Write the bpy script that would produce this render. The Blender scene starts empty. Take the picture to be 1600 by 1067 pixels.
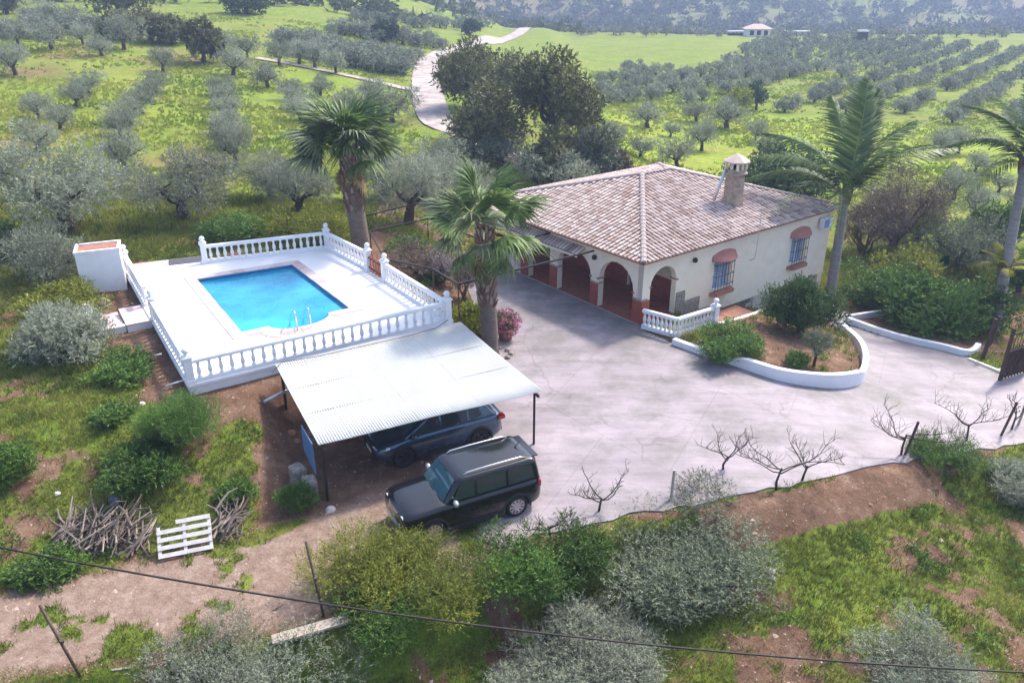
import bpy, bmesh, math, random
import numpy as np
from mathutils import Vector, Matrix
from mathutils.geometry import delaunay_2d_cdt

# ------------------------------------------------------------------ camera, sky, sun, exposure
SC = bpy.context.scene
COL = SC.collection
CAM_H, F_PX = 14.3, 1250.0
PITCH = math.atan(573.5 / F_PX)
cam_d = bpy.data.cameras.new('camera')
cam_d.sensor_width = 36.0; cam_d.sensor_fit = 'HORIZONTAL'
cam_d.lens = 36.0 * F_PX / 1600.0
cam_d.clip_start = 0.1; cam_d.clip_end = 6000
cam = bpy.data.objects.new('camera', cam_d); COL.objects.link(cam)
cam.location = (0, 0, CAM_H)
cam.rotation_euler = (math.pi / 2 - PITCH, 0, 0)
SC.camera = cam

SUN_EL, SUN_AZ = math.radians(50), math.radians(44)      # azimuth measured from +Y towards +X
world = bpy.data.worlds.new('World'); SC.world = world; world.use_nodes = True
wn = world.node_tree.nodes; wl = world.node_tree.links
bg = wn['Background']
sky = wn.new('ShaderNodeTexSky'); sky.sky_type = 'NISHITA'; sky.sun_disc = False
sky.sun_elevation = SUN_EL; sky.sun_rotation = SUN_AZ
sky.air_density = 1.0; sky.dust_density = 3.0; sky.ozone_density = .8
wl.new(sky.outputs[0], bg.inputs[0]); bg.inputs[1].default_value = 0.15
sun_d = bpy.data.lights.new('sun', 'SUN'); sun_d.energy = 2.6; sun_d.angle = math.radians(6)
sun_d.color = (1.0, 0.93, 0.82)
sun = bpy.data.objects.new('sun', sun_d); COL.objects.link(sun)
sdir = Vector((math.sin(SUN_AZ) * math.cos(SUN_EL), math.cos(SUN_AZ) * math.cos(SUN_EL), math.sin(SUN_EL)))
sun.rotation_euler = (-sdir).to_track_quat('-Z', 'Y').to_euler()
sun.location = sdir * 100
SC.view_settings.view_transform = 'Standard'; SC.view_settings.look = 'None'
SC.view_settings.gamma = 1.0; SC.view_settings.use_curve_mapping = False
SC.view_settings.exposure = 1.4
SC.render.engine = 'CYCLES'
SC.cycles.max_bounces = 6; SC.cycles.diffuse_bounces = 3; SC.cycles.glossy_bounces = 3
SC.cycles.transmission_bounces = 4; SC.cycles.transparent_max_bounces = 8; SC.cycles.volume_bounces = 0
SC.cycles.use_denoising = True
SC.cycles.use_adaptive_sampling = True; SC.cycles.adaptive_threshold = .02

# ------------------------------------------------------------------ small maths
CT, ST = math.cos(PITCH), math.sin(PITCH)
def ray(px, py):
    u = (px - 800) / F_PX; v = (py - 533.5) / F_PX
    return u, CT - v * ST, -(ST + v * CT)
def at(px, py, z=0.0):
    """surveyed point: where the photo's sight line meets height z"""
    u, y, d = ray(px, py); t = (z - CAM_H) / d
    return Vector((u * t, y * t, z))
def ss(a, b, x):
    t = np.clip((np.asarray(x, float) - a) / (b - a), 0, 1)
    return t * t * (3 - 2 * t)
def _hash(ix, iy, seed):
    h = (ix.astype(np.int64) * 374761393 + iy.astype(np.int64) * 668265263 + seed * 982451653) & 0x7fffffff
    h = ((h ^ (h >> 13)) * 1274126177) & 0x7fffffff
    return ((h ^ (h >> 16)) & 0xffff) / 65535.0
def vnoise(x, y, seed=0):
    x = np.asarray(x, float); y = np.asarray(y, float)
    ix = np.floor(x); iy = np.floor(y); fx = x - ix; fy = y - iy
    fx = fx * fx * (3 - 2 * fx); fy = fy * fy * (3 - 2 * fy)
    a = _hash(ix, iy, seed); b = _hash(ix + 1, iy, seed); c = _hash(ix, iy + 1, seed); d = _hash(ix + 1, iy + 1, seed)
    return (a * (1 - fx) + b * fx) * (1 - fy) + (c * (1 - fx) + d * fx) * fy
def fbm(x, y, seed=0, o=4):
    r = 0; a = .5; s = 0
    for k in range(o):
        r = r + a * vnoise(np.asarray(x) * 2 ** k, np.asarray(y) * 2 ** k, seed + k * 17); s += a; a *= .5
    return r / s
def poly_sd(x, y, P):
    """signed distance to polygon P, negative inside"""
    x = np.asarray(x, float); y = np.asarray(y, float)
    d = np.full(x.shape, 1e9); ins = np.zeros(x.shape, bool)
    n = len(P)
    for i in range(n):
        x0, y0 = P[i]; x1, y1 = P[(i + 1) % n]
        ex, ey = x1 - x0, y1 - y0
        t = np.clip(((x - x0) * ex + (y - y0) * ey) / (ex * ex + ey * ey), 0, 1)
        d = np.minimum(d, np.hypot(x - x0 - ex * t, y - y0 - ey * t))
        c = (y0 > y) != (y1 > y)
        with np.errstate(divide='ignore', invalid='ignore'):
            xi = x0 + (y - y0) * ex / (ey if ey != 0 else 1e-12)
        ins ^= c & (x < xi)
    return np.where(ins, -d, d)
def line_sd(x, y, P):
    """distance to an open polyline"""
    x = np.asarray(x, float); y = np.asarray(y, float); d = np.full(x.shape, 1e9)
    for (x0, y0), (x1, y1) in zip(P[:-1], P[1:]):
        ex, ey = x1 - x0, y1 - y0
        t = np.clip(((x - x0) * ex + (y - y0) * ey) / (ex * ex + ey * ey), 0, 1)
        d = np.minimum(d, np.hypot(x - x0 - ex * t, y - y0 - ey * t))
    return d

# ------------------------------------------------------------------ mesh and object helpers
def np_mesh(name, V, F, mats, tint=None, smooth=False, fmat=None):
    V = np.asarray(V, np.float32); F = np.asarray(F, np.int32)
    me = bpy.data.meshes.new(name); k = F.shape[1]
    me.vertices.add(len(V)); me.vertices.foreach_set('co', V.ravel())
    me.loops.add(F.size); me.loops.foreach_set('vertex_index', F.ravel())
    me.polygons.add(len(F)); me.polygons.foreach_set('loop_start', np.arange(0, F.size, k, dtype=np.int32))
    if smooth: me.polygons.foreach_set('use_smooth', np.ones(len(F), bool))
    if fmat is not None: me.polygons.foreach_set('material_index', np.asarray(fmat, np.int32))
    if tint is not None:
        a = me.attributes.new('tint', 'FLOAT', 'POINT'); a.data.foreach_set('value', np.asarray(tint, np.float32))
    for m in (mats if isinstance(mats, (list, tuple)) else [mats]): me.materials.append(m)
    me.update(calc_edges=True)
    return me
class MB:
    """collects shapes, becomes one mesh object"""
    def __init__(s): s.v = []; s.f = []; s.t = []; s.tv = 0.5
    def add(s, vs, fs):
        o = len(s.v); s.v.extend([tuple(p) for p in vs]); s.f.extend([tuple(i + o for i in f) for f in fs])
        s.t.extend([s.tv] * len(vs)); return s
    def box(s, c, d, rz=0.0, M=None):
        hx, hy, hz = d[0] / 2, d[1] / 2, d[2] / 2; cs, sn = math.cos(rz), math.sin(rz)
        vs = []
        for x, y, z in ((-hx,-hy,-hz),(hx,-hy,-hz),(hx,hy,-hz),(-hx,hy,-hz),(-hx,-hy,hz),(hx,-hy,hz),(hx,hy,hz),(-hx,hy,hz)):
            if M is not None: p = M @ Vector((x, y, z)); vs.append((c[0] + p.x, c[1] + p.y, c[2] + p.z))
            else: vs.append((c[0] + x * cs - y * sn, c[1] + x * sn + y * cs, c[2] + z))
        return s.add(vs, [(0,3,2,1),(4,5,6,7),(0,1,5,4),(1,2,6,5),(2,3,7,6),(3,0,4,7)])
    def bar(s, a, b, w, h=None):
        """rectangular bar from a to b, w wide, h tall"""
        a = Vector(a); b = Vector(b); h = h or w; d = b - a; L = d.length
        x = d.normalized(); up = Vector((0, 0, 1)) if abs(x.z) < .98 else Vector((0, 1, 0))
        y = up.cross(x).normalized(); z = x.cross(y)
        M = Matrix((x, y, z)).transposed()
        return s.box((a + b) / 2, (L, w, h), M=M)
    def tube(s, P, R, n=8, cap=True):
        P = [Vector(p) for p in P]; R = R if isinstance(R, (list, tuple)) else [R] * len(P)
        vs = []; fs = []; prev = None
        for i, p in enumerate(P):
            d = (P[min(i + 1, len(P) - 1)] - P[max(i - 1, 0)])
            d = d.normalized() if d.length > 1e-9 else Vector((0, 0, 1))
            if prev is None:
                ref = Vector((0, 0, 1)) if abs(d.z) < .9 else Vector((1, 0, 0)); a = d.cross(ref).normalized()
            else:
                a = (prev - d * prev.dot(d)); a = a.normalized() if a.length > 1e-6 else d.orthogonal().normalized()
            prev = a; b = d.cross(a)
            for k in range(n):
                t = 2 * math.pi * k / n; vs.append(p + (a * math.cos(t) + b * math.sin(t)) * R[i])
        for i in range(len(P) - 1):
            for k in range(n):
                k2 = (k + 1) % n; fs.append((i * n + k, i * n + k2, (i + 1) * n + k2, (i + 1) * n + k))
        if cap: fs.append(tuple(range(n - 1, -1, -1))); fs.append(tuple((len(P) - 1) * n + k for k in range(n)))
        return s.add(vs, fs)
    def lathe(s, c, prof, n=12):
        vs = []; fs = []
        for r, z in prof:
            for k in range(n):
                t = 2 * math.pi * k / n; vs.append((c[0] + r * math.cos(t), c[1] + r * math.sin(t), c[2] + z))
        m = len(prof)
        for i in range(m - 1):
            for k in range(n):
                k2 = (k + 1) % n; fs.append((i * n + k, i * n + k2, (i + 1) * n + k2, (i + 1) * n + k))
        fs.append(tuple(range(n - 1, -1, -1))); fs.append(tuple((m - 1) * n + k for k in range(n)))
        return s.add(vs, fs)
    def prism(s, P, z0, z1):
        n = len(P)
        vs = [(p[0], p[1], z0 if not callable(z0) else z0(*p[:2])) for p in P] + [(p[0], p[1], z1 if not callable(z1) else z1(*p[:2])) for p in P]
        A = sum(P[i][0] * P[(i + 1) % n][1] - P[(i + 1) % n][0] * P[i][1] for i in range(n))
        fs = [tuple(range(n - 1, -1, -1)), tuple(range(n, 2 * n))] + [(i, (i + 1) % n, n + (i + 1) % n, n + i) for i in range(n)]
        if A < 0: fs = [f[::-1] for f in fs]
        return s.add(vs, fs)
    def mesh(s, name, mat, smooth=False, off=(0, 0, 0)):
        me = bpy.data.meshes.new(name)
        me.from_pydata([(p[0] - off[0], p[1] - off[1], p[2] - off[2]) for p in s.v], [], s.f)
        if mat is not None: me.materials.append(mat)
        a = me.attributes.new('tint', 'FLOAT', 'POINT'); a.data.foreach_set('value', np.array(s.t, np.float32))
        if smooth: me.polygons.foreach_set('use_smooth', [True] * len(me.polygons))
        me.update(); return me
    def build(s, name, mat, parent=None, smooth=False, off=None, label=None, bevel=0):
        if off is None: off = world_loc(parent) if parent is not None else (0, 0, 0)
        o = ob(name, s.mesh(name, mat, smooth, off), parent)
        if label: o['label'] = label
        return o
def world_loc(o):
    p = Vector((0, 0, 0))
    while o is not None: p = p + o.location; o = o.parent
    return p
def ob(name, data, parent=None, loc=None, rot=None, sc=None):
    o = bpy.data.objects.new(name, data); COL.objects.link(o)
    if parent is not None: o.parent = parent
    if loc is not None: o.location = loc
    if rot is not None: o.rotation_euler = rot
    if sc is not None: o.scale = sc if hasattr(sc, '__len__') else (sc, sc, sc)
    return o
def tag(o, label, cat, group=None):
    o['label'] = label; o['category'] = cat
    if group: o['group'] = group
    return o
def thing(name, label, cat, loc=(0, 0, 0), rz=0.0, group=None):
    o = ob(name, None, None, loc, (0, 0, rz)); o.empty_display_size = .2
    return tag(o, label, cat, group)
def struct(o): o['kind'] = 'structure'; return o
def stuff(o, label=None, cat=None):
    o['kind'] = 'stuff'
    if label: o['label'] = label
    if cat: o['category'] = cat
    return o
def copy_tree(o, parent=None):
    c = o.copy(); COL.objects.link(c)
    if parent is not None: c.parent = parent
    for ch in list(o.children): copy_tree(ch, c)
    return c
def cdt(outer, holes=(), inner=()):
    """triangulated polygon with holes -> (points2d, triangles)"""
    pts = [Vector(p[:2]) for p in outer]; edges = [(i, (i + 1) % len(outer)) for i in range(len(outer))]
    for h in holes:
        o = len(pts); pts += [Vector(p[:2]) for p in h]; edges += [(o + i, o + (i + 1) % len(h)) for i in range(len(h))]
    pts += [Vector(p[:2]) for p in inner]
    v, e, f, *_ = delaunay_2d_cdt(pts, edges, [], 0, 1e-5)
    v = [tuple(p) for p in v]; hp = [[tuple(p[:2]) for p in h] for h in holes]; op = [tuple(p[:2]) for p in outer]
    cx = np.array([sum(v[i][0] for i in t) / len(t) for t in f]); cy = np.array([sum(v[i][1] for i in t) / len(t) for t in f])
    ok = poly_sd(cx, cy, op) < 0
    for h in hp: ok &= poly_sd(cx, cy, h) > 0
    T = []
    for t, k in zip(f, ok):
        if not k: continue
        a, b, c = (v[i] for i in t[:3])
        if (b[0]-a[0])*(c[1]-a[1]) - (b[1]-a[1])*(c[0]-a[0]) < 0: t = tuple(t)[::-1]
        T.append(tuple(t))
    return v, T
def slab(mb, outer, holes, Mx, thick):
    """2-D outline with holes, extruded by thick along local +z, placed by matrix Mx"""
    v, T = cdt(outer, holes); n = len(v)
    mb.add([Mx @ Vector((p[0], p[1], thick)) for p in v], T)
    mb.add([Mx @ Vector((p[0], p[1], 0)) for p in v], [t[::-1] for t in T])
    for ring, sg in [(outer, 1)] + [(h, -1) for h in holes]:
        A = sum(ring[i][0]*ring[(i+1)%len(ring)][1]-ring[(i+1)%len(ring)][0]*ring[i][1] for i in range(len(ring)))
        R = list(ring) if A * sg > 0 else list(ring)[::-1]; m = len(R)
        mb.add([Mx @ Vector((p[0], p[1], 0)) for p in R] + [Mx @ Vector((p[0], p[1], thick)) for p in R],
               [(i, (i + 1) % m, m + (i + 1) % m, m + i) for i in range(m)])
    return mb

# ------------------------------------------------------------------ materials
def mat(name, col, rough=.7, var=.12, scale=6.0, bump=0.0, bscale=30.0, metal=0.0, spec=.4, tint=None, col2=None, dirt=None, coat=0.0, detail=4, stretch=None):
    """procedural material: noise-varied base colour; tint = second colour reached by the mesh's own 'tint' value"""
    m = bpy.data.materials.new(name); m.use_nodes = True; nt = m.node_tree; N = nt.nodes; L = nt.links
    b = N['Principled BSDF']; b.inputs['Roughness'].default_value = rough; b.inputs['Metallic'].default_value = metal
    b.inputs['Specular IOR Level'].default_value = spec
    if coat: b.inputs['Coat Weight'].default_value = coat; b.inputs['Coat Roughness'].default_value = .04
    tc = N.new('ShaderNodeTexCoord'); src = tc.outputs['Object']
    if stretch:
        mp = N.new('ShaderNodeMapping'); mp.inputs['Scale'].default_value = stretch; L.new(src, mp.inputs[0]); src = mp.outputs[0]
    n1 = N.new('ShaderNodeTexNoise'); n1.inputs['Scale'].default_value = scale; n1.inputs['Detail'].default_value = detail; n1.inputs['Roughness'].default_value = .6
    L.new(src, n1.inputs['Vector'])
    cr = N.new('ShaderNodeValToRGB'); e = cr.color_ramp.elements
    c2 = col2 or tuple(c * (1 + var) for c in col); c1 = tuple(c * (1 - var) for c in col) if not col2 else col
    e[0].position = .3; e[1].position = .7; e[0].color = (*c1, 1); e[1].color = (*c2, 1)
    L.new(n1.outputs['Fac'], cr.inputs[0]); out = cr.outputs[0]
    if tint:
        at_ = N.new('ShaderNodeAttribute'); at_.attribute_name = 'tint'
        mx = N.new('ShaderNodeMixRGB'); mx.inputs[2].default_value = (*tint, 1)
        L.new(at_.outputs['Fac'], mx.inputs[0]); L.new(out, mx.inputs[1]); out = mx.outputs[0]
    if dirt:
        n2 = N.new('ShaderNodeTexNoise'); n2.inputs['Scale'].default_value = dirt[1]; n2.inputs['Detail'].default_value = 6; n2.inputs['Roughness'].default_value = .7
        L.new(tc.outputs['Object'], n2.inputs['Vector'])
        r2 = N.new('ShaderNodeValToRGB'); r2.color_ramp.elements[0].position = dirt[2]; r2.color_ramp.elements[1].position = dirt[2] + .22
        r2.color_ramp.elements[0].color = (0, 0, 0, 1); r2.color_ramp.elements[1].color = (dirt[3],) * 3 + (1,)
        L.new(n2.outputs['Fac'], r2.inputs[0])
        mx = N.new('ShaderNodeMixRGB'); mx.inputs[2].default_value = (*dirt[0], 1)
        L.new(r2.outputs[0], mx.inputs[0]); L.new(out, mx.inputs[1]); out = mx.outputs[0]
    L.new(out, b.inputs['Base Color'])
    if bump:
        nb = N.new('ShaderNodeTexNoise'); nb.inputs['Scale'].default_value = bscale; nb.inputs['Detail'].default_value = 5
        L.new(src, nb.inputs['Vector'])
        bp = N.new('ShaderNodeBump'); bp.inputs['Strength'].default_value = bump; bp.inputs['Distance'].default_value = .03
        L.new(nb.outputs['Fac'], bp.inputs['Height']); L.new(bp.outputs[0], b.inputs['Normal'])
    return m
def leaf_mat(name, c1, c2, trans=.25, rough=.55, spec=.35):
    """leaf: colour runs c1..c2 with the leaf's own tint, a little light comes through"""
    m = bpy.data.materials.new(name); m.use_nodes = True; nt = m.node_tree; N = nt.nodes; L = nt.links
    b = N['Principled BSDF']; b.inputs['Roughness'].default_value = rough; b.inputs['Specular IOR Level'].default_value = spec
    a = N.new('ShaderNodeAttribute'); a.attribute_name = 'tint'
    cr = N.new('ShaderNodeValToRGB'); cr.color_ramp.elements[0].color = (*c1, 1); cr.color_ramp.elements[1].color = (*c2, 1)
    L.new(a.outputs['Fac'], cr.inputs[0])
    oi = N.new('ShaderNodeObjectInfo'); hs = N.new('ShaderNodeHueSaturation')
    mr = N.new('ShaderNodeMapRange'); mr.inputs[3].default_value = .8; mr.inputs[4].default_value = 1.2
    L.new(oi.outputs['Random'], mr.inputs[0]); L.new(mr.outputs[0], hs.inputs['Value']); L.new(cr.outputs[0], hs.inputs['Color'])
    L.new(hs.outputs[0], b.inputs['Base Color'])
    if trans:
        t = N.new('ShaderNodeBsdfTranslucent'); L.new(hs.outputs[0], t.inputs[0])
        mx = N.new('ShaderNodeMixShader'); mx.inputs[0].default_value = trans
        L.new(b.outputs[0], mx.inputs[1]); L.new(t.outputs[0], mx.inputs[2]); L.new(mx.outputs[0], N['Material Output'].inputs[0])
    return m
M = {}
# ------------------------------------------------------------------ the lie of the land
EDGE_X = [-80, -40, -20, -12, -6, -3.5, -1, .7, 3.4, 7.4, 11, 15, 18, 30, 60, 120]
EDGE_Y = [-22, 2, 10, 13.1, 14.5, 15.3, 17.0, 18.0, 19.0, 20.0, 21.4, 23.1, 24.2, 29, 42, 66]
FAR_X = [-80, -40, -20, -13, -9.4, -7, -5.5, -4.6, -2.5, -1.4, 0]
FAR_Y = [-18, 6, 13.4, 16.0, 17.3, 18.4, 19.3, 21.5, 27.5, 30, 44]
DECK = [(-10.73, 23.58), (-2.41, 28.86), (-9.17, 38.25), (-17.75, 34.75)]
CARPORT = [(-5.75, 19.2), (-7.3, 23.6), (-5.0, 25.6), (-2.0, 28.2), (1.2, 22.6)]
HC = Vector((5.74, 32.92, 0.0))                     # house corner between porch and garden wall
HU = Vector((0.7912, 0.6116, 0)).normalized()        # along the garden wall
HV = Vector((-0.6116, 0.7912, 0)).normalized()       # along the porch
def hp(s, t, z=0.0): return HC + HU * s + HV * t + Vector((0, 0, z))
def drive_z(x, y):
    return -1.0 * ss(8, 20, x) - .9 * ss(30, 37, y) * ss(9, 14, x)
def on(px, py, fz, dz=0.0):
    """surveyed point on a gently varying surface fz"""
    u, ry, d = ray(px, py); t = 8.0 * 1.014 ** np.arange(0, 380)
    for _ in range(3):
        h = CAM_H + d * t - fz(u * t, ry * t) - dz
        k = int(np.argmax(h < 0)) if (h < 0).any() else len(t) - 1
        k = max(k, 1); t = np.linspace(t[k - 1], t[k], 24)
    m = t[-1]
    return Vector((u * m, ry * m, CAM_H + d * m))
def dr(px, py): p = on(px, py, drive_z); return (p.x, p.y)
DRIVE = [(-.9, 18.0), (-.3, 17.6), (.7, 18.15), (3.4, 19.1), (7.4, 20.15), (11, 21.6), (15, 23.3), (18, 24.4), (23, 26.6), (30, 29.4), (31, 33.5), (24, 31.3), (20.6, 30.6),
         dr(1500, 553), dr(1420, 534), dr(1330, 508), (15.6, 34.6), (17.6, 38.5), (16.9, 41.0), (13.9, 38.9), (13.6, 36.5)] + \
        [dr(*p) for p in ((1315, 520), (1338, 545), (1350, 570), (1343, 598), (1290, 603), (1230, 595), (1180, 580), (1110, 556), (1050, 536), (1003, 515))] + \
        [tuple(hp(-.03, t)[:2]) for t in (0, 4, 8, 9.5, 13)] + [(-4.2, 44.0), (-2.4, 38.5), (-1.4, 33), (-1.1, 30.2), (-2.2, 28.2), (-4.6, 25.4), (-2.6, 22.2), (-.5, 21.0), (-.9, 19.8)]
TRACK = [(.3, 18.0), (-.3, 18.8), (-.6, 21.3), (-3.6, 20.4), (-5.4, 19.0), (-7, 18.1), (-9.4, 16.9), (-13, 15.6), (-20, 13), (-40, 5.6), (-80, -18.5), (-80, -22), (-40, 2.3), (-20, 10.2), (-12, 13.3), (-6, 14.7), (-3.4, 15.6), (-1.0, 17.1), (.2, 17.75)]
HOUSE = [tuple(hp(*p)[:2]) for p in ((0, 0), (14.6, 0), (14.6, 12.8), (0, 12.8))]
BED1 = [dr(*p) for p in ((1050, 536), (1110, 556), (1180, 580), (1230, 595), (1290, 603), (1343, 598), (1350, 570), (1338, 545), (1315, 520), (1290, 500), (1240, 490), (1203, 487), (1180, 498), (1150, 508), (1123, 515))]
YARD = [tuple(hp(*q)[:2]) for q in ((2.5, -.05), (9.9, -.05))] + [dr(*q) for q in ((1262, 480), (1240, 489), (1203, 486), (1180, 497), (1150, 507), (1123, 514))]
BED2 = [dr(*p) for p in ((1330, 508), (1420, 534), (1500, 553), (1530, 558))] + [(21.0, 32.3), (21, 36), (16.6, 38)]
def zt(x, y):
    x = np.asarray(x, float); y = np.asarray(y, float)
    zd = drive_z(x, y)
    z = zd * (1 - .2 * ss(40, 60, y))
    # earth bank left of the carport, garden terrace round the pool
    bank = 1.5 * ss(0, 6.2, y - np.interp(x, FAR_X, FAR_Y)) * ss(-2.2, -6.5, x)
    dd = poly_sd(x, y, DECK)
    plat = 1.45 * (1 - ss(.3, 2.6, dd)) * ss(-1.0, -2.6, x)
    z = z + np.maximum(bank, plat)
    # hill rising to the left and behind
    A = ss(4, -70, x)
    z = z + 1.8 * ss(-10, -42, x) * ss(20, 52, y) + A * .06 * np.maximum(0, y - 60)
    # valley floor ends, then the far hills
    far = 1 - ss(-20, -120, x + .2 * y * 0)
    z = z - 9 * ss(245, 340, y) * far
    hill = np.maximum(0, y - 420 + 90 * (fbm(x * .006, x * 0, 5) - .5) - 60 * ss(60, 200, x))
    z = z + np.minimum(hill * .135, 130) * (.75 + .5 * fbm(x * .005 + 3, y * .005, 8))
    z = z + ss(330, 520, y) * 14 * (fbm(x * .012, y * .012, 21) - .5)
    # undulation
    q = ss(42, 90, y)
    z = z + q * 1.3 * (fbm(x * .03, y * .03, 2) - .5) + (1 - q) * .16 * (fbm(x * .5, y * .5, 3) - .5)
    # drop below the near edge
    d = (np.interp(x, EDGE_X, EDGE_Y) - y) * .92
    rt = ss(3, 8, x)
    z = z - (1.5 - .85 * rt) * ss(.12, 1.3 + .6 * rt, d) - .05 * np.maximum(0, d - 1.3) - .12 * ss(1, 4, d) * (fbm(x * .9, y * .9, 11) - .5) * 3
    # levelled ground
    def flat(z, P, h, a, b):
        k = 1 - ss(a, b, poly_sd(x, y, P)); return z * (1 - k) + h * k
    near = (y < 60) & (x > -90) & (x < 60)
    if not near.any(): return z
    zz = flat(z, TRACK, -.02 + .05 * (fbm(x * .6, y * .6, 9) - .5), .2, 1.3)
    zz = flat(zz, CARPORT, -.03, .1, 1.5)
    zz = flat(zz, BED2, zd + .22, -.1, .0)
    zz = flat(zz, BED1, zd + .33, -.12, .0)
    zz = flat(zz, DRIVE, zd - .05, .0, .7)
    zz = flat(zz, BED1, zd + .33, -.3, -.12)
    zz = flat(zz, BED2, zd + .22, -.3, -.12)
    zz = flat(zz, YARD, -.62 - .9 * ss(5.5, 9.5, (x - HC.x) * HU.x + (y - HC.y) * HU.y), -.15, .1)
    zz = flat(zz, HOUSE, np.minimum(zd - .12, -.15) - 1.0 * ss(3, 9, (x - HC.x) * HU.x + (y - HC.y) * HU.y), -.2, .25)
    zz = flat(zz, DECK, .2, -.6, -.1)
    return np.where(near, zz, z)
def zt1(x, y): return float(zt(np.array([x]), np.array([y]))[0])
def gp(px, py, dz=0.0): return on(px, py, zt, dz)
def dist(p): return (Vector(p) - Vector((0, 0, CAM_H))).length
def depth(p): return p[1] * CT - (p[2] - CAM_H) * ST
def px2m(p, px): return px * depth(p) / F_PX

# road across the valley
ROADPX = [(905, 284), (860, 266), (812, 246), (755, 230), (700, 212), (676, 180), (668, 150), (664, 120), (668, 98), (700, 81), (745, 67), (800, 58), (868, 44.5), (905, 42.5), (1000, 45), (1150, 52)]
ROAD = [tuple(gp(*p)[:2]) for p in ROADPX]
ROAD2 = [tuple(gp(*p)[:2]) for p in ((668, 148), (630, 138), (597, 131), (540, 118), (470, 104), (400, 92))]
FOOT = [tuple(gp(*p)[:2]) for p in ((1212, 152), (1275, 128), (1305, 114), (1345, 110))]
FIELD = [tuple(gp(*p)[:2]) for p in ((800, 60), (870, 48), (1000, 49), (1195, 56), (1150, 82), (1090, 112), (1000, 104), (930, 112), (860, 90))]
MEADOW = [tuple(gp(*p)[:2]) for p in ((905, 180), (1000, 172), (1100, 160), (1220, 180), (1420, 190), (1520, 200), (1640, 215), (1700, 330), (1440, 400), (1380, 290), (1230, 262), (1000, 300), (940, 270))]
LFIELD = [tuple(gp(*p)[:2]) for p in ((-80, 70), (250, 62), (480, 90), (600, 130), (640, 165), (520, 215), (480, 300), (-120, 262))]

# ---- ground cover maps
def patch(x, y): return .62 * fbm(x * .5, y * .5, 31, 4) + .38 * fbm(x * 2.1, y * 2.1, 33, 3)
def grass_amount(x, y):
    d = np.interp(x, EDGE_X, EDGE_Y) - y
    p = patch(x, y)
    g = .44 + 0 * x
    g = np.where(x < -4, .62, g)
    g = np.where(d > .3, .63 - .03 * ss(6, 10, x) * ss(1.5, 4, d), g)
    g = np.where((d > .1) & (d < 1.5) & (x > 5.5) & (x < 13.5), .2, g)
    g = g + ss(38, 48, y) * .35
    g = g + ss(-18, -24, x) * .12 * ss(22, 40, y)
    g = g - .35 * (1 - ss(.5, 2.6, poly_sd(x, y, DECK))) * ss(-3, -9, x)
    g = g - .5 * (1 - ss(.2, 2.2, poly_sd(x, y, CARPORT)))
    b = np.minimum(poly_sd(x, y, BED1), poly_sd(x, y, BED2)); g = np.where(b < 0, .40, g)
    g = np.where((x > -8) & (x < 1) & (y > 36) & (y < 52), .3, g)
    r = ss(.40, .62, p + (g - .5) * 1.1)
    r = r * ss(-.1, .9, poly_sd(x, y, TRACK) + .5 * (fbm(x * 1.3, y * 1.3, 41) - .5))
    tr = (poly_sd(x, y, TRACK) < .3) & (fbm(x * .8, y * .8, 44) > .64)
    return np.maximum(r, np.where(tr, .75, 0))
def make_terrain():
    ys = [-400, -150, -70, -35, -18, -8, -2, 2, 5]
    y = 6.0
    while y < 1700:
        ys.append(y); y += max(.15, (.0085 if y < 60 else .0125) * y)
    ys = np.array(ys); n = len(ys); mcol = 360
    s = np.linspace(-1, 1, mcol); w = 18 + .95 * np.abs(ys); w[:4] = (500, 300, 180, 90)
    X = s[None, :] * w[:, None]; Y = np.repeat(ys[:, None], mcol, 1)
    Z = zt(X, Y)
    V = np.stack([X, Y, Z], -1).reshape(-1, 3)
    i = np.arange((n - 1) * mcol).reshape(n - 1, mcol)[:, :-1].ravel()
    Fc = np.stack([i, i + 1, i + mcol + 1, i + mcol], 1)
    me = np_mesh('ground', V, Fc, [M['ground']], smooth=True)
    x = V[:, 0]; y = V[:, 1]
    g = grass_amount(x, y)
    farg = ss(45, 60, y)
    gl = np.clip(.55 + 1.1 * (fbm(x * .05, y * .09, 51) - .42), .15, 1)
    g = g * (1 - farg) + np.clip(gl + .25, 0, 1) * farg
    lush = .25 + .3 * ss(45, 60, y) + 0 * x
    fld = 1 - ss(-2, 3, poly_sd(x, y, FIELD)); mdw = 1 - ss(-3, 4, poly_sd(x, y, MEADOW)); lf = 1 - ss(-4, 6, poly_sd(x, y, LFIELD))
    g = np.maximum(g, .97 * fld); g = np.maximum(g, mdw * (.8 + .25 * fbm(x * .2, y * .2, 61)))
    strip = .5 + .5 * np.sin(x * .5 + y * .08 + 3 * fbm(x * .05, y * .05, 77))
    g = g * (1 - lf) + lf * np.clip(.62 + .5 * (fbm(x * .08, y * .16, 71) - .3) - .2 * strip * ss(.5, .6, fbm(x * .06, y * .05, 73)), 0, 1)
    lush = np.maximum(lush, .55 * fld); lush = np.maximum(lush, mdw); lush = np.maximum(lush, lf * .7)
    woods = ss(300, 420, y)
    g = g * (1 - woods) + woods * (.2 + .7 * fbm(x * .012, y * .012, 63)); lush = lush * (1 - woods * .7)
    trk = (1 - ss(-.2, .5, poly_sd(x, y, TRACK) + .6 * (fbm(x * 1.1, y * 1.1, 47) - .5)))
    trk = np.maximum(trk, .6 * (1 - ss(.6, 1.4, line_sd(x, y, FOOT))))
    trk = np.where((y > 44) & (y < 60) & (np.abs(x + 3) < 10), np.maximum(trk, .25), trk)
    C = np.stack([g, trk, lush, np.ones_like(g)], 1).astype(np.float32)
    a = me.attributes.new('zone', 'FLOAT_COLOR', 'POINT'); a.data.foreach_set('color', C.ravel())
    return struct(ob('ground', me))
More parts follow.
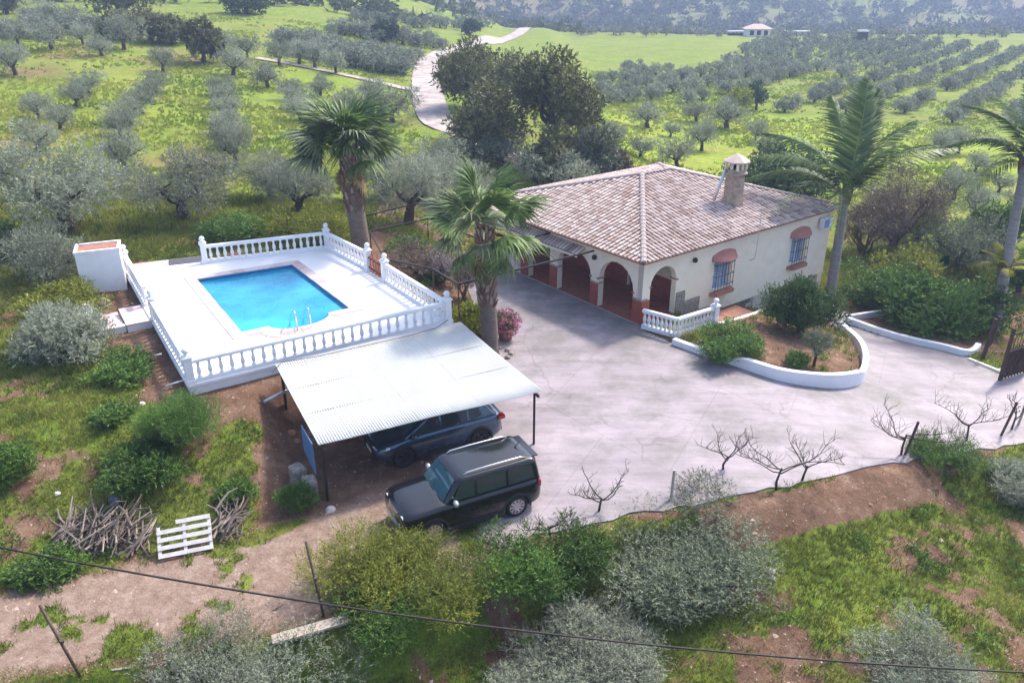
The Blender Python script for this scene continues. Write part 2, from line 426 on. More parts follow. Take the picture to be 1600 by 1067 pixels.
def ground_material():
    m = bpy.data.materials.new('earth and grass'); m.use_nodes = True; nt = m.node_tree; N = nt.nodes; L = nt.links
    b = N['Principled BSDF']; b.inputs['Roughness'].default_value = .95; b.inputs['Specular IOR Level'].default_value = .15
    A = N.new('ShaderNodeAttribute'); A.attribute_name = 'zone'; S = N.new('ShaderNodeSeparateColor'); L.new(A.outputs['Color'], S.inputs[0])
    tc = N.new('ShaderNodeTexCoord')
    def noise(sc, det=5, r=.65):
        n = N.new('ShaderNodeTexNoise'); n.inputs['Scale'].default_value = sc; n.inputs['Detail'].default_value = det; n.inputs['Roughness'].default_value = r
        L.new(tc.outputs['Object'], n.inputs['Vector']); return n.outputs['Fac']
    def ramp(f, *st):
        r = N.new('ShaderNodeValToRGB'); e = r.color_ramp.elements
        while len(e) < len(st): e.new(.5)
        for k, (p, c) in enumerate(st): e[k].position = p; e[k].color = (*c, 1)
        L.new(f, r.inputs[0]); return r.outputs[0]
    def mix(f, a, c):
        x = N.new('ShaderNodeMixRGB'); L.new(f, x.inputs[0]); L.new(a, x.inputs[1]); L.new(c, x.inputs[2]); return x.outputs[0]
    def math_(op, a, c):
        x = N.new('ShaderNodeMath'); x.operation = op; x.use_clamp = op in ('ADD',)
        for k, q in enumerate((a, c)):
            if isinstance(q, (int, float)): x.inputs[k].default_value = q
            else: L.new(q, x.inputs[k])
        return x.outputs[0]
    soil = ramp(noise(1.1, 8, .75), (.3, (.095, .054, .034)), (.52, (.185, .108, .07)), (.75, (.33, .225, .16)))
    trk = ramp(noise(2.4, 9, .8), (.3, (.17, .112, .08)), (.5, (.285, .20, .155)), (.7, (.40, .31, .26)))
    base = mix(S.outputs[1], soil, trk)
    green = ramp(noise(.9, 7, .7), (.28, (.05, .095, .016)), (.5, (.105, .16, .026)), (.72, (.23, .23, .06)))
    lush = ramp(noise(.16, 8, .72), (.3, (.14, .21, .022)), (.5, (.24, .315, .034)), (.7, (.35, .36, .075)))
    gr = mix(S.outputs[2], green, lush)
    mpn = N.new('ShaderNodeMapping'); mpn.inputs['Scale'].default_value = (.045, .20, .2); L.new(tc.outputs['Object'], mpn.inputs[0])
    sn = N.new('ShaderNodeTexNoise'); sn.inputs['Scale'].default_value = 1.0; sn.inputs['Detail'].default_value = 9; sn.inputs['Roughness'].default_value = .72; L.new(mpn.outputs[0], sn.inputs['Vector'])
    dryf = N.new('ShaderNodeValToRGB'); dryf.color_ramp.elements[0].position = .50; dryf.color_ramp.elements[1].position = .68; dryf.color_ramp.elements[1].color = (.75, .75, .75, 1); L.new(sn.outputs['Fac'], dryf.inputs[0])
    dcol = ramp(noise(.7, 6, .7), (.3, (.15, .13, .035)), (.7, (.31, .24, .10)))
    gr = mix(dryf.outputs[0], gr, dcol)
    spk = ramp(noise(1.6, 7, .85), (.34, (.50, .55, .45)), (.58, (1.12, 1.10, 1.0)))
    mlt = N.new('ShaderNodeMixRGB'); mlt.blend_type = 'MULTIPLY'; mlt.inputs[0].default_value = .8; L.new(gr, mlt.inputs[1]); L.new(spk, mlt.inputs[2]); gr = mlt.outputs[0]
    fine = math_('MULTIPLY', math_('SUBTRACT', noise(5.5, 6, .8), .5), 1.5)
    fac = math_('ADD', S.outputs[0], fine)
    fr = N.new('ShaderNodeMapRange'); fr.interpolation_type = 'SMOOTHSTEP'; fr.inputs[1].default_value = .3; fr.inputs[2].default_value = .72
    L.new(fac, fr.inputs[0])
    col = mix(fr.outputs[0], base, gr)
    L.new(col, b.inputs['Base Color'])
    bp = N.new('ShaderNodeBump'); bp.inputs['Strength'].default_value = .9; bp.inputs['Distance'].default_value = .09
    L.new(noise(7, 8, .75), bp.inputs['Height']); L.new(bp.outputs[0], b.inputs['Normal'])
    return m
def concrete_material(name, c1, c2, c3, stain, rough=.62):
    """cast concrete: blotches, stains, cracks and faint streaks"""
    m = mat(name, c1, rough=rough, col2=c2, scale=.35, detail=9, bump=.25, bscale=14, dirt=(stain, .45, .44, .95), spec=.45)
    nt = m.node_tree; N = nt.nodes; L = nt.links; b = N['Principled BSDF']
    src = b.inputs['Base Color'].links[0].from_socket
    tc = N.new('ShaderNodeTexCoord')
    w = N.new('ShaderNodeTexNoise'); w.inputs['Scale'].default_value = 1.3; w.inputs['Detail'].default_value = 3; L.new(tc.outputs['Object'], w.inputs['Vector'])
    ad = N.new('ShaderNodeMixRGB'); ad.blend_type = 'ADD'; ad.inputs[0].default_value = .7; L.new(tc.outputs['Object'], ad.inputs[1]); L.new(w.outputs['Color'], ad.inputs[2])
    v = N.new('ShaderNodeTexVoronoi'); v.feature = 'DISTANCE_TO_EDGE'; v.inputs['Scale'].default_value = .19; L.new(ad.outputs[0], v.inputs['Vector'])
    r = N.new('ShaderNodeValToRGB'); r.color_ramp.elements[0].position = .0; r.color_ramp.elements[0].color = (.5, .5, .5, 1)
    r.color_ramp.elements[1].position = .009; r.color_ramp.elements[1].color = (0, 0, 0, 1); L.new(v.outputs[0], r.inputs[0])
    n3 = N.new('ShaderNodeTexNoise'); n3.inputs['Scale'].default_value = .5; L.new(tc.outputs['Object'], n3.inputs['Vector'])
    r3 = N.new('ShaderNodeValToRGB'); r3.color_ramp.elements[0].position = .46; r3.color_ramp.elements[1].position = .54; L.new(n3.outputs['Fac'], r3.inputs[0])
    mm = N.new('ShaderNodeMixRGB'); mm.blend_type = 'MULTIPLY'; mm.inputs[0].default_value = 1; L.new(r.outputs[0], mm.inputs[1]); L.new(r3.outputs[0], mm.inputs[2])
    mx = N.new('ShaderNodeMixRGB'); mx.inputs[2].default_value = (.13, .10, .085, 1); L.new(mm.outputs[0], mx.inputs[0]); L.new(src, mx.inputs[1])
    # fine grit
    g = N.new('ShaderNodeTexNoise'); g.inputs['Scale'].default_value = 9; g.inputs['Detail'].default_value = 8; g.inputs['Roughness'].default_value = .8; L.new(tc.outputs['Object'], g.inputs['Vector'])
    gr = N.new('ShaderNodeValToRGB'); gr.color_ramp.elements[0].position = .35; gr.color_ramp.elements[0].color = (*[c / max(c3) for c in c3], 1); gr.color_ramp.elements[1].position = .6; gr.color_ramp.elements[1].color = (1, 1, 1, 1)
    L.new(g.outputs['Fac'], gr.inputs[0])
    m2 = N.new('ShaderNodeMixRGB'); m2.blend_type = 'MULTIPLY'; m2.inputs[0].default_value = .6; L.new(mx.outputs[0], m2.inputs[1]); L.new(gr.outputs[0], m2.inputs[2])
    # pour joints and washed-in dirt streaks
    mpj = N.new('ShaderNodeMapping'); mpj.inputs['Rotation'].default_value = (0, 0, .66); mpj.inputs['Scale'].default_value = (.21, .14, 1); L.new(tc.outputs['Object'], mpj.inputs[0])
    br = N.new('ShaderNodeTexBrick'); br.inputs['Scale'].default_value = 1.0; br.inputs['Mortar Size'].default_value = .006; br.inputs['Brick Width'].default_value = 1.0; br.inputs['Row Height'].default_value = 1.0
    br.inputs['Color1'].default_value = (1, 1, 1, 1); br.inputs['Color2'].default_value = (.93, .93, .95, 1); br.inputs['Mortar'].default_value = (.66, .62, .60, 1); L.new(mpj.outputs[0], br.inputs['Vector'])
    m3 = N.new('ShaderNodeMixRGB'); m3.blend_type = 'MULTIPLY'; m3.inputs[0].default_value = .35; L.new(m2.outputs[0], m3.inputs[1]); L.new(br.outputs['Color'], m3.inputs[2])
    mps = N.new('ShaderNodeMapping'); mps.inputs['Rotation'].default_value = (0, 0, .35); mps.inputs['Scale'].default_value = (.18, 1.1, 1); L.new(tc.outputs['Object'], mps.inputs[0])
    ns = N.new('ShaderNodeTexNoise'); ns.inputs['Scale'].default_value = 1.0; ns.inputs['Detail'].default_value = 9; ns.inputs['Roughness'].default_value = .75; L.new(mps.outputs[0], ns.inputs['Vector'])
    rs = N.new('ShaderNodeValToRGB'); rs.color_ramp.elements[0].position = .36; rs.color_ramp.elements[0].color = (.62, .60, .60, 1); rs.color_ramp.elements[1].position = .60; rs.color_ramp.elements[1].color = (1.06, 1.05, 1.06, 1); L.new(ns.outputs['Fac'], rs.inputs[0])
    m4 = N.new('ShaderNodeMixRGB'); m4.blend_type = 'MULTIPLY'; m4.inputs[0].default_value = .75; L.new(m3.outputs[0], m4.inputs[1]); L.new(rs.outputs[0], m4.inputs[2])
    # grey tone mixed in by the mesh's tint, broken up by noise
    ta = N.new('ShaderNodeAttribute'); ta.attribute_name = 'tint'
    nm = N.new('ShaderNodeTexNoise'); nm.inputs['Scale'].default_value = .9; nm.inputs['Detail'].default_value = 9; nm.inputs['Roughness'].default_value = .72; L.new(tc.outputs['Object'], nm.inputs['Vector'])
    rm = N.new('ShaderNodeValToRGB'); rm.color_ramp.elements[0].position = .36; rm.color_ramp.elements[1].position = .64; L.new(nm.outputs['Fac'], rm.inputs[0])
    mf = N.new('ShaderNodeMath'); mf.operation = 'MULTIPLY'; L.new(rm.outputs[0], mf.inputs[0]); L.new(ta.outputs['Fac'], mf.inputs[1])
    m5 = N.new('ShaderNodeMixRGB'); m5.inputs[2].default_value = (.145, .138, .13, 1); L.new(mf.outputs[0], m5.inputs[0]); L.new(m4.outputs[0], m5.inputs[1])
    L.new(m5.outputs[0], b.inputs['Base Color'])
    return m
M['ground'] = ground_material()
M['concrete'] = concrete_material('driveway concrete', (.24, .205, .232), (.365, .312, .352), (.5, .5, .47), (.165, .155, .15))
M['road'] = concrete_material('pale road concrete', (.46, .40, .37), (.58, .52, .49), (.6, .55, .5), (.34, .28, .25), .9)
make_terrain()

# driveway sheet, with a real edge
def ribbon(name, P, wid, m, dz=.06, step=2.0, seed=1):
    pts = [Vector((*P[0], 0))]
    for a, b in zip(P[:-1], P[1:]):
        a = Vector((*a, 0)); b = Vector((*b, 0)); n = max(1, int((b - a).length / step))
        for k in range(1, n + 1): pts.append(a.lerp(b, k / n))
    for _ in range(6):
        pts = [pts[0]] + [(pts[i - 1] + pts[i] * 2 + pts[i + 1]) / 4 for i in range(1, len(pts) - 1)] + [pts[-1]]
    V = []; Fc = []; rr = random.Random(seed)
    for i, p in enumerate(pts):
        d = (pts[min(i + 1, len(pts) - 1)] - pts[max(i - 1, 0)]).normalized(); q = Vector((-d.y, d.x, 0))
        for k in range(5):
            r = p + q * ((k - 2) / 4 * wid * (1 + .1 * (rr.random() - .5)))
            V.append((r.x, r.y, dz + (.05 if k == 2 else 0)))
    zz = zt(np.array([v[0] for v in V]), np.array([v[1] for v in V])); V = [(v[0], v[1], v[2] + q) for v, q in zip(V, zz)]
    for i in range(len(pts) - 1):
        for k in range(4): Fc.append((i * 5 + k, i * 5 + k + 5, i * 5 + k + 6, i * 5 + k + 1))
    mb = MB(); mb.add(V, [f[::-1] for f in Fc]); o = mb.build(name, m, smooth=True); return struct(o)
def make_drive():
    rg = random.Random(3); P = []
    for i, a in enumerate(DRIVE):
        b = DRIVE[(i + 1) % len(DRIVE)]; L_ = math.hypot(b[0] - a[0], b[1] - a[1]); n = max(1, int(L_ / .5))
        near = 0 <= i <= 6
        for k in range(n):
            t = k / n; j = .12 if near else .0
            P.append((a[0] + (b[0] - a[0]) * t + rg.uniform(-j, j), a[1] + (b[1] - a[1]) * t + rg.uniform(-j, j)))
    inner = [(x * .9 + rg.uniform(-.1, .1), y * .9 + rg.uniform(-.1, .1)) for x in range(-6, 36) for y in range(18, 50)]
    sd = poly_sd(np.array([p[0] for p in inner]), np.array([p[1] for p in inner]), P)
    inner = [p for p, s_ in zip(inner, sd) if s_ < -.2]
    v, T = cdt(P, (), inner)
    z = drive_z(np.array([p[0] for p in v]), np.array([p[1] for p in v]))
    mb = MB(); mb.add([(p[0], p[1], zz) for p, zz in zip(v, z)], T)
    n = len(P); zz = drive_z(np.array([p[0] for p in P]), np.array([p[1] for p in P]))
    mb.add([(p[0], p[1], q) for p, q in zip(P, zz)] + [(p[0], p[1], q - .16) for p, q in zip(P, zz)], [(i, i + n, (i + 1) % n + n, (i + 1) % n) for i in range(n)])
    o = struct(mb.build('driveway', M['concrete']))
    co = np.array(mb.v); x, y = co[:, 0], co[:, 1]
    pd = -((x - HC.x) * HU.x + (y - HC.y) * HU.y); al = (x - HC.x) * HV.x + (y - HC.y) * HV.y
    st = .95 * (1 - ss(1.0, 7.0, pd + 2.5 * (fbm(x * .35, y * .35, 55) - .5))) * ss(-5, 0, al) + .8 * (1 - ss(.2, 3.2, np.abs(poly_sd(x, y, BED2)))) + .7 * (1 - ss(.1, 1.6, np.abs(poly_sd(x, y, BED1))))  # tint strongest along the porch and round both beds
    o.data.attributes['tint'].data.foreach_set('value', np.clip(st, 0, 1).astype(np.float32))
    return o
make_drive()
ribbon('road', ROAD, 3.5, M['road'], .12)
ribbon('path', ROAD2, 1.5, M['road'], .12, seed=2)
# ------------------------------------------------------------------ materials of the buildings
M['white'] = mat('white masonry paint', (.78, .78, .79), rough=.75, var=.04, scale=3, bump=.08, bscale=40, dirt=((.55, .52, .48), 1.2, .6, .45))
M['deck'] = mat('white deck paint', (.80, .79, .78), rough=.7, var=.03, scale=1.2, bump=.06, bscale=30, dirt=((.66, .63, .62), .7, .56, .5))
M['pink'] = mat('pink coping tile', (.50, .37, .36), rough=.7, var=.16, scale=2.0, bump=.15, bscale=25, tint=(.64, .53, .51))
M['cream'] = mat('cream render', (.78, .70, .56), rough=.85, var=.05, scale=2.0, bump=.1, bscale=35, dirt=((.52, .45, .36), .8, .6, .4))
M['red'] = mat('red glazed dado tile', (.30, .07, .045), rough=.28, var=.2, scale=3, spec=.5)
M['floor'] = mat('porch floor tile', (.27, .085, .06), rough=.22, var=.25, scale=4, spec=.5)
M['terra'] = mat('terracotta', (.34, .155, .105), rough=.8, var=.2, scale=8, bump=.2)
M['tile'] = mat('weathered roof tile', (.36, .25, .205), rough=.85, var=.2, scale=5, bump=.3, bscale=40, tint=(.66, .54, .49))
M['channel'] = mat('shaded roof channel', (.085, .06, .052), rough=.9, var=.35, scale=6)  # shade between the cover tiles put into this dark colour
M['mortar'] = mat('pale ridge mortar', (.34, .285, .27), rough=.9, var=.15, scale=7, bump=.3)
M['stone'] = mat('rough stone', (.28, .25, .21), rough=.9, var=.45, scale=9, bump=.8, bscale=12, dirt=((.14, .13, .12), 6, .5, .7))
M['iron'] = mat('dark iron', (.035, .028, .026), rough=.6, var=.3, scale=12, metal=.3)
M['rust'] = mat('weathered steel', (.10, .065, .05), rough=.75, var=.4, scale=14, metal=.2)
M['steel'] = mat('polished steel', (.75, .77, .8), rough=.12, var=.03, metal=1.0)
M['galv'] = mat('galvanised pipe', (.55, .58, .62), rough=.4, var=.15, scale=10, metal=.6)
M['roofsheet'] = mat('pale corrugated sheet', (.54, .54, .515), rough=.5, var=.10, scale=.6, spec=.5, metal=.0, dirt=((.62, .62, .58), 1.0, .5, .5), stretch=(1, 1, 1))
M['glass'] = mat('window glass', (.26, .38, .55), rough=.06, var=.25, scale=2, spec=.9)
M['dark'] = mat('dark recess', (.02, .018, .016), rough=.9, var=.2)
M['wood_old'] = mat('grey weathered wood', (.30, .22, .16), rough=.9, var=.35, scale=4, bump=.4, bscale=20, stretch=(1, 1, 1), tint=(.50, .45, .40))
M['wood_dark'] = mat('dark stained wood', (.07, .042, .028), rough=.8, var=.4, scale=6, bump=.3)
M['pool'] = mat('pool mosaic', (.035, .55, .80), rough=.35, var=.10, scale=22, spec=.5, col2=(.09, .68, .90))
M['blue'] = mat('blue painted board', (.08, .17, .33), rough=.6, var=.25, scale=6)
M['grout'] = mat('grey mat', (.085, .085, .11), rough=.95, var=.15, scale=20)
def water_mat():
    m = bpy.data.materials.new('pool water'); m.use_nodes = True; nt = m.node_tree; N = nt.nodes; L = nt.links
    N.remove(N['Principled BSDF'])
    t = N.new('ShaderNodeBsdfTransparent'); t.inputs[0].default_value = (.62, .95, 1.0, 1)
    g = N.new('ShaderNodeBsdfGlossy'); g.inputs['Roughness'].default_value = .015
    fr = N.new('ShaderNodeFresnel'); fr.inputs[0].default_value = 1.33
    tc = N.new('ShaderNodeTexCoord'); nz = N.new('ShaderNodeTexNoise'); nz.inputs['Scale'].default_value = 4.5; nz.inputs['Detail'].default_value = 3
    L.new(tc.outputs['Object'], nz.inputs['Vector'])
    bp = N.new('ShaderNodeBump'); bp.inputs['Strength'].default_value = .35; bp.inputs['Distance'].default_value = .03
    L.new(nz.outputs['Fac'], bp.inputs['Height']); L.new(bp.outputs[0], fr.inputs['Normal']); L.new(bp.outputs[0], g.inputs['Normal'])
    df = N.new('ShaderNodeBsdfDiffuse'); rw = N.new('ShaderNodeValToRGB'); rw.color_ramp.elements[0].position = .35; rw.color_ramp.elements[0].color = (.03, .44, .76, 1); rw.color_ramp.elements[1].position = .65; rw.color_ramp.elements[1].color = (.11, .72, .88, 1)
    n5 = N.new('ShaderNodeTexNoise'); n5.inputs['Scale'].default_value = .55; n5.inputs['Detail'].default_value = 7; n5.inputs['Roughness'].default_value = .62; L.new(tc.outputs['Object'], n5.inputs['Vector']); L.new(n5.outputs['Fac'], rw.inputs[0]); L.new(rw.outputs[0], df.inputs[0])
    m0 = N.new('ShaderNodeMixShader'); m0.inputs[0].default_value = .42; L.new(t.outputs[0], m0.inputs[1]); L.new(df.outputs[0], m0.inputs[2])
    mx = N.new('ShaderNodeMixShader'); L.new(fr.outputs[0], mx.inputs[0]); L.new(m0.outputs[0], mx.inputs[1]); L.new(g.outputs[0], mx.inputs[2])
    L.new(mx.outputs[0], N['Material Output'].inputs[0]); return m
M['water'] = water_mat()

# ------------------------------------------------------------------ pool terrace
DZ = 1.9
PC = [at(*p, DZ) for p in ((308, 437), (456, 414), (546, 482), (378, 520))]
CH = [at(*p, DZ) for p in ((514, 491), (420, 511))]
def pool_outline(off=0.0):
    """pool edge, counted round; near side carries a rounded bay"""
    c = [Vector(p) for p in PC]; m = sum(c, Vector()) / 4
    P = []
    for i in range(4):
        a, b, d = c[i - 1], c[i], c[(i + 1) % 4]
        n1 = Vector(((b - a).y, -(b - a).x, 0)).normalized(); n2 = Vector(((d - b).y, -(d - b).x, 0)).normalized()
        if n1.dot(b - m) < 0: n1 = -n1
        if n2.dot(b - m) < 0: n2 = -n2
        k = off / max(.3, 1 + n1.dot(n2)); P.append(b + (n1 + n2) * k)
    e = (P[3] - P[2]).normalized(); n = Vector((-e.y, e.x, 0))
    if n.dot(P[2] - m) < 0: n = -n
    s0 = (CH[0] - P[2]).dot(e) - off; s1 = (CH[1] - P[2]).dot(e) + off
    cx = (s0 + s1) / 2; r = (s1 - s0) / 2; bay = []
    for k in range(17):
        th = math.pi * k / 16; bay.append(P[2] + e * (cx - r * math.cos(th)) + n * (math.sin(th) * (r * .62 + (.0 if off == 0 else .12))))
    return P[:3] + bay + [P[3]]
def pool_terrace():
    deck = struct(ob('pool_deck', None, None, (DECK[0][0], DECK[0][1], DZ)))
    hole = [(p.x, p.y) for p in pool_outline(0.0)]
    v, T = cdt(DECK, [hole])
    mb = MB(); mb.add([(p[0], p[1], DZ) for p in v], T); mb.build('deck_floor', M['deck'], deck)
    mb = MB(); n = 4
    up = [(p[0], p[1], DZ) for p in DECK]; dn = [(p[0], p[1], .2) for p in DECK]
    mb.add(up + dn, [(i, i + n, (i + 1) % n + n, (i + 1) % n) for i in range(n)]); mb.build('retaining_wall', M['white'], deck)
    mb = MB()
    for i in range(4):
        a = Vector((*DECK[i], DZ)); b = Vector((*DECK[(i + 1) % 4], DZ)); d = (b - a).normalized()
        o = Vector((d.y, -d.x, 0)) * .03
        mb.bar(a + o - d * .03 - Vector((0, 0, .045)), b + o + d * .03 - Vector((0, 0, .045)), .09, .09)
    mb.build('edge_nosing', M['white'], deck)
    # coping: single tiles
    A = pool_outline(0.0); B = pool_outline(.46); rg = random.Random(5); n = len(A)
    for i in range(n):
        a, b, c, d = A[i], A[(i + 1) % n], B[(i + 1) % n], B[i]
        L_ = (b - a).length; k = max(1, round(L_ / .5))
        for j in range(k):
            t0, t1 = j / k, (j + 1) / k; g = .006 / max(L_, .1)
            q = [a.lerp(b, t0 + g), a.lerp(b, t1 - g), d.lerp(c, t1 - g), d.lerp(c, t0 + g)]
            mb = MB(); mb.tv = rg.random() ** 1.2; h = .030 + rg.uniform(0, .006); mb.prism([(p.x, p.y) for p in q], DZ - .02, DZ + h); mb.build('coping_tile', M['pink'], deck)
    pool = thing('swimming_pool', 'blue tiled swimming pool with a rounded bay set into the white deck', 'swimming pool', (PC[0].x, PC[0].y, DZ))
    Wp = [(p.x, p.y) for p in A]
    sl = (PC[1] - PC[3]).normalized()
    dz_ = lambda x, y: DZ - 1.25 - .45 * float(ss(-2.5, 3.5, (Vector((x, y, 0)) - Vector((PC[0].x + PC[2].x, PC[0].y + PC[2].y, 0)) / 2).dot(sl)))
    gi = [(PC[0].x + (PC[1].x - PC[0].x) * i / 8 + (PC[3].x - PC[0].x) * j / 12, PC[0].y + (PC[1].y - PC[0].y) * i / 8 + (PC[3].y - PC[0].y) * j / 12) for i in range(1, 8) for j in range(1, 12)]
    mb = MB(); v, T = cdt(Wp, (), gi); mb.add([(p[0], p[1], dz_(*p)) for p in v], T)
    mb.add([(p[0], p[1], DZ + .0) for p in Wp] + [(p[0], p[1], dz_(*p)) for p in Wp], [(i, (i + 1) % n, n + (i + 1) % n, n + i) for i in range(n)])
    o = mb.build('basin', M['pool'], pool)
    mb = MB(); v, T = cdt(Wp); mb.add([(p[0], p[1], DZ - .13) for p in v], T); mb.build('water', M['water'], pool, label='clear turquoise pool water')
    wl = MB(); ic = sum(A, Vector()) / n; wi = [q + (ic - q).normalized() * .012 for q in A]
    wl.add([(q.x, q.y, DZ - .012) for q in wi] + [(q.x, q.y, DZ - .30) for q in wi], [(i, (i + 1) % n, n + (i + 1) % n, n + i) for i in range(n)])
    wl.build('waterline_shade', mat('dark blue waterline shade', (.012, .13, .30), rough=.3, var=.4, scale=26), pool)  # coping's shade at the water edge, put in as a dark blue strip
    # steps in the bay
    bay = A[3:20]; cen = (bay[0] + bay[-1]) / 2
    for k in range(3):
        f = 1 - .28 * (k + 1); ring = [(cen.lerp(p, f + .24)) for p in bay]
        mb = MB(); outer = [(p.x, p.y) for p in bay] ; inner = [(p.x, p.y) for p in ring][::-1]
        mb.prism(outer + inner, DZ - 1.49, DZ - .35 - .3 * k); mb.build('step', M['pool'], pool)
    # handrails
    e = (bay[-1] - bay[0]).normalized(); nrm = (bay[8] - cen).normalized()
    for s_ in (-.27, .27):
        b0 = bay[8] + e * (s_ + .15) + nrm * .28; mb = MB(); P = [b0 + Vector((0, 0, -.02)), b0 + Vector((0, 0, .55)), b0 + Vector((0, 0, .72)) - nrm * .06, b0 + Vector((0, 0, .80)) - nrm * .2, b0 + Vector((0, 0, .74)) - nrm * .36, b0 + Vector((0, 0, .3)) - nrm * .75, b0 + Vector((0, 0, -.5)) - nrm * 1.1]
        mb.tube(P, .024, 8); mb.build('handrail', M['steel'], pool, smooth=True)
pool_terrace()

# ---- balustrades
_bal = MB(); _bal.lathe((0, 0, 0), [(.075, 0), (.075, .05), (.05, .07), (.045, .10), (.075, .17), (.082, .23), (.070, .31), (.046, .42), (.040, .47), (.055, .50), (.055, .52), (.07, .54), (.07, .58)], 10)
BAL = _bal.mesh('baluster', M['white'], True)
def _post_mesh():
    mb = MB(); mb.box((0, 0, .46), (.26, .26, .92)); mb.box((0, 0, .95), (.34, .34, .06)); mb.box((0, 0, 1.0), (.26, .26, .05)); mb.box((0, 0, .06), (.32, .32, .12)); return mb.mesh('post', M['white'])
POST = _post_mesh()
_b = MB(); _b.lathe((0, 0, 0), [(.05, 0), (.05, .05)] + [(.125 * math.sin(math.pi * k / 9), .16 - .125 * math.cos(math.pi * k / 9)) for k in range(1, 9)] + [(.01, .286)], 12)
BALL = _b.mesh('finial_ball', M['white'], True)
def add_post(root, p, rz):
    q = ob('post', POST, root, Vector(p) - root.location, (0, 0, rz)); ob('finial_ball', BALL, q, (0, 0, 1.02))
def balustrade(a, b, label, posts=(1, 1), sp=.34, base=.14, h=.86, root=None):
    a = Vector(a); b = Vector(b); d = (b - a); L_ = d.length; x = d.normalized(); rz = math.atan2(x.y, x.x)
    r = root or thing('balustrade', label, 'balustrade', a, 0, 'white balustrades')
    s0 = .13 if posts[0] else 0; s1 = L_ - (.13 if posts[1] else 0)
    mb = MB(); mb.bar(a + x * s0 + Vector((0, 0, base / 2)), a + x * s1 + Vector((0, 0, base / 2 + d.z * 0)) + Vector((0, 0, 0)), .2, base); mb.build('base_rail', M['white'], r)
    mb = MB(); zt_ = base + .58 + .05
    mb.bar(a + x * s0 + Vector((0, 0, zt_)), a + x * s1 + Vector((0, 0, zt_)), .2, .10); mb.bar(a + x * s0 + Vector((0, 0, zt_ + .06)), a + x * s1 + Vector((0, 0, zt_ + .06)), .15, .05); mb.build('top_rail', M['white'], r)
    n = max(2, round((s1 - s0) / sp))
    for k in range(n):
        ob('baluster', BAL, r, a + x * (s0 + (k + .5) * (s1 - s0) / n) + Vector((0, 0, base)) - r.location, (0, 0, rz))
    if posts[0]: add_post(r, a, rz)
    if posts[1]: add_post(r, b, rz)
    return r
def inset(p, q, k): p = Vector((*p, DZ)); q = Vector((*q, DZ)); return p.lerp(q, k)
cdk = sum((Vector((*p, DZ)) for p in DECK), Vector()) / 4
DI = [Vector((*p, DZ)).lerp(cdk, .016) for p in DECK]
l1 = DI[0].lerp(DI[3], .485); l2 = DI[0].lerp(DI[3], .62)
balustrade(DI[0], DI[1], 'long white balustrade along the pool deck above the carport roof', (1, 1), .37)
balustrade(DI[0], l1, 'white balustrade on the left of the pool deck nearest the weedy bank', (0, 1), .34)
balustrade(l2, DI[3], 'short white balustrade on the left of the pool deck by the pump house', (0, 1), .34)
balustrade(Vector((-14.5, 35.95, DZ)), DI[2], 'white balustrade behind the far end of the pool', (1, 1), .315)
R1 = Vector((-6.62, 34.95, DZ)); R2 = Vector((-5.62, 33.45, DZ))
balustrade(DI[2], R1, 'white balustrade right of the pool, beyond the small red gate', (0, 1), .34)
balustrade(R2, DI[1], 'white balustrade right of the pool, between the small red gate and carport', (1, 0), .34)
# little gate in the right side
g_ = thing('garden_gate', 'low red-brown wooden gate in the balustrade right of the pool', 'gate', R1.lerp(R2, .5))
dgt = (R2 - R1).normalized(); off = Vector((dgt.y, -dgt.x, 0)) * -.0
for k in range(5):
    p = R1 + dgt * (.3 + k * .29); mb = MB(); mb.bar(p + Vector((0, 0, .05)), p + Vector((0, 0, .8)), .03, .27); mb.build('board', M['red'], g_)
for zz in (.2, .65):
    mb = MB(); mb.bar(R1 + dgt * .16 + Vector((0, 0, zz)) + Vector((dgt.y, -dgt.x, 0)) * .035, R2 - dgt * .16 + Vector((0, 0, zz)) + Vector((dgt.y, -dgt.x, 0)) * .035, .03, .08); mb.build('rail', M['wood_dark'], g_)
# landing with mat behind the deck, landing and steps on the left
fa = Vector((*DECK[3], DZ)); fb = Vector((-14.55, 36.05, DZ)); dn_ = (fb - fa).normalized(); nn = Vector((-dn_.y, dn_.x, 0))
o = thing('entrance_landing', 'pink tiled landing at the far left entrance to the pool deck', 'landing', fa)
for k in range(6):
    for j in range(2):
        a = fa + dn_ * (k * .56 + .05) + nn * (.06 + j * .5); mb = MB(); mb.tv = random.Random(k * 7 + j).random()
        mb.prism([tuple((a + dn_ * x + nn * y)[:2]) for x, y in ((0, 0), (.55, 0), (.55, .49), (0, .49))], DZ - .5, DZ - .012); mb.build('tile', M['pink'], o)
mb = MB(); a = fa + dn_ * 1.85 + nn * .1; mb.prism([tuple((a + dn_ * x + nn * y)[:2]) for x, y in ((0, 0), (1.5, 0), (1.5, .85), (0, .85))], DZ - .008, DZ + .014)
tag(mb.build('door_mat', M['grout']), 'dark grey doormat on the pink landing by the pool deck', 'mat')
dl = (Vector((*DECK[3], 0)) - Vector((*DECK[0], 0))).normalized(); ol = Vector((-dl.y, dl.x, 0))
if ol.x > 0: ol = -ol
st = thing('garden_steps', 'pink tiled steps and landing outside the left edge of the pool deck', 'steps', l1 + ol * .2 - Vector((0, 0, 1.2)))
def along(s, w): return Vector((*DECK[0], 0)) + dl * s + ol * w
def quad(s0, s1, w0, w1): return [tuple(along(s, w)[:2]) for s, w in ((s0, w0), (s1, w0), (s1, w1), (s0, w1))]
S0 = (l1 - Vector((*DECK[0], DZ))).dot(dl)
mb = MB(); mb.prism(quad(S0 + .2, S0 + 2.2, .05, .95), .9, DZ - .1); mb.build('landing_block', M['white'], st)
rg = random.Random(4)
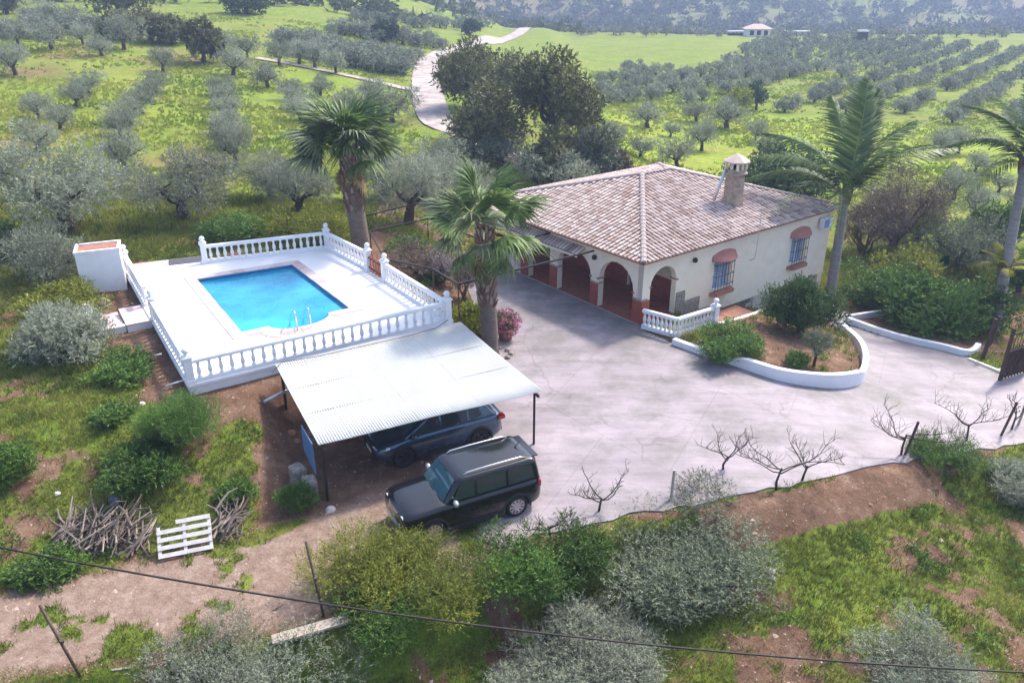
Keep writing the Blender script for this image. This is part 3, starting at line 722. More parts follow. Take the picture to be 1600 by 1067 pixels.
for k in range(4):
    mb = MB(); mb.tv = .3 + .5 * rg.random(); mb.prism(quad(S0 + .2 + k * .5, S0 + .69 + k * .5, .04, .97), DZ - .098, DZ - .05); mb.build('tile', M['pink'], st)
for k in range(7):
    z1 = DZ - .1 - .045 * k; mb = MB(); mb.tv = .2 + .5 * rg.random(); mb.prism(quad(S0 + .55 + k * .42, S0 + .96 + k * .42, 1.0, 1.85), z1 - .6, z1 - .05); mb.build('step', M['pink'], st)
mb = MB(); mb.prism(quad(S0 + .3, S0 + 3.7, 1.9, 2.25), .7, DZ + .02); mb.build('side_wall', M['white'], st)
mb = MB(); mb.prism(quad(S0 + .3, S0 + .52, .98, 1.88), .7, DZ - .1); mb.build('end_wall', M['white'], st)
mb = MB(); c = along(S0 + 3.7, 1.4); mb.lathe((c.x, c.y, DZ - .4), [(.30, 0), (.34, .1), (.30, .25), (.16, .38), (.02, .42)], 9)
tag(mb.build('rock', M['galv'] if False else M['stone'], smooth=False), 'grey boulder at the top of the pink garden steps', 'rock')
# pump house
bz = 1.3; b0 = at(199, 452, 1.6); rz = math.atan2(dn_.y, dn_.x)
ph = thing('pump_house', 'small white pump house with a terracotta tiled flat top', 'shed', (b0.x, b0.y, bz))
def phq(x0, x1, y0, y1): return [tuple((Vector((b0.x, b0.y, 0)) + dn_ * x + nn * y)[:2]) for x, y in ((x0, y0), (x1, y0), (x1, y1), (x0, y1))]
mb = MB(); mb.prism(phq(-1.75, 0, 0, 1.25), bz - .5, 3.4); mb.build('wall', M['white'], ph)
for i, q in enumerate(((-1.78, .03, -.03, .09), (-1.78, .03, 1.16, 1.28), (-1.78, -1.66, .092, 1.158), (-.09, .03, .092, 1.158))):
    mb = MB(); mb.prism(phq(*q), 3.4, 3.52); mb.build('rim', M['white'], ph)
for i in range(5):
    for j in range(3):
        mb = MB(); mb.tv = 0; mb.prism(phq(-1.655 + i * .312, -1.35 + i * .312, .097 + j * .352, .44 + j * .352), 3.402, 3.46 + rg.uniform(0, .01)); mb.build('tile', M['terra'], ph)
# drain pipes
for (p, q, r, m, lb) in (((236, 557), (252, 553), .03, 'white', 'short white drain pipe poking out of the left deck wall, upper one'), ((258, 603), (287, 594), .03, 'white', 'short white drain pipe poking out of the left deck wall, lower one'),
                      ((412, 628), (462, 603), .06, 'galv', 'grey pipe running from the bank in under the carport roof')):
    a = gp(*p, .12); b_ = at(*q, a.z + .12); mb = MB(); mb.tube([a, b_], r, 8); tag(mb.build('drain_pipe', M[m], smooth=True), lb, 'pipe')

# ------------------------------------------------------------------ carport
def carport():
    bl, br, nr_, nl_ = Vector((-8.05, 24.36, 2.28)), Vector((-2.0, 27.98, 2.28)), Vector((.96, 22.76, 2.10)), Vector((-5.53, 19.52, 2.10))
    cp = thing('carport', 'open carport with a pale corrugated sheet roof on dark steel posts', 'carport', (-5.5, 19.6, 0))
    NS = 7; rg = random.Random(8)
    for k in range(NS):
        u0, u1 = k / NS, (k + 1) / NS + .006; cols = 13 * 6; rows = 7
        V = []; Fc = []
        for j in range(rows):
            v_ = j / (rows - 1)
            for i in range(cols + 1):
                u = u0 + (u1 - u0) * i / cols
                p = bl.lerp(br, u).lerp(nl_.lerp(nr_, u), v_ * 1.0 + (rg.uniform(.0, .012) if False else 0))
                sag = -.03 * math.sin(math.pi * v_) - .02 * math.sin(2 * math.pi * u * 1.5)
                V.append((p.x, p.y, p.z + .016 * math.sin(2 * math.pi * i / 6) + sag + (.007 if k % 2 else 0)))
        for j in range(rows - 1):
            for i in range(cols): a = j * (cols + 1) + i; Fc.append((a, a + cols + 1, a + cols + 2, a + 1))
        mb = MB(); mb.add(V, Fc); o = mb.build('roof_sheet', M['roofsheet'], cp, smooth=True)
        s = o.modifiers.new('thick', 'SOLIDIFY'); s.thickness = .004
    def bot(u, v_): p = bl.lerp(br, u).lerp(nl_.lerp(nr_, u), v_); return p - Vector((0, 0, .08))
    for v_ in (.03, .35, .66, .965):
        mb = MB(); mb.bar(bot(.01, v_), bot(.99, v_), .05, .08); mb.build('purlin', M['rust'], cp)
    for u in (.02, .5, .985):
        mb = MB(); mb.bar(bot(u, .0) - Vector((0, 0, .09)), bot(u, 1.0) - Vector((0, 0, .09)), .06, .09); mb.build('beam', M['rust'], cp)
    for u, v_ in ((.02, .955), (.985, .955), (.02, .05), (.5, .05), (.985, .05)):
        p = bot(u, v_) - Vector((0, 0, .13)); z0 = min(zt1(p.x, p.y), 0) - .1
        mb = MB(); mb.bar((p.x, p.y, z0), p, .075); mb.build('post', M['iron'], cp)
    # bits stacked against the near left post
    mb = MB(); a = Vector((-5.75, 19.75, 0)); b_ = Vector((-6.35, 20.9, 0)); mb.add([a + Vector((0, 0, .95)), b_ + Vector((0, 0, 1.05)), b_ + Vector((0, 0, 1.95)), a + Vector((0, 0, 2.0))], [(0, 1, 2, 3)])
    o = mb.build('board', M['blue']); s = o.modifiers.new('thick', 'SOLIDIFY'); s.thickness = .03; tag(o, 'blue painted board standing at the left end of the carport', 'board')
    for k in range(2):
        c = Vector((-6.05 - .5 * k, 19.95 + .62 * k, 0)); g = zt1(c.x, c.y); mb = MB()
        mb.box((c.x, c.y, g + .25), (.42, .5, .9), .4 + k * .3); o = mb.build('stone_block', M['stone']); bv = o.modifiers.new('b', 'BEVEL'); bv.width = .06
        tag(o, ('squared rubble block against the carport post' if k == 0 else 'squared rubble block behind the blue board by the carport'), 'block', 'rubble blocks by the carport')
    # cable along the back edge
    mb = MB(); P = [at(*p, 2.34) for p in ((425, 582), (440, 566), (500, 556), (570, 540), (640, 524), (680, 513), (700, 500))]; mb.tube(P, .012, 6)
    tag(mb.build('cable', M['iron']), 'thin black cable lying along the top edge of the carport roof', 'cable')
carport()

# ------------------------------------------------------------------ house
EZ = 3.05; PITCHR = math.tan(math.radians(14.6))
S_0, S_1, T_0, T_1 = -.40, 14.78, -.32, 12.85
def arch_hole(x0, x1, zs, z0=-.02, n=10):
    r = (x1 - x0) / 2; c = (x0 + x1) / 2
    return [(x0, z0), (x1, z0)] + [(c + r * math.cos(math.pi * k / n), zs + r * math.sin(math.pi * k / n) * .98) for k in range(n + 1)]
def mx_(X, O):
    Z = Vector((0, 0, 1)); Nn = X.cross(Z); m = Matrix((X, Z, Nn)).transposed().to_4x4(); m.translation = O; return m
def house():
    h = thing('country_house', 'cream single-storey country house with tiled hip roof and arched porch', 'house', HC)
    MG = mx_(HU, hp(0, .28)); MP = mx_(-HV, hp(.32, 0))
    wins = [(4.85, 6.1), (11.0, 12.2)]; wz = (.48, 2.0)
    mb = MB(); holes = [arch_hole(.50, 2.2, 1.66, .0)] + [[(a, wz[0]), (b, wz[0]), (b, wz[1]), (a, wz[1])] for a, b in wins]
    # bottom follows the storey line: deeper under the arch than beyond
    outer = [(.0, -.25), (.55, -.25), (2.2, -.25), (2.2, -.5), (14.4, -.5), (14.4, EZ), (.0, EZ)]
    slab(mb, outer, holes, MG, .28); mb.build('garden_wall', M['cream'], h)
    mb = MB(); slab(mb, [(-12.8, -.25), (-.003, -.25), (-.003, EZ), (-12.8, EZ)],
                    [arch_hole(-2.78, -.55, 1.42, .0), [(-5.72, 0), (-3.32, 0)] + [(-4.52 + 1.2 * math.cos(math.pi * k / 10), 1.42 + .95 * math.sin(math.pi * k / 10)) for k in range(11)], [(-8.0, 0), (-6.3, 0), (-6.3, 2.2), (-8.0, 2.2)], [(-12.2, 0), (-8.6, 0), (-8.6, 2.3), (-12.2, 2.3)]], MP, .32); mb.build('porch_wall', M['cream'], h)
    # inner walls, end walls, floor, ceiling
    mb = MB(); slab(mb, [(-9.2, 0), (-.28, 0), (-.28, EZ - .1), (-9.2, EZ - .1)], [[(-3.9, 0), (-3.0, 0), (-3.0, 2.1), (-3.9, 2.1)]], mx_(-HV, hp(3.4, 0)), .2); mb.build('inner_wall', M['cream'], h)
    mb = MB(); mb.box(hp(3.3, 2.0, .55) + HU * -.11, (.02, 3.2, 1.1), math.atan2(HU.y, HU.x)); mb.box(hp(3.3, 6.6, .55) + HU * -.11, (.02, 5.2, 1.1), math.atan2(HU.y, HU.x)); mb.build('dado', M['red'], h)
    mb = MB(); mb.prism([tuple(hp(s, t)[:2]) for s, t in ((3.2, 0.29), (3.2, 9.1), (14.1, 9.1), (14.1, 0.29))], -2.0, EZ - .12); mb.build('house_core', M['cream'], h) if False else None
    mb = MB(); slab(mb, [(0, -2.0), (12.5, -2.0), (12.5, EZ), (0, EZ)], [], mx_(HV, hp(14.1, .28)), .28); mb.build('end_wall', M['cream'], h)
    mb = MB(); slab(mb, [(0, -2.0), (10.9, -2.0), (10.9, EZ), (0, EZ)], [], mx_(-HU, hp(14.1, 12.5)), .28); mb.build('back_wall', M['cream'], h)
    mb = MB(); mb.prism([tuple(hp(s, t)[:2]) for s, t in ((-.02, -.02), (-.02, 12.8), (3.5, 12.8), (3.5, -.02))], -.3, .025); mb.build('porch_floor', M['floor'], h)
    mb = MB(); mb.prism([tuple(hp(s, t)[:2]) for s, t in ((-.07, 0), (-.07, 12.8), (-.022, 12.8), (-.022, 0))], -.2, .03); mb.build('floor_edge', M['mortar'], h)
    mb = MB(); mb.prism([tuple(hp(s, t)[:2]) for s, t in ((.33, .29), (.33, 12.7), (14.0, 12.7), (14.0, .29))], EZ - .25, EZ - .2); mb.build('ceiling', M['cream'], h)
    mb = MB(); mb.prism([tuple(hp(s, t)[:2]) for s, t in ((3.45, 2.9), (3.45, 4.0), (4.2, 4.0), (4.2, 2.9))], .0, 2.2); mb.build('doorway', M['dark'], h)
    # pillar dado, bands and imposts
    def pil(t0, t1, name='pillar_dado', z1=1.12):
        mb = MB(); c = hp(.16, (t0 + t1) / 2, z1 / 2); mb.box(c, (.36, t1 - t0 + .04, z1 + .02), math.atan2(HU.y, HU.x)); mb.build(name, M['red'], h)
        mb = MB(); mb.box(hp(.16, (t0 + t1) / 2, z1 + .05), (.38, t1 - t0 + .06, .08), math.atan2(HU.y, HU.x)); mb.build('pillar_band', M['mortar'], h)
    pil(.012, .53); pil(2.80, 3.30); pil(5.74, 6.28); pil(8.02, 8.58); pil(12.22, 12.78)
    for t in (.53, 2.80, 3.30):
        mb = MB(); mb.box(hp(.16, t, 1.42), (.46, .12, .06), math.atan2(HU.y, HU.x)); mb.build('impost', M['terra'], h)
    for s in (.49, 2.21):
        mb = MB(); mb.box(hp(s, .14, 1.70), (.12, .42, .05), math.atan2(HU.y, HU.x)); mb.build('impost', M['terra'], h)
    mb = MB(); mb.box(hp(.24, -.006, .55), (.46, .03, 1.13), math.atan2(HU.y, HU.x)); mb.build('pillar_dado', M['red'], h)
    # stone cladding beside the arch (single stones)
    rg = random.Random(11)
    for s0, s1, z1 in ((2.26, 2.85, 1.02), (2.85, 3.95, .48)):
        z = -.48
        while z < z1 - .06:
            hh = min(rg.uniform(.16, .26), z1 - z); s = s0
            while s < s1 - .05:
                w = min(rg.uniform(.2, .4), s1 - s); mb = MB(); mb.box(hp(s + w / 2, -.03, z + hh / 2), (w - .02, .05 + rg.uniform(0, .03), hh - .02), math.atan2(HU.y, HU.x))
                o = mb.build('stone', M['stone'], h); s += w
            z += hh
    # basement below the storey line
    mb = MB(); slab(mb, [(4.0, -2.2), (10.4, -2.2), (10.4, -.5), (4.0, -.5)], [], mx_(HU, hp(0, .6)), .2); mb.build('basement_wall', M['cream'], h)
    mb = MB(); mb.prism([tuple(hp(s, t)[:2]) for s, t in ((3.9, -.01), (14.41, -.01), (14.41, .62), (3.9, .62))], -.62, -.503); mb.build('floor_slab', M['cream'], h)
    z = -2.0
    while z < -.65:
        s = 6.0
        while s < 8.2: 
            w = rg.uniform(.25, .45); mb = MB(); mb.box(hp(s + w / 2, .37, z + .11), (w - .02, .06 + rg.uniform(0, .03), .20), math.atan2(HU.y, HU.x)); mb.build('stone', M['stone'], h); s += w
        z += .225
    mb = MB(); slab(mb, [(10.2, -2.4), (14.2, -2.4), (14.2, -.6), (10.2, -.6)], [], mx_(HU, hp(0, 3.2)), .1); mb.build('garage_back', M['dark'], h)
    mb = MB(); mb.box(hp(14.15, .2, -1.3), (.4, .4, 1.4), math.atan2(HU.y, HU.x)); mb.build('garage_pier', M['cream'], h)
    for s in (8.35, 10.3):
        mb = MB(); mb.bar(hp(s, .1, -2.0), hp(s, .1, -.62), .06); mb.build('pipe', M['galv'], h)
    # windows
    for a, b in wins:
        w = ob('window', None, h, hp((a + b) / 2, .12, 1.24) - HC); w.empty_display_size = .1
        rz = math.atan2(HU.y, HU.x)
        mb = MB(); mb.box(hp((a + b) / 2, .17, (wz[0] + wz[1]) / 2), (b - a - .02, .02, wz[1] - wz[0] - .02), rz); mb.build('pane', M['glass'], w)
        mb = MB(); cx = (a + b) / 2; zc = (wz[0] + wz[1]) / 2
        for s in (a + .04, cx, b - .04): mb.box(hp(s, .14, zc), (.06, .05, wz[1] - wz[0] - .01), rz)
        for z in (wz[0] + .04, wz[1] - .04): mb.box(hp(cx, .14, z), (b - a - .01, .052, .06), rz)
        mb.build('frame', M['white'], w)
        for k in range(7):
            s = a - .02 + (b - a + .04) * k / 6; mb = MB(); mb.bar(hp(s, -.20, wz[0] + .02), hp(s, -.20, wz[1] - .08), .022); mb.build('grille_bar', M['iron'], w)
        for z in (wz[0] + .25, (wz[0] + wz[1]) / 2, wz[1] - .2):
            mb = MB(); mb.bar(hp(a - .04, -.02, z), hp(a - .04, -.2, z), .02); mb.bar(hp(a - .04, -.21, z), hp(b + .04, -.21, z), .02); mb.bar(hp(b + .04, -.2, z), hp(b + .04, -.02, z), .02); mb.build('grille_rail', M['iron'], w)
        mb = MB(); pr = [(-.34, 0), (-.3, .0), (.3, .0), (.34, 0)]
        mb.prism([tuple(hp(s, t)[:2]) for s, t in ((a - .18, .02), (b + .18, .02), (b + .02, -.34), (a - .02, -.34))], wz[0] - .2, wz[0] - .03); mb.build('sill', M['terra'], w)
        # rounded tiled hood
        V = []; Fc = []; nn_ = 12
        for i in range(nn_ + 1):
            u = i / nn_; x = a - .22 + (b - a + .44) * u; dpt = .12 + .38 * math.sin(math.pi * u) ** .6
            V += [tuple(hp(x * 1.0, -.004, wz[1] + .30 + .16 * math.sin(math.pi * u))), tuple(hp(cx + (x - cx) * 1.0, -dpt, wz[1] + .06)), tuple(hp(cx + (x - cx), -dpt, wz[1] + .01)), tuple(hp(x, -.004, wz[1] + .01))]
        for i in range(nn_):
            q = i * 4
            for j in range(4): Fc.append((q + j, q + (j + 1) % 4, q + 4 + (j + 1) % 4, q + 4 + j))
        Fc += [(0, 3, 2, 1), (nn_ * 4, nn_ * 4 + 1, nn_ * 4 + 2, nn_ * 4 + 3)]
        mb = MB(); mb.add(V, [f[::-1] for f in Fc]); mb.build('hood', mat('red hood tile', (.42, .17, .14), rough=.75, var=.2, scale=10, bump=.3), w)
    # ---- roof
    rf = ob('roof', None, h, (0, 0, EZ)); rf.empty_display_size = .2
    hw = (T_1 - T_0) / 2; tm = (T_0 + T_1) / 2; rh = hw * PITCHR
    c = [hp(S_0, T_0, EZ), hp(S_1, T_0, EZ), hp(S_1, T_1, EZ), hp(S_0, T_1, EZ)]; r0 = hp(S_0 + hw, tm, EZ + rh); r1 = hp(S_1 - hw, tm, EZ + rh)
    mb = MB(); mb.add(c + [r0, r1], [(0, 1, 5, 4), (1, 2, 5), (2, 3, 4, 5), (3, 0, 4)]); mb.build('channel_tiles', M['channel'], rf)
    mb = MB(); mb.add([p - Vector((0, 0, .05)) for p in c], [(3, 2, 1, 0)]); mb.build('soffit', M['cream'], rf)
    for i in range(4):
        a = c[i]; b = c[(i + 1) % 4]; mb = MB(); mb.bar(a - Vector((0, 0, .03)), b - Vector((0, 0, .03)), .06, .07); mb.build('eave_strip', M['terra'], rf)
    def slope(a, b, tl, tr, seed):
        """cover tiles on one roof face; a-b eave, tl/tr top"""
        rg = np.random.default_rng(seed); ex = (b - a).normalized(); L_ = (b - a).length
        mid = (tl + tr) / 2; upv = (mid - a) - ex * (mid - a).dot(ex); H_ = upv.length; up = upv.normalized(); nrm = ex.cross(up)
        xl = (tl - a).dot(ex); xr = (tr - a).dot(ex)
        mb = MB(); pw, pl = .25, .37; nx = int(L_ / pw); ny = int(H_ / pl) + 1; seg = 5
        for i in range(nx):
            x = (i + .5) * L_ / nx; jx = rg.uniform(-.006, .006)
            for j in range(ny):
                y0 = j * pl - .05; y1 = y0 + pl + .06; ym = (y0 + y1) / 2
                lo = xl * ym / H_; hi = L_ - (L_ - xr) * ym / H_
                if x < lo - .02 or x > hi + .02 or ym > H_ + .05: continue
                tv = float(np.clip(rg.normal(.62, .24), 0, 1)); 
                if rg.random() < .12: tv = float(rg.uniform(0, .2))
                mb.tv = tv; jr = rg.uniform(-.012, .012); jz = rg.uniform(0, .01); V = []
                for (yy, rr, zz) in ((y0, .086, .034), (y1, .070, .014)):
                    for k in range(seg + 1):
                        th = math.pi * k / seg
                        V.append(a + ex * (x + jx + jr * (1 if yy == y0 else -1) - rr * math.cos(th)) + up * yy + nrm * (zz + jz + rr * .8 * math.sin(th)))
                n = seg + 1; mb.add(V, [(k, k + 1, n + k + 1, n + k) for k in range(seg)] + [tuple(range(seg, -1, -1))])
        return stuff(mb.build('cover_tiles', M['tile'], rf))
    slope(c[0], c[1], r0, r1, 1); slope(c[3], c[0], r0, r0, 2); slope(c[2], c[3], r1, r0, 3); slope(c[1], c[2], r1, r1, 4)
    cm = MB()
    V = []
    for yy, rr in ((0, .15), (.42, .12)):
        for k in range(7): th = math.pi * k / 6; V.append((yy, -rr * math.cos(th), rr * .75 * math.sin(th)))
    cm.add(V, [(k + 1, k, 7 + k, 7 + k + 1) for k in range(6)] + [tuple(range(7))]); CAP = cm.mesh('ridge_tile', M['mortar'])
    for a, b in ((c[0], r0), (c[1], r1), (c[2], r1), (c[3], r0), (r0, r1)):
        d = b - a; L_ = d.length; n = int(L_ / .38); q = d.to_track_quat('X', 'Z')
        for k in range(n):
            p = a + d * (k / n) + Vector((0, 0, .06)); o = ob('ridge_tile', CAP, rf, p - HC - Vector((0, 0, EZ))); o.rotation_mode = 'QUATERNION'; o.rotation_quaternion = q
    # chimney
    def roofz(s, t): return EZ + min(t - T_0, s - S_0) * PITCHR
    s, t = 8.3, 2.0
    for _ in range(12):
        z = roofz(s, t); p = at(1144, 318, z) - HC; s, t = p.dot(HU), p.dot(HV)
    cp = hp(s, t, roofz(s, t)); rz = math.atan2(HU.y, HU.x)
    ch = ob('chimney', None, rf, cp - HC - Vector((0, 0, EZ)))
    mb = MB(); n = 8
    prof = [(.52, -.5), (.50, .1), (.46, .4), (.44, 1.35), (.42, 1.5), (.56, 1.54), (.56, 1.6), (.48, 1.64), (.48, 1.74), (.40, 1.78)]
    V = []; Fc = []
    def oct_(r): 
        e = r * .42; return [(r, e), (e, r), (-e, r), (-r, e), (-r, -e), (-e, -r), (e, -r), (r, -e)]
    def put(prof, mb):
        V = []; Fc = []
        for r, z in prof:
            for x, y in oct_(r): V.append(cp + HU * x + HV * y + Vector((0, 0, z)))
        for i in range(len(prof) - 1):
            for k in range(8): Fc.append((i * 8 + k, i * 8 + (k + 1) % 8, i * 8 + 8 + (k + 1) % 8, i * 8 + 8 + k))
        Fc.append(tuple((len(prof) - 1) * 8 + k for k in range(8))); mb.add(V, Fc)
    mb = MB(); put(prof, mb); mb.build('stack', mat('chimney render', (.34, .27, .21), rough=.95, var=.35, scale=5, bump=.6, bscale=10, dirt=((.5, .36, .22), 2, .5, .6)), ch)
    mb = MB(); put([(.16, 1.7), (.16, 2.14)], mb); mb.build('flue', M['dark'], ch)
    for sx, sy in ((.34, .34), (-.34, .34), (.34, -.34), (-.34, -.34), (.36, 0), (0, -.36), (-.36, 0), (0, .36)):
        mb = MB(); q = cp + HU * sx + HV * sy; mb.bar(q + Vector((0, 0, 1.75)), q + Vector((0, 0, 2.1)), .12); mb.build('vent_pier', M['cream'], ch)
    mb = MB(); put([(.46, 2.08), (.62, 2.10), (.62, 2.16), (.30, 2.36), (.06, 2.5)], mb); mb.build('cap', M['tile'], ch)
    # stove pipe against the chimney
    a = cp - HU * .5 - HV * -.25 + Vector((0, 0, 1.75)); b_ = cp - HU * 1.05 + HV * .35 + Vector((0, 0, .28))
    mb = MB(); mb.tube([b_, a], .075, 10); mb.build('stove_pipe', M['galv'], ch, smooth=True)
    # lean-to strip over the left porch bays
    ln = ob('porch_canopy', None, h, hp(0, 6, 2.4) - HC)
    a0, a1 = 3.75, 12.6
    mb = MB(); mb.add([hp(-.02, a0, 2.62), hp(-.02, a1, 2.62), hp(-.55, a1, 2.40), hp(-.55, a0, 2.40)], [(3, 2, 1, 0), (0, 1, 2, 3)]); o = mb.build('canopy_board', M['channel'], ln)
    mb = MB(); mb.bar(hp(-.55, a0, 2.34), hp(-.55, a1, 2.34), .07, .09); mb.build('canopy_beam', M['cream'], ln)
    mb = MB(); nn_ = int((a1 - a0) / .23); rgn = random.Random(2)
    for i in range(nn_):
        t = a0 + .1 + i * .23; mb.tv = rgn.random(); V = []
        for ss_, zz in ((-.6, 2.40), (-.02, 2.64)):
            for k in range(6): th = math.pi * k / 5; V.append(hp(ss_, t - .085 * math.cos(th), zz + .075 * math.sin(th)))
        mb.add(V, [(k, k + 1, 7 + k, 6 + k) for k in range(5)])
    stuff(mb.build('canopy_tiles', M['tile'], ln))
house()
# fittings on the house
def fitting():
    rz = math.atan2(HU.y, HU.x)
    ac = thing('air_conditioner', 'white air conditioning box high on the house wall by the palm', 'air conditioner', hp(13.55, -.2, 2.1))
    mb = MB(); mb.box(hp(13.55, -.22, 2.38), (.78, .3, .56), rz); o = mb.build('casing', M['white'], ac); bv = o.modifiers.new('b', 'BEVEL'); bv.width = .02
    mb = MB(); mb.box(hp(13.40, -.378, 2.38), (.44, .012, .44), rz); mb.build('fan_grille', mat('blue grey grille', (.16, .27, .48), rough=.4, var=.2, scale=40), ac)
    for s in (13.3, 13.8):
        mb = MB(); mb.bar(hp(s, -.0, 2.08), hp(s, -.36, 2.08), .03); mb.build('bracket', M['galv'], ac)
    an = thing('television_antenna', 'thin mast with a small aerial on the wall between the windows', 'antenna', hp(7.35, -.1, 1.5))
    mb = MB(); mb.tube([hp(7.35, -.12, 1.55), hp(7.35, -.42, 1.7), hp(7.35, -.46, 2.2), hp(7.35, -.46, 4.3)], .022, 6); mb.build('mast', M['galv'], an)
    mb = MB(); mb.tube([hp(7.35, -.46, 2.5), hp(6.75, -.6, 2.75)], .016, 6)
    for k in range(5): q = hp(7.2 - .1 * k, -.5 - .025 * k, 2.56 + .045 * k); mb.tube([q - HV * .14, q + HV * .14], .008, 5)
    mb.build('aerial', M['galv'], an)
    for s, t, lb, gl in ((3.3, -.09, 'round black wall lamp high on the garden wall beside the porch arch', 0), (-.09, 3.05, 'round black wall lamp above the middle porch pillar', 1)):
        lp = thing('wall_lamp', lb, 'lamp', hp(s, t, 2.35), 0, 'round wall lamps')
        mb = MB(); q = hp(s, t, 2.4); mb.lathe(q, [(.03, -.13), (.10, -.09), (.12, 0), (.09, .09), (.03, .12)], 10); mb.build('shade', M['iron'], lp, smooth=True)
        mb = MB(); mb.bar(q, q + (HV * .1 if not gl else HU * .1), .04); mb.build('bracket', M['iron'], lp)
fitting()

# ------------------------------------------------------------------ garden walls, curved balustrade, terrace, gate
def low_wall(name, P, w, h, label, cap=True, m='white', d=.3):
    """P points; h height per point above the drive; real thickness"""
    P = [Vector((*p[:2], 0)) for p in P]; n = len(P); V = []; Fc = []
    for i, p in enumerate(P):
        t = (P[min(i + 1, n - 1)] - P[max(i - 1, 0)]).normalized(); q = Vector((-t.y, t.x, 0)) * (w / 2)
        z = float(drive_z(np.array([p.x]), np.array([p.y]))[0]); hh = h[i] if isinstance(h, (list, tuple)) else h
        for a, zz in ((p - q, z - d), (p - q, z + hh), (p + q, z + hh), (p + q, z - d)): V.append((a.x, a.y, zz))
    for i in range(n - 1):
        for k in range(4): Fc.append((i * 4 + k, i * 4 + 4 + k, i * 4 + 4 + (k + 1) % 4, i * 4 + (k + 1) % 4))
    Fc += [(0, 1, 2, 3), ((n - 1) * 4 + 3, (n - 1) * 4 + 2, (n - 1) * 4 + 1, (n - 1) * 4)]
    mb = MB(); mb.add(V, Fc); o = mb.build(name, M[m]); bv = o.modifiers.new('b', 'BEVEL'); bv.width = .02; bv.segments = 2
    return tag(o, label, 'wall')
def dense(P, k=5):
    """Catmull-Rom through the points"""
    P = [Vector((*p[:2], 0)) for p in P]; Q = []
    for i in range(len(P) - 1):
        a, b, c, d = P[max(i - 1, 0)], P[i], P[i + 1], P[min(i + 2, len(P) - 1)]
        for j in range(k):
            t = j / k; Q.append(.5 * ((2 * b) + (c - a) * t + (2 * a - 5 * b + 4 * c - d) * t * t + (3 * b - a - 3 * c + d) * t ** 3))
    return Q + [P[-1]]
w1 = dense([dr(*p) for p in ((1052, 537), (1085, 549), (1110, 557), (1180, 581), (1230, 596), (1290, 604), (1330, 602), (1346, 592), (1349, 566), (1336, 540), (1312, 517))], 5)
h1 = [(.26 if i < 8 else .36 if i < 14 else .46 + .14 * float(ss(14, 30, i)) if i < 33 else .5) for i in range(len(w1))]
low_wall('garden_wall', w1, .24, h1, 'curved white garden wall round the bed in front of the house')
w2 = dense([dr(*p) for p in ((1322, 503), (1360, 517), (1420, 535), (1470, 546), (1512, 556), (1527, 545))], 4)
low_wall('garden_wall', w2, .24, .30, 'low white garden wall along the bed beside the gate')
w3 = [dr(1322, 501), dr(1380, 492), dr(1430, 484)]
low_wall('garden_wall', w3, .16, .30, 'thin white kerb on the house side of the bed by the gate')
w4 = [dr(1123, 514), dr(1150, 507), dr(1180, 497), dr(1203, 486)]
low_wall('garden_wall', w4, .2, .30, 'short white kerb behind the front bed beside the house wall')
bA, bB, bC = (Vector((*dr(*p), 0)) for p in ((1003, 513), (1056, 528), (1115, 509)))
for v in (bA, bB, bC): v.z = float(drive_z(np.array([v.x]), np.array([v.y]))[0]) + .02
cb = thing('balustrade', 'small bent white balustrade at the porch corner ending in one ball post', 'balustrade', bA, 0, 'white balustrades')
balustrade(bA, bB, '', (0, 0), .2, .2, root=cb); balustrade(bB, bC, '', (0, 1), .22, .2, root=cb)
tr = thing('tiled_terrace', 'small red tiled terrace against the house wall behind the front bed', 'terrace', hp(5, -1, -.5))
for i in range(5):
    for j in range(3):
        mb = MB(); mb.prism([tuple(hp(3.6 + i * .5 + x, -.55 - j * .5 - y)[:2]) for x, y in ((0, 0), (.49, 0), (.49, .49), (0, .49))], -1.0, -.36 + random.Random(i * 3 + j).uniform(0, .008)); mb.build('tile', M['terra'], tr)
def gate():
    a = on(1562, 594, drive_z); g = thing('entrance_gate', 'tall dark weathered gate standing open beside the driveway at the right', 'gate', a)
    b = a + Vector((1.55, .75, 0)); d = (b - a).normalized(); n = 9; rg = random.Random(3)
    for k in range(n):
        p = a + d * (k + .5) * (b - a).length / n; hgt = 1.35; mb = MB(); mb.bar(p + Vector((0, 0, .06)), p + Vector((0, 0, hgt)), .03, (b - a).length / n - .012); mb.build('board', M['wood_dark'], g)
        mb = MB(); mb.bar(p + Vector((0, 0, hgt)), p + Vector((0, 0, 2.15 + .1 * math.sin(k / n * 3.14))), .02); mb.build('bar', M['iron'], g)
    for z in (.25, 1.3, 2.1):
        mb = MB(); o = Vector((d.y, -d.x, 0)) * .03; mb.bar(a + Vector((0, 0, z)) + o, b + Vector((0, 0, z)) + o, .035, .07); mb.build('rail', M['rust'], g)
    mb = MB(); mb.bar(a - Vector((0, 0, .3)), a + Vector((0, 0, 2.35)), .11); mb.build('post', M['wood_dark'], g)
    for px, py, h, lb in ((1545, 540, 1.5, 'dark timber gatepost behind the open gate, nearest the palm'), (1535, 560, 1.9, 'slim leaning timber post beside the open gate')):
        p = on(px, py, zt); mb = MB(); mb.bar(p - Vector((0, 0, .3)), p + Vector((.12, .0, h)), .12); tag(mb.build('gatepost', M['wood_dark']), lb, 'post', 'timber gateposts')
    low_wall('kerb', [dr(1513, 562), dr(1540, 573), dr(1562, 582)], .14, .10, 'short cream kerb between garden wall and gate', m='cream')
gate()
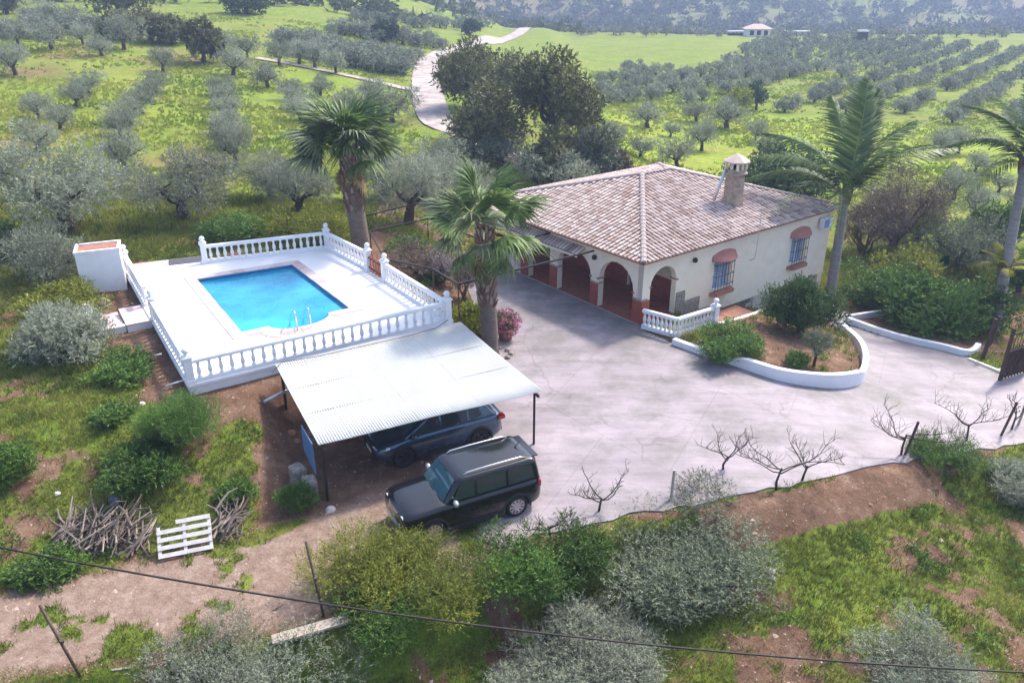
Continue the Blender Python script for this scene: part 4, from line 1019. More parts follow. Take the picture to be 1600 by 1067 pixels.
# ------------------------------------------------------------------ plants
M['olive'] = leaf_mat('olive leaf', (.13, .148, .097), (.37, .40, .30), .28, .55, .35)
M['olive_far'] = leaf_mat('olive foliage', (.135, .158, .108), (.35, .38, .285), .22, .7, .2)
M['oak'] = leaf_mat('holm oak leaf', (.055, .066, .024), (.26, .26, .095), .15)
M['green'] = leaf_mat('green leaf', (.04, .085, .015), (.15, .27, .045), .28)
M['lime'] = leaf_mat('yellow green leaf', (.085, .115, .012), (.34, .36, .05), .3)
M['darkgreen'] = leaf_mat('dark green leaf', (.018, .042, .012), (.08, .145, .035), .2)
M['grey_bush'] = leaf_mat('grey green leaf', (.075, .095, .052), (.235, .265, .17), .18)
M['brown_bush'] = leaf_mat('dry brown twig', (.07, .048, .034), (.24, .175, .13), .1)
M['fan'] = leaf_mat('fan palm leaf', (.05, .10, .03), (.22, .31, .09), .3, .5, .3)
M['fan_pale'] = leaf_mat('pale fan palm leaf', (.05, .09, .03), (.30, .34, .20), .3, .5, .3)
M['feather'] = leaf_mat('feather palm leaf', (.05, .095, .034), (.20, .27, .10), .28, .5, .25)
M['feather_yel'] = leaf_mat('yellowing palm leaf', (.12, .15, .02), (.40, .36, .05), .35)
M['flower'] = leaf_mat('pink flower', (.35, .05, .17), (.75, .28, .45), .25)
M['lav_flower'] = leaf_mat('pale lilac leaf', (.22, .17, .19), (.46, .40, .45), .2)
M['grass'] = leaf_mat('grass blade', (.07, .10, .018), (.25, .255, .06), .3, .6, .2)
M['dry'] = leaf_mat('dry grass blade', (.18, .12, .05), (.40, .30, .15), .2, .8, .1)
M['bark'] = mat('grey brown bark', (.075, .055, .042), rough=.95, var=.45, scale=7, bump=.9, bscale=16)
M['palmbark'] = mat('palm trunk', (.17, .135, .11), rough=.95, var=.3, scale=3, bump=.8, bscale=12, stretch=(1, 1, 5))
M['palmred'] = mat('shaggy palm trunk', (.13, .06, .042), rough=.95, var=.4, scale=9, bump=.9, bscale=18, tint=(.30, .22, .165))
M['smoothtrunk'] = mat('smooth grey palm trunk', (.24, .215, .195), rough=.85, var=.22, scale=2.5, bump=.4, bscale=9, stretch=(.6, .6, 4))
rng = np.random.default_rng(7)
def unit(a): return a / np.maximum(np.linalg.norm(a, axis=-1, keepdims=True), 1e-9)
def leaf_quads(P, D, Ln, Wd, r, tint):
    """diamond leaves at P along D"""
    n = len(P); D = unit(D); S = unit(np.cross(D, r.normal(size=(n, 3))))
    Ln = np.asarray(Ln).reshape(-1, 1) * np.ones((n, 1)); Wd = np.asarray(Wd).reshape(-1, 1) * np.ones((n, 1))
    V = np.stack([P + S * Wd * .5, P + D * Ln, P - S * Wd * .5], 1).reshape(-1, 3)
    Fc = np.arange(3 * n).reshape(n, 3)
    return V, Fc, np.repeat(tint, 3)
def crown(r, clumps, nt, k, leaf, twig, up=.35, fill=.5, squash=1.0, cv=.22):
    """twigs on clump shells, k leaves each"""
    C = np.array([c[:3] for c in clumps]); R = np.array([c[3] for c in clumps]); w = R ** 2.2; w = w / w.sum()
    idx = r.choice(len(C), nt, p=w)
    d = unit(r.normal(size=(nt, 3))); rad = R[idx] * (fill + (1 - fill) * r.random(nt) ** .6)
    p = C[idx] + d * rad[:, None] * np.array([1, 1, squash])
    tdir = unit(d * .8 + r.normal(size=(nt, 3)) * .45 + np.array([0, 0, up]))
    ct = r.normal(.5, cv, len(C))[idx] + r.normal(0, .14, nt)
    s = np.tile(np.linspace(0, 1, k), nt); i2 = np.repeat(np.arange(nt), k)
    P = p[i2] + tdir[i2] * (s * twig)[:, None]
    D = unit(tdir[i2] * .7 + r.normal(size=(nt * k, 3)) * .6)
    t = np.clip(ct[i2] + r.normal(0, .12, nt * k), 0, 1)
    return leaf_quads(P, D, leaf[0] * r.uniform(.7, 1.25, nt * k), leaf[1] * r.uniform(.7, 1.25, nt * k), r, t)
def limb(mb, a, b, ra, rb, rg, wob=.12, n=5, seg=6):
    a = Vector(a); b = Vector(b); L_ = (b - a).length
    P = [a.lerp(b, k / n) + (Vector((rg.uniform(-1, 1), rg.uniform(-1, 1), rg.uniform(-.5, .5))) * wob * L_ * (0 if k in (0, n) else 1)) for k in range(n + 1)]
    mb.tube(P, [ra + (rb - ra) * k / n for k in range(n + 1)], seg); return P
def olive_parts(seed, W=5.0, H=4.2, nt=1000, k=9, leaf=(.17, .05), twig=.42, trunkh=.28, nl=5, mat_='olive', far=False, up=.35, spread=1.0, seg=7, cl=3, cr=(.20, .30), fill=.45):
    rg = random.Random(seed); r = np.random.default_rng(seed)
    mb = MB(); th = H * trunkh; lean = Vector((rg.uniform(-.2, .2), rg.uniform(-.2, .2), 0)) * W * .3
    base = Vector((0, 0, -.25)); top = Vector((lean.x * .5, lean.y * .5, th))
    tr = W * .055
    limb(mb, base, top, tr * 1.5, tr * 1.05, rg, .06, 4, seg)
    clumps = []
    a0 = rg.uniform(0, 6.28)
    for i in range(nl):
        a = a0 + 6.283 * i / nl + rg.uniform(-.35, .35); rad = W * .5 * rg.uniform(.5, .74) * spread
        e = Vector((math.cos(a) * rad + lean.x, math.sin(a) * rad + lean.y, th + (H - th) * rg.uniform(.28, .62)))
        P = limb(mb, top - Vector((0, 0, .1)), e, tr * .62, tr * .2, rg, .1, 4, max(4, seg - 2))
        for j in range(cl):
            q = e + Vector((rg.gauss(0, 1), rg.gauss(0, 1), rg.gauss(0, .7))) * W * .11
            clumps.append((q.x, q.y, max(q.z, th * .8), W * rg.uniform(*cr) * .72))
        if not far:
            for j in range(2):
                limb(mb, P[3], e + Vector((rg.gauss(0, 1), rg.gauss(0, 1), rg.gauss(.5, .5))) * W * .12, tr * .25, tr * .06, rg, .1, 3, 4)
    for i in range(max(2, nl // 2)):
        a = rg.uniform(0, 6.28); clumps.append((lean.x + math.cos(a) * W * .13, lean.y + math.sin(a) * W * .13, H - W * rg.uniform(.16, .24), W * rg.uniform(*cr) * .8))
    V, Fc, t = crown(r, clumps, nt, k, leaf, twig, up, fill)
    # bring the plant to its surveyed width and height
    kx = W / max(1e-3, .5 * (np.ptp(np.percentile(V[:, 0], (1.5, 98.5))) + np.ptp(np.percentile(V[:, 1], (1.5, 98.5))))); kz = H / np.percentile(V[:, 2], 98.5)
    S = np.array([kx, kx, kz]); V = V * S; mb.v = [(q[0] * kx, q[1] * kx, q[2] * kz) for q in mb.v]
    return mb, (V, Fc, t)
def fit_h(b, W, hpx):
    """plant height whose outline reaches hpx above its foot, seen from above"""
    v = Vector(b) - Vector((0, 0, CAM_H)); ph = math.atan2(-v.z, math.hypot(v.x, v.y)); h = px2m(b, hpx); c, s = math.cos(ph), math.sin(ph)
    lo, hi = .05, 30.0
    for _ in range(40):
        m = (lo + hi) / 2
        if .6 * m * c + math.hypot(.4 * m * c, W / 2 * s) < h: lo = m
        else: hi = m
    return max(m, .34 * W)
def two_meshes(mb, cr, m, nm):
    return mb.mesh('trunk', M['bark'], True), np_mesh('crown', cr[0], cr[1], M[m], cr[2])
def joined(mb, cr, m):
    """small far tree in one mesh, trunk and crown materials"""
    bm_ = mb.mesh('t', M['bark']); nv = len(bm_.vertices); V0 = np.empty(nv * 3, np.float32); bm_.vertices.foreach_get('co', V0); V0 = V0.reshape(-1, 3)
    q = [tuple(f.vertices) for f in bm_.polygons if len(f.vertices) == 4]; q = np.array(q, np.int32).reshape(-1, 4); q = np.concatenate([q[:, [0, 1, 2]], q[:, [0, 2, 3]]])
    V, Fc, t = cr; Vn = np.concatenate([V0, V]); Fn = np.concatenate([q, Fc + nv]); tn = np.concatenate([np.full(nv, .5), t])
    bpy.data.meshes.remove(bm_)
    return Vn, Fn, tn, len(q)
OL_HI = [two_meshes(*olive_parts(100 + i, nt=2200, k=9, leaf=(.16, .042), fill=.3), 'olive', 'olive_tree') for i in range(4)]
OL_MID = [two_meshes(*olive_parts(200 + i, nt=850, k=6, leaf=(.28, .08), twig=.5, seg=6), 'olive', 'olive_tree') for i in range(4)]
_lo = [joined(*olive_parts(300 + i, W=4.0, H=3.3, nt=330, k=4, leaf=(.42, .18), twig=.45, seg=5, nl=4, far=True, trunkh=.25, cl=2, cr=(.28, .38)), 'olive_far') for i in range(5)]
OL_LO = []
for V, Fc, t, nq in _lo: OL_LO.append(np_mesh('olive_tree', V, Fc, [M['bark'], M['olive_far']], t, fmat=[0] * nq + [1] * (len(Fc) - nq)))
def plant_tree(name, label, cat, base, meshes, sc, rz, group=None, rnd=None, scz=None):
    """thing > trunk, crown"""
    r = thing(name, label, cat, base, rz, group); r.scale = (sc, sc, scz or sc)
    ob('trunk', meshes[0], r); ob('crown', meshes[1], r); return r
trg = random.Random(17)
def olive_px(px, py, wpx, label, kind='mid', hpx=None, dz=0.0, group=None):
    """an olive tree surveyed by its foot and crown width"""
    b = gp(px, py); w = px2m(b, wpx); i = trg.randrange(4); rz = trg.uniform(0, 6.28)
    base = {'hi': OL_HI, 'mid': OL_MID}[kind]
    sc = w / 5.0; scz = sc
    if hpx: scz = fit_h(b, w, hpx) / 4.2
    return plant_tree('olive_tree', label, 'tree', b - Vector((0, 0, .05)), base[i], sc, rz, group, scz=scz)
G_L = 'olive trees around the pool and the left field'
olive_px(108, 362, 168, 'large silvery olive tree at the left edge, behind the pump house', 'hi', 135, group=G_L)
olive_px(290, 345, 148, 'large dense olive tree directly behind the pool, with a thick trunk', 'hi', 108, group=G_L)
olive_px(425, 312, 85, 'olive tree between the pool and the field, left of the shaggy palm', 'hi', 75, group=G_L)
olive_px(470, 335, 95, 'olive tree behind the far right corner of the pool balustrade', 'hi', 80, group=G_L)
olive_px(200, 272, 62, 'thin olive tree at the near end of the second field row', 'mid', 70, group=G_L)
olive_px(370, 262, 62, 'pale olive tree at the near end of the middle field row', 'mid', 70, group=G_L)
olive_px(640, 350, 115, 'grey olive tree behind the pergola, right of the shaggy palm', 'hi', 105, group=G_L)
olive_px(705, 330, 110, 'grey olive tree behind the pergola, left of the tall fan palm crown', 'hi', 85, group=G_L)
olive_px(600, 305, 80, 'olive tree right behind the shaggy palm crown', 'mid', 80, group=G_L)
olive_px(672, 300, 70, 'pale olive tree left of the farm road, below the dark olive', 'mid', 60, group=G_L)
olive_px(615, 192, 85, 'dark olive tree standing at the left side of the pale road', 'mid', 55, group=G_L)
olive_px(690, 262, 70, 'small grey olive tree below the bend of the pale road', 'mid', 50, group=G_L)
olive_px(835, 285, 80, 'pale olive shrub tree right above the fan palm crown', 'mid', 55, group=G_L)
olive_px(890, 300, 70, 'silvery olive tree just behind the left end of the house roof', 'mid', 60, group=G_L)
olive_px(780, 262, 80, 'silvery olive tree in front of the oaks by the road', 'mid', 50, group=G_L)
olive_px(1000, 262, 0.01, '', 'mid') if False else None
# left field rows (foot pixels, near to far)
ROWS = [('first', [(60, 238, 75), (95, 205, 60), (62, 186, 60), (120, 168, 55), (140, 148, 55)], 'leftmost'),
        ('second', [(190, 215, 62), (205, 195, 58), (222, 178, 56), (235, 160, 54), (245, 145, 50)], 'second from the left'),
        ('third', [(355, 232, 62), (357, 212, 62), (354, 190, 58), (352, 170, 56), (348, 152, 50)], 'middle'),
        ('fourth', [(470, 190, 60), (462, 172, 56), (455, 158, 50)], 'rightmost')]
ORD = ['nearest', 'second nearest', 'third nearest', 'fourth nearest', 'farthest', 'sixth', 'seventh']
for nm, pts, word in ROWS:
    for k, (px, py, w) in enumerate(pts):
        o_ = ORD[k] if k < len(pts) - 1 else 'farthest'
        olive_px(px, py, w * .84, f'silvery olive tree, {o_} in the {word} row of the left field', 'mid', w * .66, group='olive trees in the field rows')
# scattered trees higher in the left field
SC1 = [(25, 118, 55, 'olive at the left edge above the field rows, with a low crown'), (195, 78, 60, 'dark broad olive tree high on the left slope'), (320, 98, 52, 'tall brownish tree with a clear trunk at the top of the field'),
       (350, 82, 40, 'olive right behind the tall brownish tree'), (365, 118, 48, 'bare-limbed spreading olive alone in the field'), (420, 138, 44, 'small bare olive on a single stem in the field'), (255, 112, 42, 'thin pale olive left of the bare-limbed one'),
       (388, 92, 40, 'olive in the line along the top of the field, left end'), (438, 103, 44, 'leaning olive in the line along the top of the field'), (468, 100, 42, 'olive in the line along the top of the field, third'), (492, 106, 44, 'olive in the line along the top of the field, right of the leaning one'),
       (525, 116, 44, 'olive near the pale side path, right end of the line'), (160, 88, 36, 'small olive beside the dark broad one on the slope'), (75, 46, 50, 'rounded olive on the upper left slope'), (110, 45, 40, 'olive right of the rounded one on the upper left slope'),
       (28, 72, 44, 'olive near the left edge on the upper slope'), (82, 78, 48, 'olive in the hedge line on the upper slope'), (130, 70, 36, 'olive in the hedge line right of the centre on the upper slope'), (45, 40, 30, 'bare thin olive on the skyward slope at left'),
       (500, 150, 36, 'lone small olive in the grass right of the rows'), (585, 160, 44, 'olive between the side path and the road'), (540, 175, 42, 'olive left of the road junction in the grass')]
for px, py, w, lb in SC1: olive_px(px, py, w, lb, 'mid', w * .85, group='scattered olive trees on the left slope')
# meadow behind the house
SC2 = [(1012, 200, 44, 'round olive nearest the oaks in the lime meadow'), (960, 222, 34, 'small olive just right of the oaks in the meadow'), (1047, 214, 26, 'young olive between two bigger ones in the meadow'), (1058, 262, 52, 'dark olive standing just behind the roof peak'),
       (1097, 236, 52, 'olive with forked trunk left of the chimney in the meadow'), (1136, 202, 54, 'broad olive in the middle of the lime meadow'), (1180, 221, 36, 'small leaning olive right in the meadow behind the chimney'), (1088, 190, 34, 'small olive at the top edge of the meadow'),
       (1470, 245, 46, 'olive under the right tips of the feather palm'), (1497, 240, 44, 'second olive right of the feather palm tips'), (1523, 268, 34, 'small round olive at the right of the meadow'), (1490, 312, 56, 'double-tiered olive in the right meadow'), (1520, 345, 62, 'broad olive with thick trunk in the right meadow'),
       (1585, 330, 40, 'small olive at the right edge of the meadow'), (1560, 300, 34, 'thin young olive behind the right edge palm'), (1200, 250, 40, 'low olive behind the roof right of the chimney'), (1000, 246, 36, 'grey young olive right above the roof ridge')]
for px, py, w, lb in SC2: olive_px(px, py, w, lb, 'mid', w * .9, group='olive trees in the lime-green meadow')
# big grove on the valley floor: trees in rows
def grove():
    spots = []
    dirv = Vector((.60, .80)).normalized(); per = Vector((dirv.y, -dirv.x)); rg = random.Random(5)
    reg = [tuple(gp(*p)[:2]) for p in ((925, 118), (1010, 110), (1085, 118), (1120, 102), (1165, 78), (1205, 60), (1400, 62), (1640, 90), (1760, 130), (1760, 215), (1540, 205), (1400, 182), (1250, 178), (1100, 160), (1000, 172), (930, 172))]
    o = Vector((20, 95))
    for i in range(-20, 36):
        for j in range(-24, 46):
            p = o + per * (i * 6.2 + rg.uniform(-.5, .5)) + dirv * (j * 3.7 + rg.uniform(-.6, .6))
            if rg.random() < .09: continue
            spots.append((i, j, p.x, p.y, rg.uniform(2.5, 3.3)))
    sd = poly_sd(np.array([s[2] for s in spots]), np.array([s[3] for s in spots]), reg)
    spots = [s for s, d in zip(spots, sd) if d < 0]
    fd = line_sd(np.array([s[2] for s in spots]), np.array([s[3] for s in spots]), FOOT)
    return [s for s, d in zip(spots, fd) if d > 1.8]
G = grove()
rg_ = random.Random(12)
# hedge-like lines left of the road and beyond the field
for (a, b, n, w) in (((440, 72), (660, 105), 22, 40), ((520, 55), (700, 78), 16, 34), ((470, 85), (640, 120), 16, 42), ((0, 60), (230, 52), 14, 44), ((560, 35), (760, 48), 16, 26), ((760, 40), (900, 36), 12, 20), ((900, 53), (1180, 55), 34, 15), ((1190, 53), (1600, 56), 46, 16)):
    for k in range(n):
        t = (k + rg_.uniform(-.3, .3)) / n; p = gp(a[0] + (b[0] - a[0]) * t, a[1] + (b[1] - a[1]) * t + rg_.uniform(-4, 4)); G.append((900 + w, k, p.x, p.y, px2m(p, w * rg_.uniform(.75, 1.2))))
_gz = zt(np.array([g[2] for g in G]), np.array([g[3] for g in G])); G = [(*g, float(q)) for g, q in zip(G, _gz)]
G.sort(key=lambda s: -s[4] / math.hypot(s[2], s[3]))
NB = 205
rows = {}
for s in G[:NB]: rows.setdefault(s[0], []).append(s)
keys = sorted([k for k in rows if k < 900]); W_ORD = ['first', 'second', 'third', 'fourth', 'fifth', 'sixth', 'seventh', 'eighth', 'ninth', 'tenth', 'eleventh', 'twelfth', 'thirteenth', 'fourteenth', 'fifteenth', 'sixteenth', 'seventeenth', 'eighteenth', 'nineteenth', 'twentieth', 'twenty-first', 'twenty-second', 'twenty-third', 'twenty-fourth', 'twenty-fifth', 'twenty-sixth', 'twenty-seventh', 'twenty-eighth', 'twenty-ninth', 'thirtieth']
LINE = {940: 'hedge topping the left field, from left', 934: 'hedge below the wooded slope, from left', 942: 'hedge beside the side path, from left', 944: 'hedge on the upper left slope', 926: 'far bush line left of the road', 920: 'far bush line behind the road', 915: 'tree belt beyond the green field', 916: 'tree belt beyond the valley grove'}
for key, ss_ in rows.items():
    ss_.sort(key=lambda s: math.hypot(s[2], s[3]) if key < 900 else s[2])
    for k, s in enumerate(ss_):
        if key < 900: lb = f'grey grove olive, {W_ORD[min(k, 29)]} tree from the near end of the {W_ORD[min(keys.index(key), 29)]} row from left'
        else: lb = f'small grey tree, {W_ORD[min(k, 29)]} along the {LINE[key]}'
        o = ob('olive_tree', OL_LO[(s[0] * 7 + s[1] * 3) % 5], None, (s[2], s[3], s[5] - .1), (0, 0, (s[0] * 3.7 + s[1] * 1.9) % 6.28), (s[4] / 4.2, s[4] / 4.2, s[4] / 4.9))
        tag(o, lb, 'tree', 'olive trees of the valley grove and hedge lines')
rest = G[NB:]
def far_mass(name, spots, label, m, src):
    Vs = []; Fs = []; Ts = []; o = 0; r = np.random.default_rng(3); fm = []
    for (x, y, z, w, a, i) in spots:
        V, Fc, t, nq = src[i % len(src)]; c, s = math.cos(a), math.sin(a); k = w / 4.2
        R = np.array([[c, s, 0], [-s, c, 0], [0, 0, 1]]) * k
        Vs.append(V @ R + np.array([x, y, z])); Fs.append(Fc + o); Ts.append(np.clip(t + r.normal(0, .1), 0, 1)); o += len(V); fm += [0] * nq + [1] * (len(Fc) - nq)
    me = np_mesh(name, np.concatenate(Vs), np.concatenate(Fs), [M['bark'], M[m]], np.concatenate(Ts), fmat=fm)
    return stuff(ob(name, me), label, 'trees')
_vlo = [joined(*olive_parts(400 + i, W=4.0, H=3.3, nt=90, k=3, leaf=(.75, .38), twig=.4, seg=4, nl=3, far=True, trunkh=.22, cl=2, cr=(.30, .40)), 'olive_far') for i in range(4)]
_wood = [joined(*olive_parts(430 + i, W=4.0, H=3.2, nt=26, k=2, leaf=(1.5, 1.0), twig=.4, seg=3, nl=3, far=True, trunkh=.15, cl=2, cr=(.30, .42)), 'olive_far') for i in range(4)]
_wood = [(V[Fc[nq:].min():], Fc[nq:] - Fc[nq:].min(), t[Fc[nq:].min():], 0) for V, Fc, t, nq in _wood]
if rest: far_mass('far_olive_grove', [(s[2], s[3], s[5] - .1, s[4], (s[1] * 1.3) % 6.28, abs(s[1])) for s in rest], 'distant part of the olive grove in the valley', 'olive_far', _vlo)
# far hills and the upper left slope: woodland read as one mass
def woods():
    r = np.random.default_rng(9); out = []; n = 0
    M['wood_far'] = leaf_mat('woodland foliage', (.05, .07, .035), (.17, .19, .10), .1, .8, .15)
    while n < 4200:
        y = r.uniform(320, 1150) ** 1.0; x = r.uniform(-.35, .78) * y
        if fbm(np.array([x * .008]), np.array([y * .008]), 91)[0] < .40 and r.random() < .85: continue
        out.append((x, y, 0, r.uniform(3.5, 7.5) * (1 + y / 1500), r.uniform(0, 6.28), n)); n += 1
    k = 0
    while k < 260:
        y = r.uniform(135, 330); x = r.uniform(-.55, .1) * y
        if fbm(np.array([x * .02]), np.array([y * .02]), 93)[0] < .42 + .25 * float(ss(190, 140, y)): continue
        out.append((x, y, 0, r.uniform(4, 7.0), r.uniform(0, 6.28), k)); k += 1
    z = zt(np.array([s[0] for s in out]), np.array([s[1] for s in out]))
    far_mass('far_woodland', [(s[0], s[1], zz - .4, s[3], s[4], s[5]) for s, zz in zip(out, z)], 'wooded hillsides across the top of the view', 'wood_far', _wood)
woods()

# ------------------------------------------------------------------ oaks by the road
def oak(label, px, py, w, h, seed, m='oak', nt=3400, trunkh=.25, nl=7, name='oak_tree', group='oaks beside the farm road', leaf=(.30, .14), cr=(.2, .32), cl=4, fill=.4):
    b = gp(px, py); W = px2m(b, w); H = fit_h(b, W, h)
    mb, c = olive_parts(seed, W=W, H=H, nt=nt, k=6, leaf=leaf, twig=.4, trunkh=trunkh, nl=nl, cl=cl, cr=cr, up=.2, fill=fill)
    tm, cm = two_meshes(mb, c, m, name); return plant_tree(name, label, 'tree', b, (tm, cm), 1, 0, group)
oak('broad brownish-green oak, back left of the oak clump by the road', 750, 190, 132, 112, 501)
oak('tall open oak with visible forking trunk, right side of the clump', 862, 258, 130, 160, 502, trunkh=.32)
oak('low bushy oak at the front left of the clump by the road', 765, 248, 132, 112, 503, nt=2600, trunkh=.12)
oak('rounded oak at the back right of the clump, touching the meadow', 905, 215, 55, 70, 504, nt=1100)
oak('dark shrubby oak at the foot of the tall open oak', 870, 285, 80, 80, 505, nt=1300, trunkh=.06)
oak('bushy blue-grey tree right of the oaks behind the roof', 922, 285, 85, 80, 506, m='grey_bush', nt=1500, trunkh=.06, name='broadleaf_tree', group='trees behind the house')
oak('reddish brown bush between the grey tree and the meadow', 962, 285, 45, 45, 507, m='brown_bush', nt=500, trunkh=.04, name='bush', group='trees behind the house')
oak('dark green dense tree behind the roof, left of the feather palm', 1215, 312, 140, 75, 508, m='darkgreen', nt=2200, trunkh=.06, name='broadleaf_tree', group='trees behind the house')
oak('bare brown tangled thicket right of the feather palm trunk', 1395, 385, 120, 120, 509, m='brown_bush', nt=2600, trunkh=.04, name='thicket', group='trees behind the house', leaf=(.30, .028), fill=.1)
oak('low brown tangled thicket behind the house corner and palm trunk', 1345, 400, 75, 95, 510, m='brown_bush', nt=1500, trunkh=.04, name='thicket', group='trees behind the house', leaf=(.28, .028), fill=.1)
oak('bright green small tree at the edge of the valley grove', 1150, 178, 40, 40, 511, m='lime', nt=500, name='broadleaf_tree', group='trees behind the house')
oak('dark rounded tree behind the bright green one at the grove edge', 1182, 172, 34, 42, 512, m='darkgreen', nt=400, name='broadleaf_tree', group='trees behind the house')
for k, (px, py, w, h, lb) in enumerate(((195, 30, 95, 62, 'huge dark spreading oak at the top left of the slope'), (205, 62, 90, 44, 'russet oak below the huge dark one on the slope'), (265, 68, 60, 40, 'russet low oak right of the other russet one'), (318, 100, 56, 62, 'brown-crowned oak on a clear trunk at the top of the field'),
                                       (12, 22, 40, 36, 'dark oak cut by the left edge at the top'), (385, 22, 60, 34, 'dark oak at the top of the picture above the hedge lines'), (735, 55, 26, 22, 'single dark tree beside the pale road, near its far end'), (600, 68, 34, 30, 'dark tree in the upper meadow left of the road'))):
    oak(lb, px, py, w, h, 520 + k, nt=900, m='oak' if k not in (5, 6, 7) else 'darkgreen', leaf=(.5, .24), group='oaks on the left slope')

# ------------------------------------------------------------------ palms
def fan_leaf(seed, R=1.0, droop=.35, seg=34):
    """one fan leaf: petiole along +x from the origin, blades fanned round its tip"""
    rg = random.Random(seed); V = []; Fc = []; T = []
    pl = R * 1.05
    def strip(P, Wd, nrm, t):
        o = len(V)
        for p, w, n_ in zip(P, Wd, nrm): V.extend([p - n_ * w, p + n_ * w]); T.extend([t, t])
        for i in range(len(P) - 1): Fc.append((o + 2 * i, o + 2 * i + 1, o + 2 * i + 3, o + 2 * i + 2))
    sag = lambda d: Vector((0, 0, -droop * .25 * d * d))
    P = [Vector((pl * k / 4, 0, 0)) + sag(pl * k / 4) for k in range(5)]
    strip(P, [.035, .03, .026, .022, .02], [Vector((0, 1, 0))] * 5, .95)
    hub = P[-1]
    for i in range(seg):
        a = -2.2 + 4.4 * i / (seg - 1); L_ = R * (1.0 - .22 * abs(a) / 2.2) * rg.uniform(.88, 1.05)
        d = Vector((math.cos(a), math.sin(a), 0)); n_ = Vector((-d.y, d.x, 0)); Q = []; Wd = []
        for k in range(6):
            s = k / 5; p = hub + d * (L_ * s) + Vector((0, 0, .10 * R * (1 - abs(a) / 2.2) * math.sin(s * 2) - droop * (s ** 2.2) * L_ * (1 if s > .3 else .5) * rg.uniform(.7, 1.15) - droop * .25 * pl * pl))
            Q.append(p + Vector((0, 0, (.02 if i % 2 else -.02) * R * s))); Wd.append(R * (.058 * min(1, s * 2.6 + .08) if s < .45 else .058 * max(.04, 1 - (s - .45) * 1.9)))
        strip(Q, Wd, [n_ + Vector((0, 0, .35 if i % 2 else -.35))] * 6, min(1, max(0, rg.gauss(.45, .2))))
    return np.array([tuple(v) for v in V]), np.array(Fc), np.array(T)
def feather_leaf(seed, L_=3.2, droop=.5, n=46, wl=.62, tw=.0):
    """one feather frond along +x: arching rachis with hanging leaflets"""
    rg = random.Random(seed); V = []; Fc = []; T = []
    def pt(s): x = L_ * (s - .10 * s * s); return Vector((x, tw * s * s * L_, .10 * L_ * math.sin(s * 2.0) - droop * L_ * s ** 2.4))
    P = [pt(k / 12) for k in range(13)]
    for k in range(12):
        o = len(V); w0 = .035 * (1 - k / 13); w1 = .035 * (1 - (k + 1) / 13)
        V += [P[k] + Vector((0, -w0, 0)), P[k] + Vector((0, w0, 0)), P[k + 1] + Vector((0, w1, 0)), P[k + 1] + Vector((0, -w1, 0))]; T += [.9] * 4; Fc.append((o, o + 1, o + 2, o + 3))
    for i in range(n):
        s = .12 + .88 * i / (n - 1); p = pt(s); tg = (pt(min(1, s + .02)) - pt(s - .02)).normalized()
        ll = wl * (math.sin(math.pi * min(1, s * .86 + .14)) ** .6) * rg.uniform(.85, 1.15)
        for sd in (-1, 1):
            d = (tg * .55 + Vector((0, sd, 0)) * .9 + Vector((0, 0, rg.uniform(.0, .5)))).normalized(); t = min(1, max(0, rg.gauss(.42, .2)))
            sidev = d.cross(Vector((0, 0, 1))).normalized(); o = len(V); q = []
            for k in range(4):
                u = k / 3; q.append(p + d * ll * u + Vector((0, 0, -.55 * ll * u * u)))
            for k, w in enumerate((.012, .026, .02, .003)): V += [q[k] - sidev * w - Vector((0, 0, w * .5)), q[k] + sidev * w + Vector((0, 0, w * .5))]; T += [t, t]
            for k in range(3): Fc.append((o + 2 * k, o + 2 * k + 1, o + 2 * k + 3, o + 2 * k + 2))
    return np.array([tuple(v) for v in V]), np.array(Fc), np.array(T)
def place_frond(root, me, origin, az, el, sc, roll=0.0):
    o = ob('frond', me, root, origin); o.rotation_mode = 'QUATERNION'
    q = Matrix.Rotation(az, 4, 'Z') @ Matrix.Rotation(-el, 4, 'Y') @ Matrix.Rotation(roll, 4, 'X')
    o.rotation_quaternion = q.to_quaternion(); o.scale = (sc, sc, sc); return o
FAN = [np_mesh('frond', *fan_leaf(i, 1.0, .38 + .25 * (i % 3))[:2], M['fan'], fan_leaf(i, 1.0, .38 + .25 * (i % 3))[2]) for i in range(4)]
FANP = [np_mesh('frond', *fan_leaf(10 + i, 1.0, .55 + .2 * (i % 3))[:2], M['fan_pale'], fan_leaf(10 + i, 1.0, .55 + .2 * (i % 3))[2]) for i in range(3)]
FDEAD = [np_mesh('dead_frond', *fan_leaf(60 + i, 1.0, .3)[:2], M['dry'], fan_leaf(60 + i, 1.0, .3)[2]) for i in range(2)]
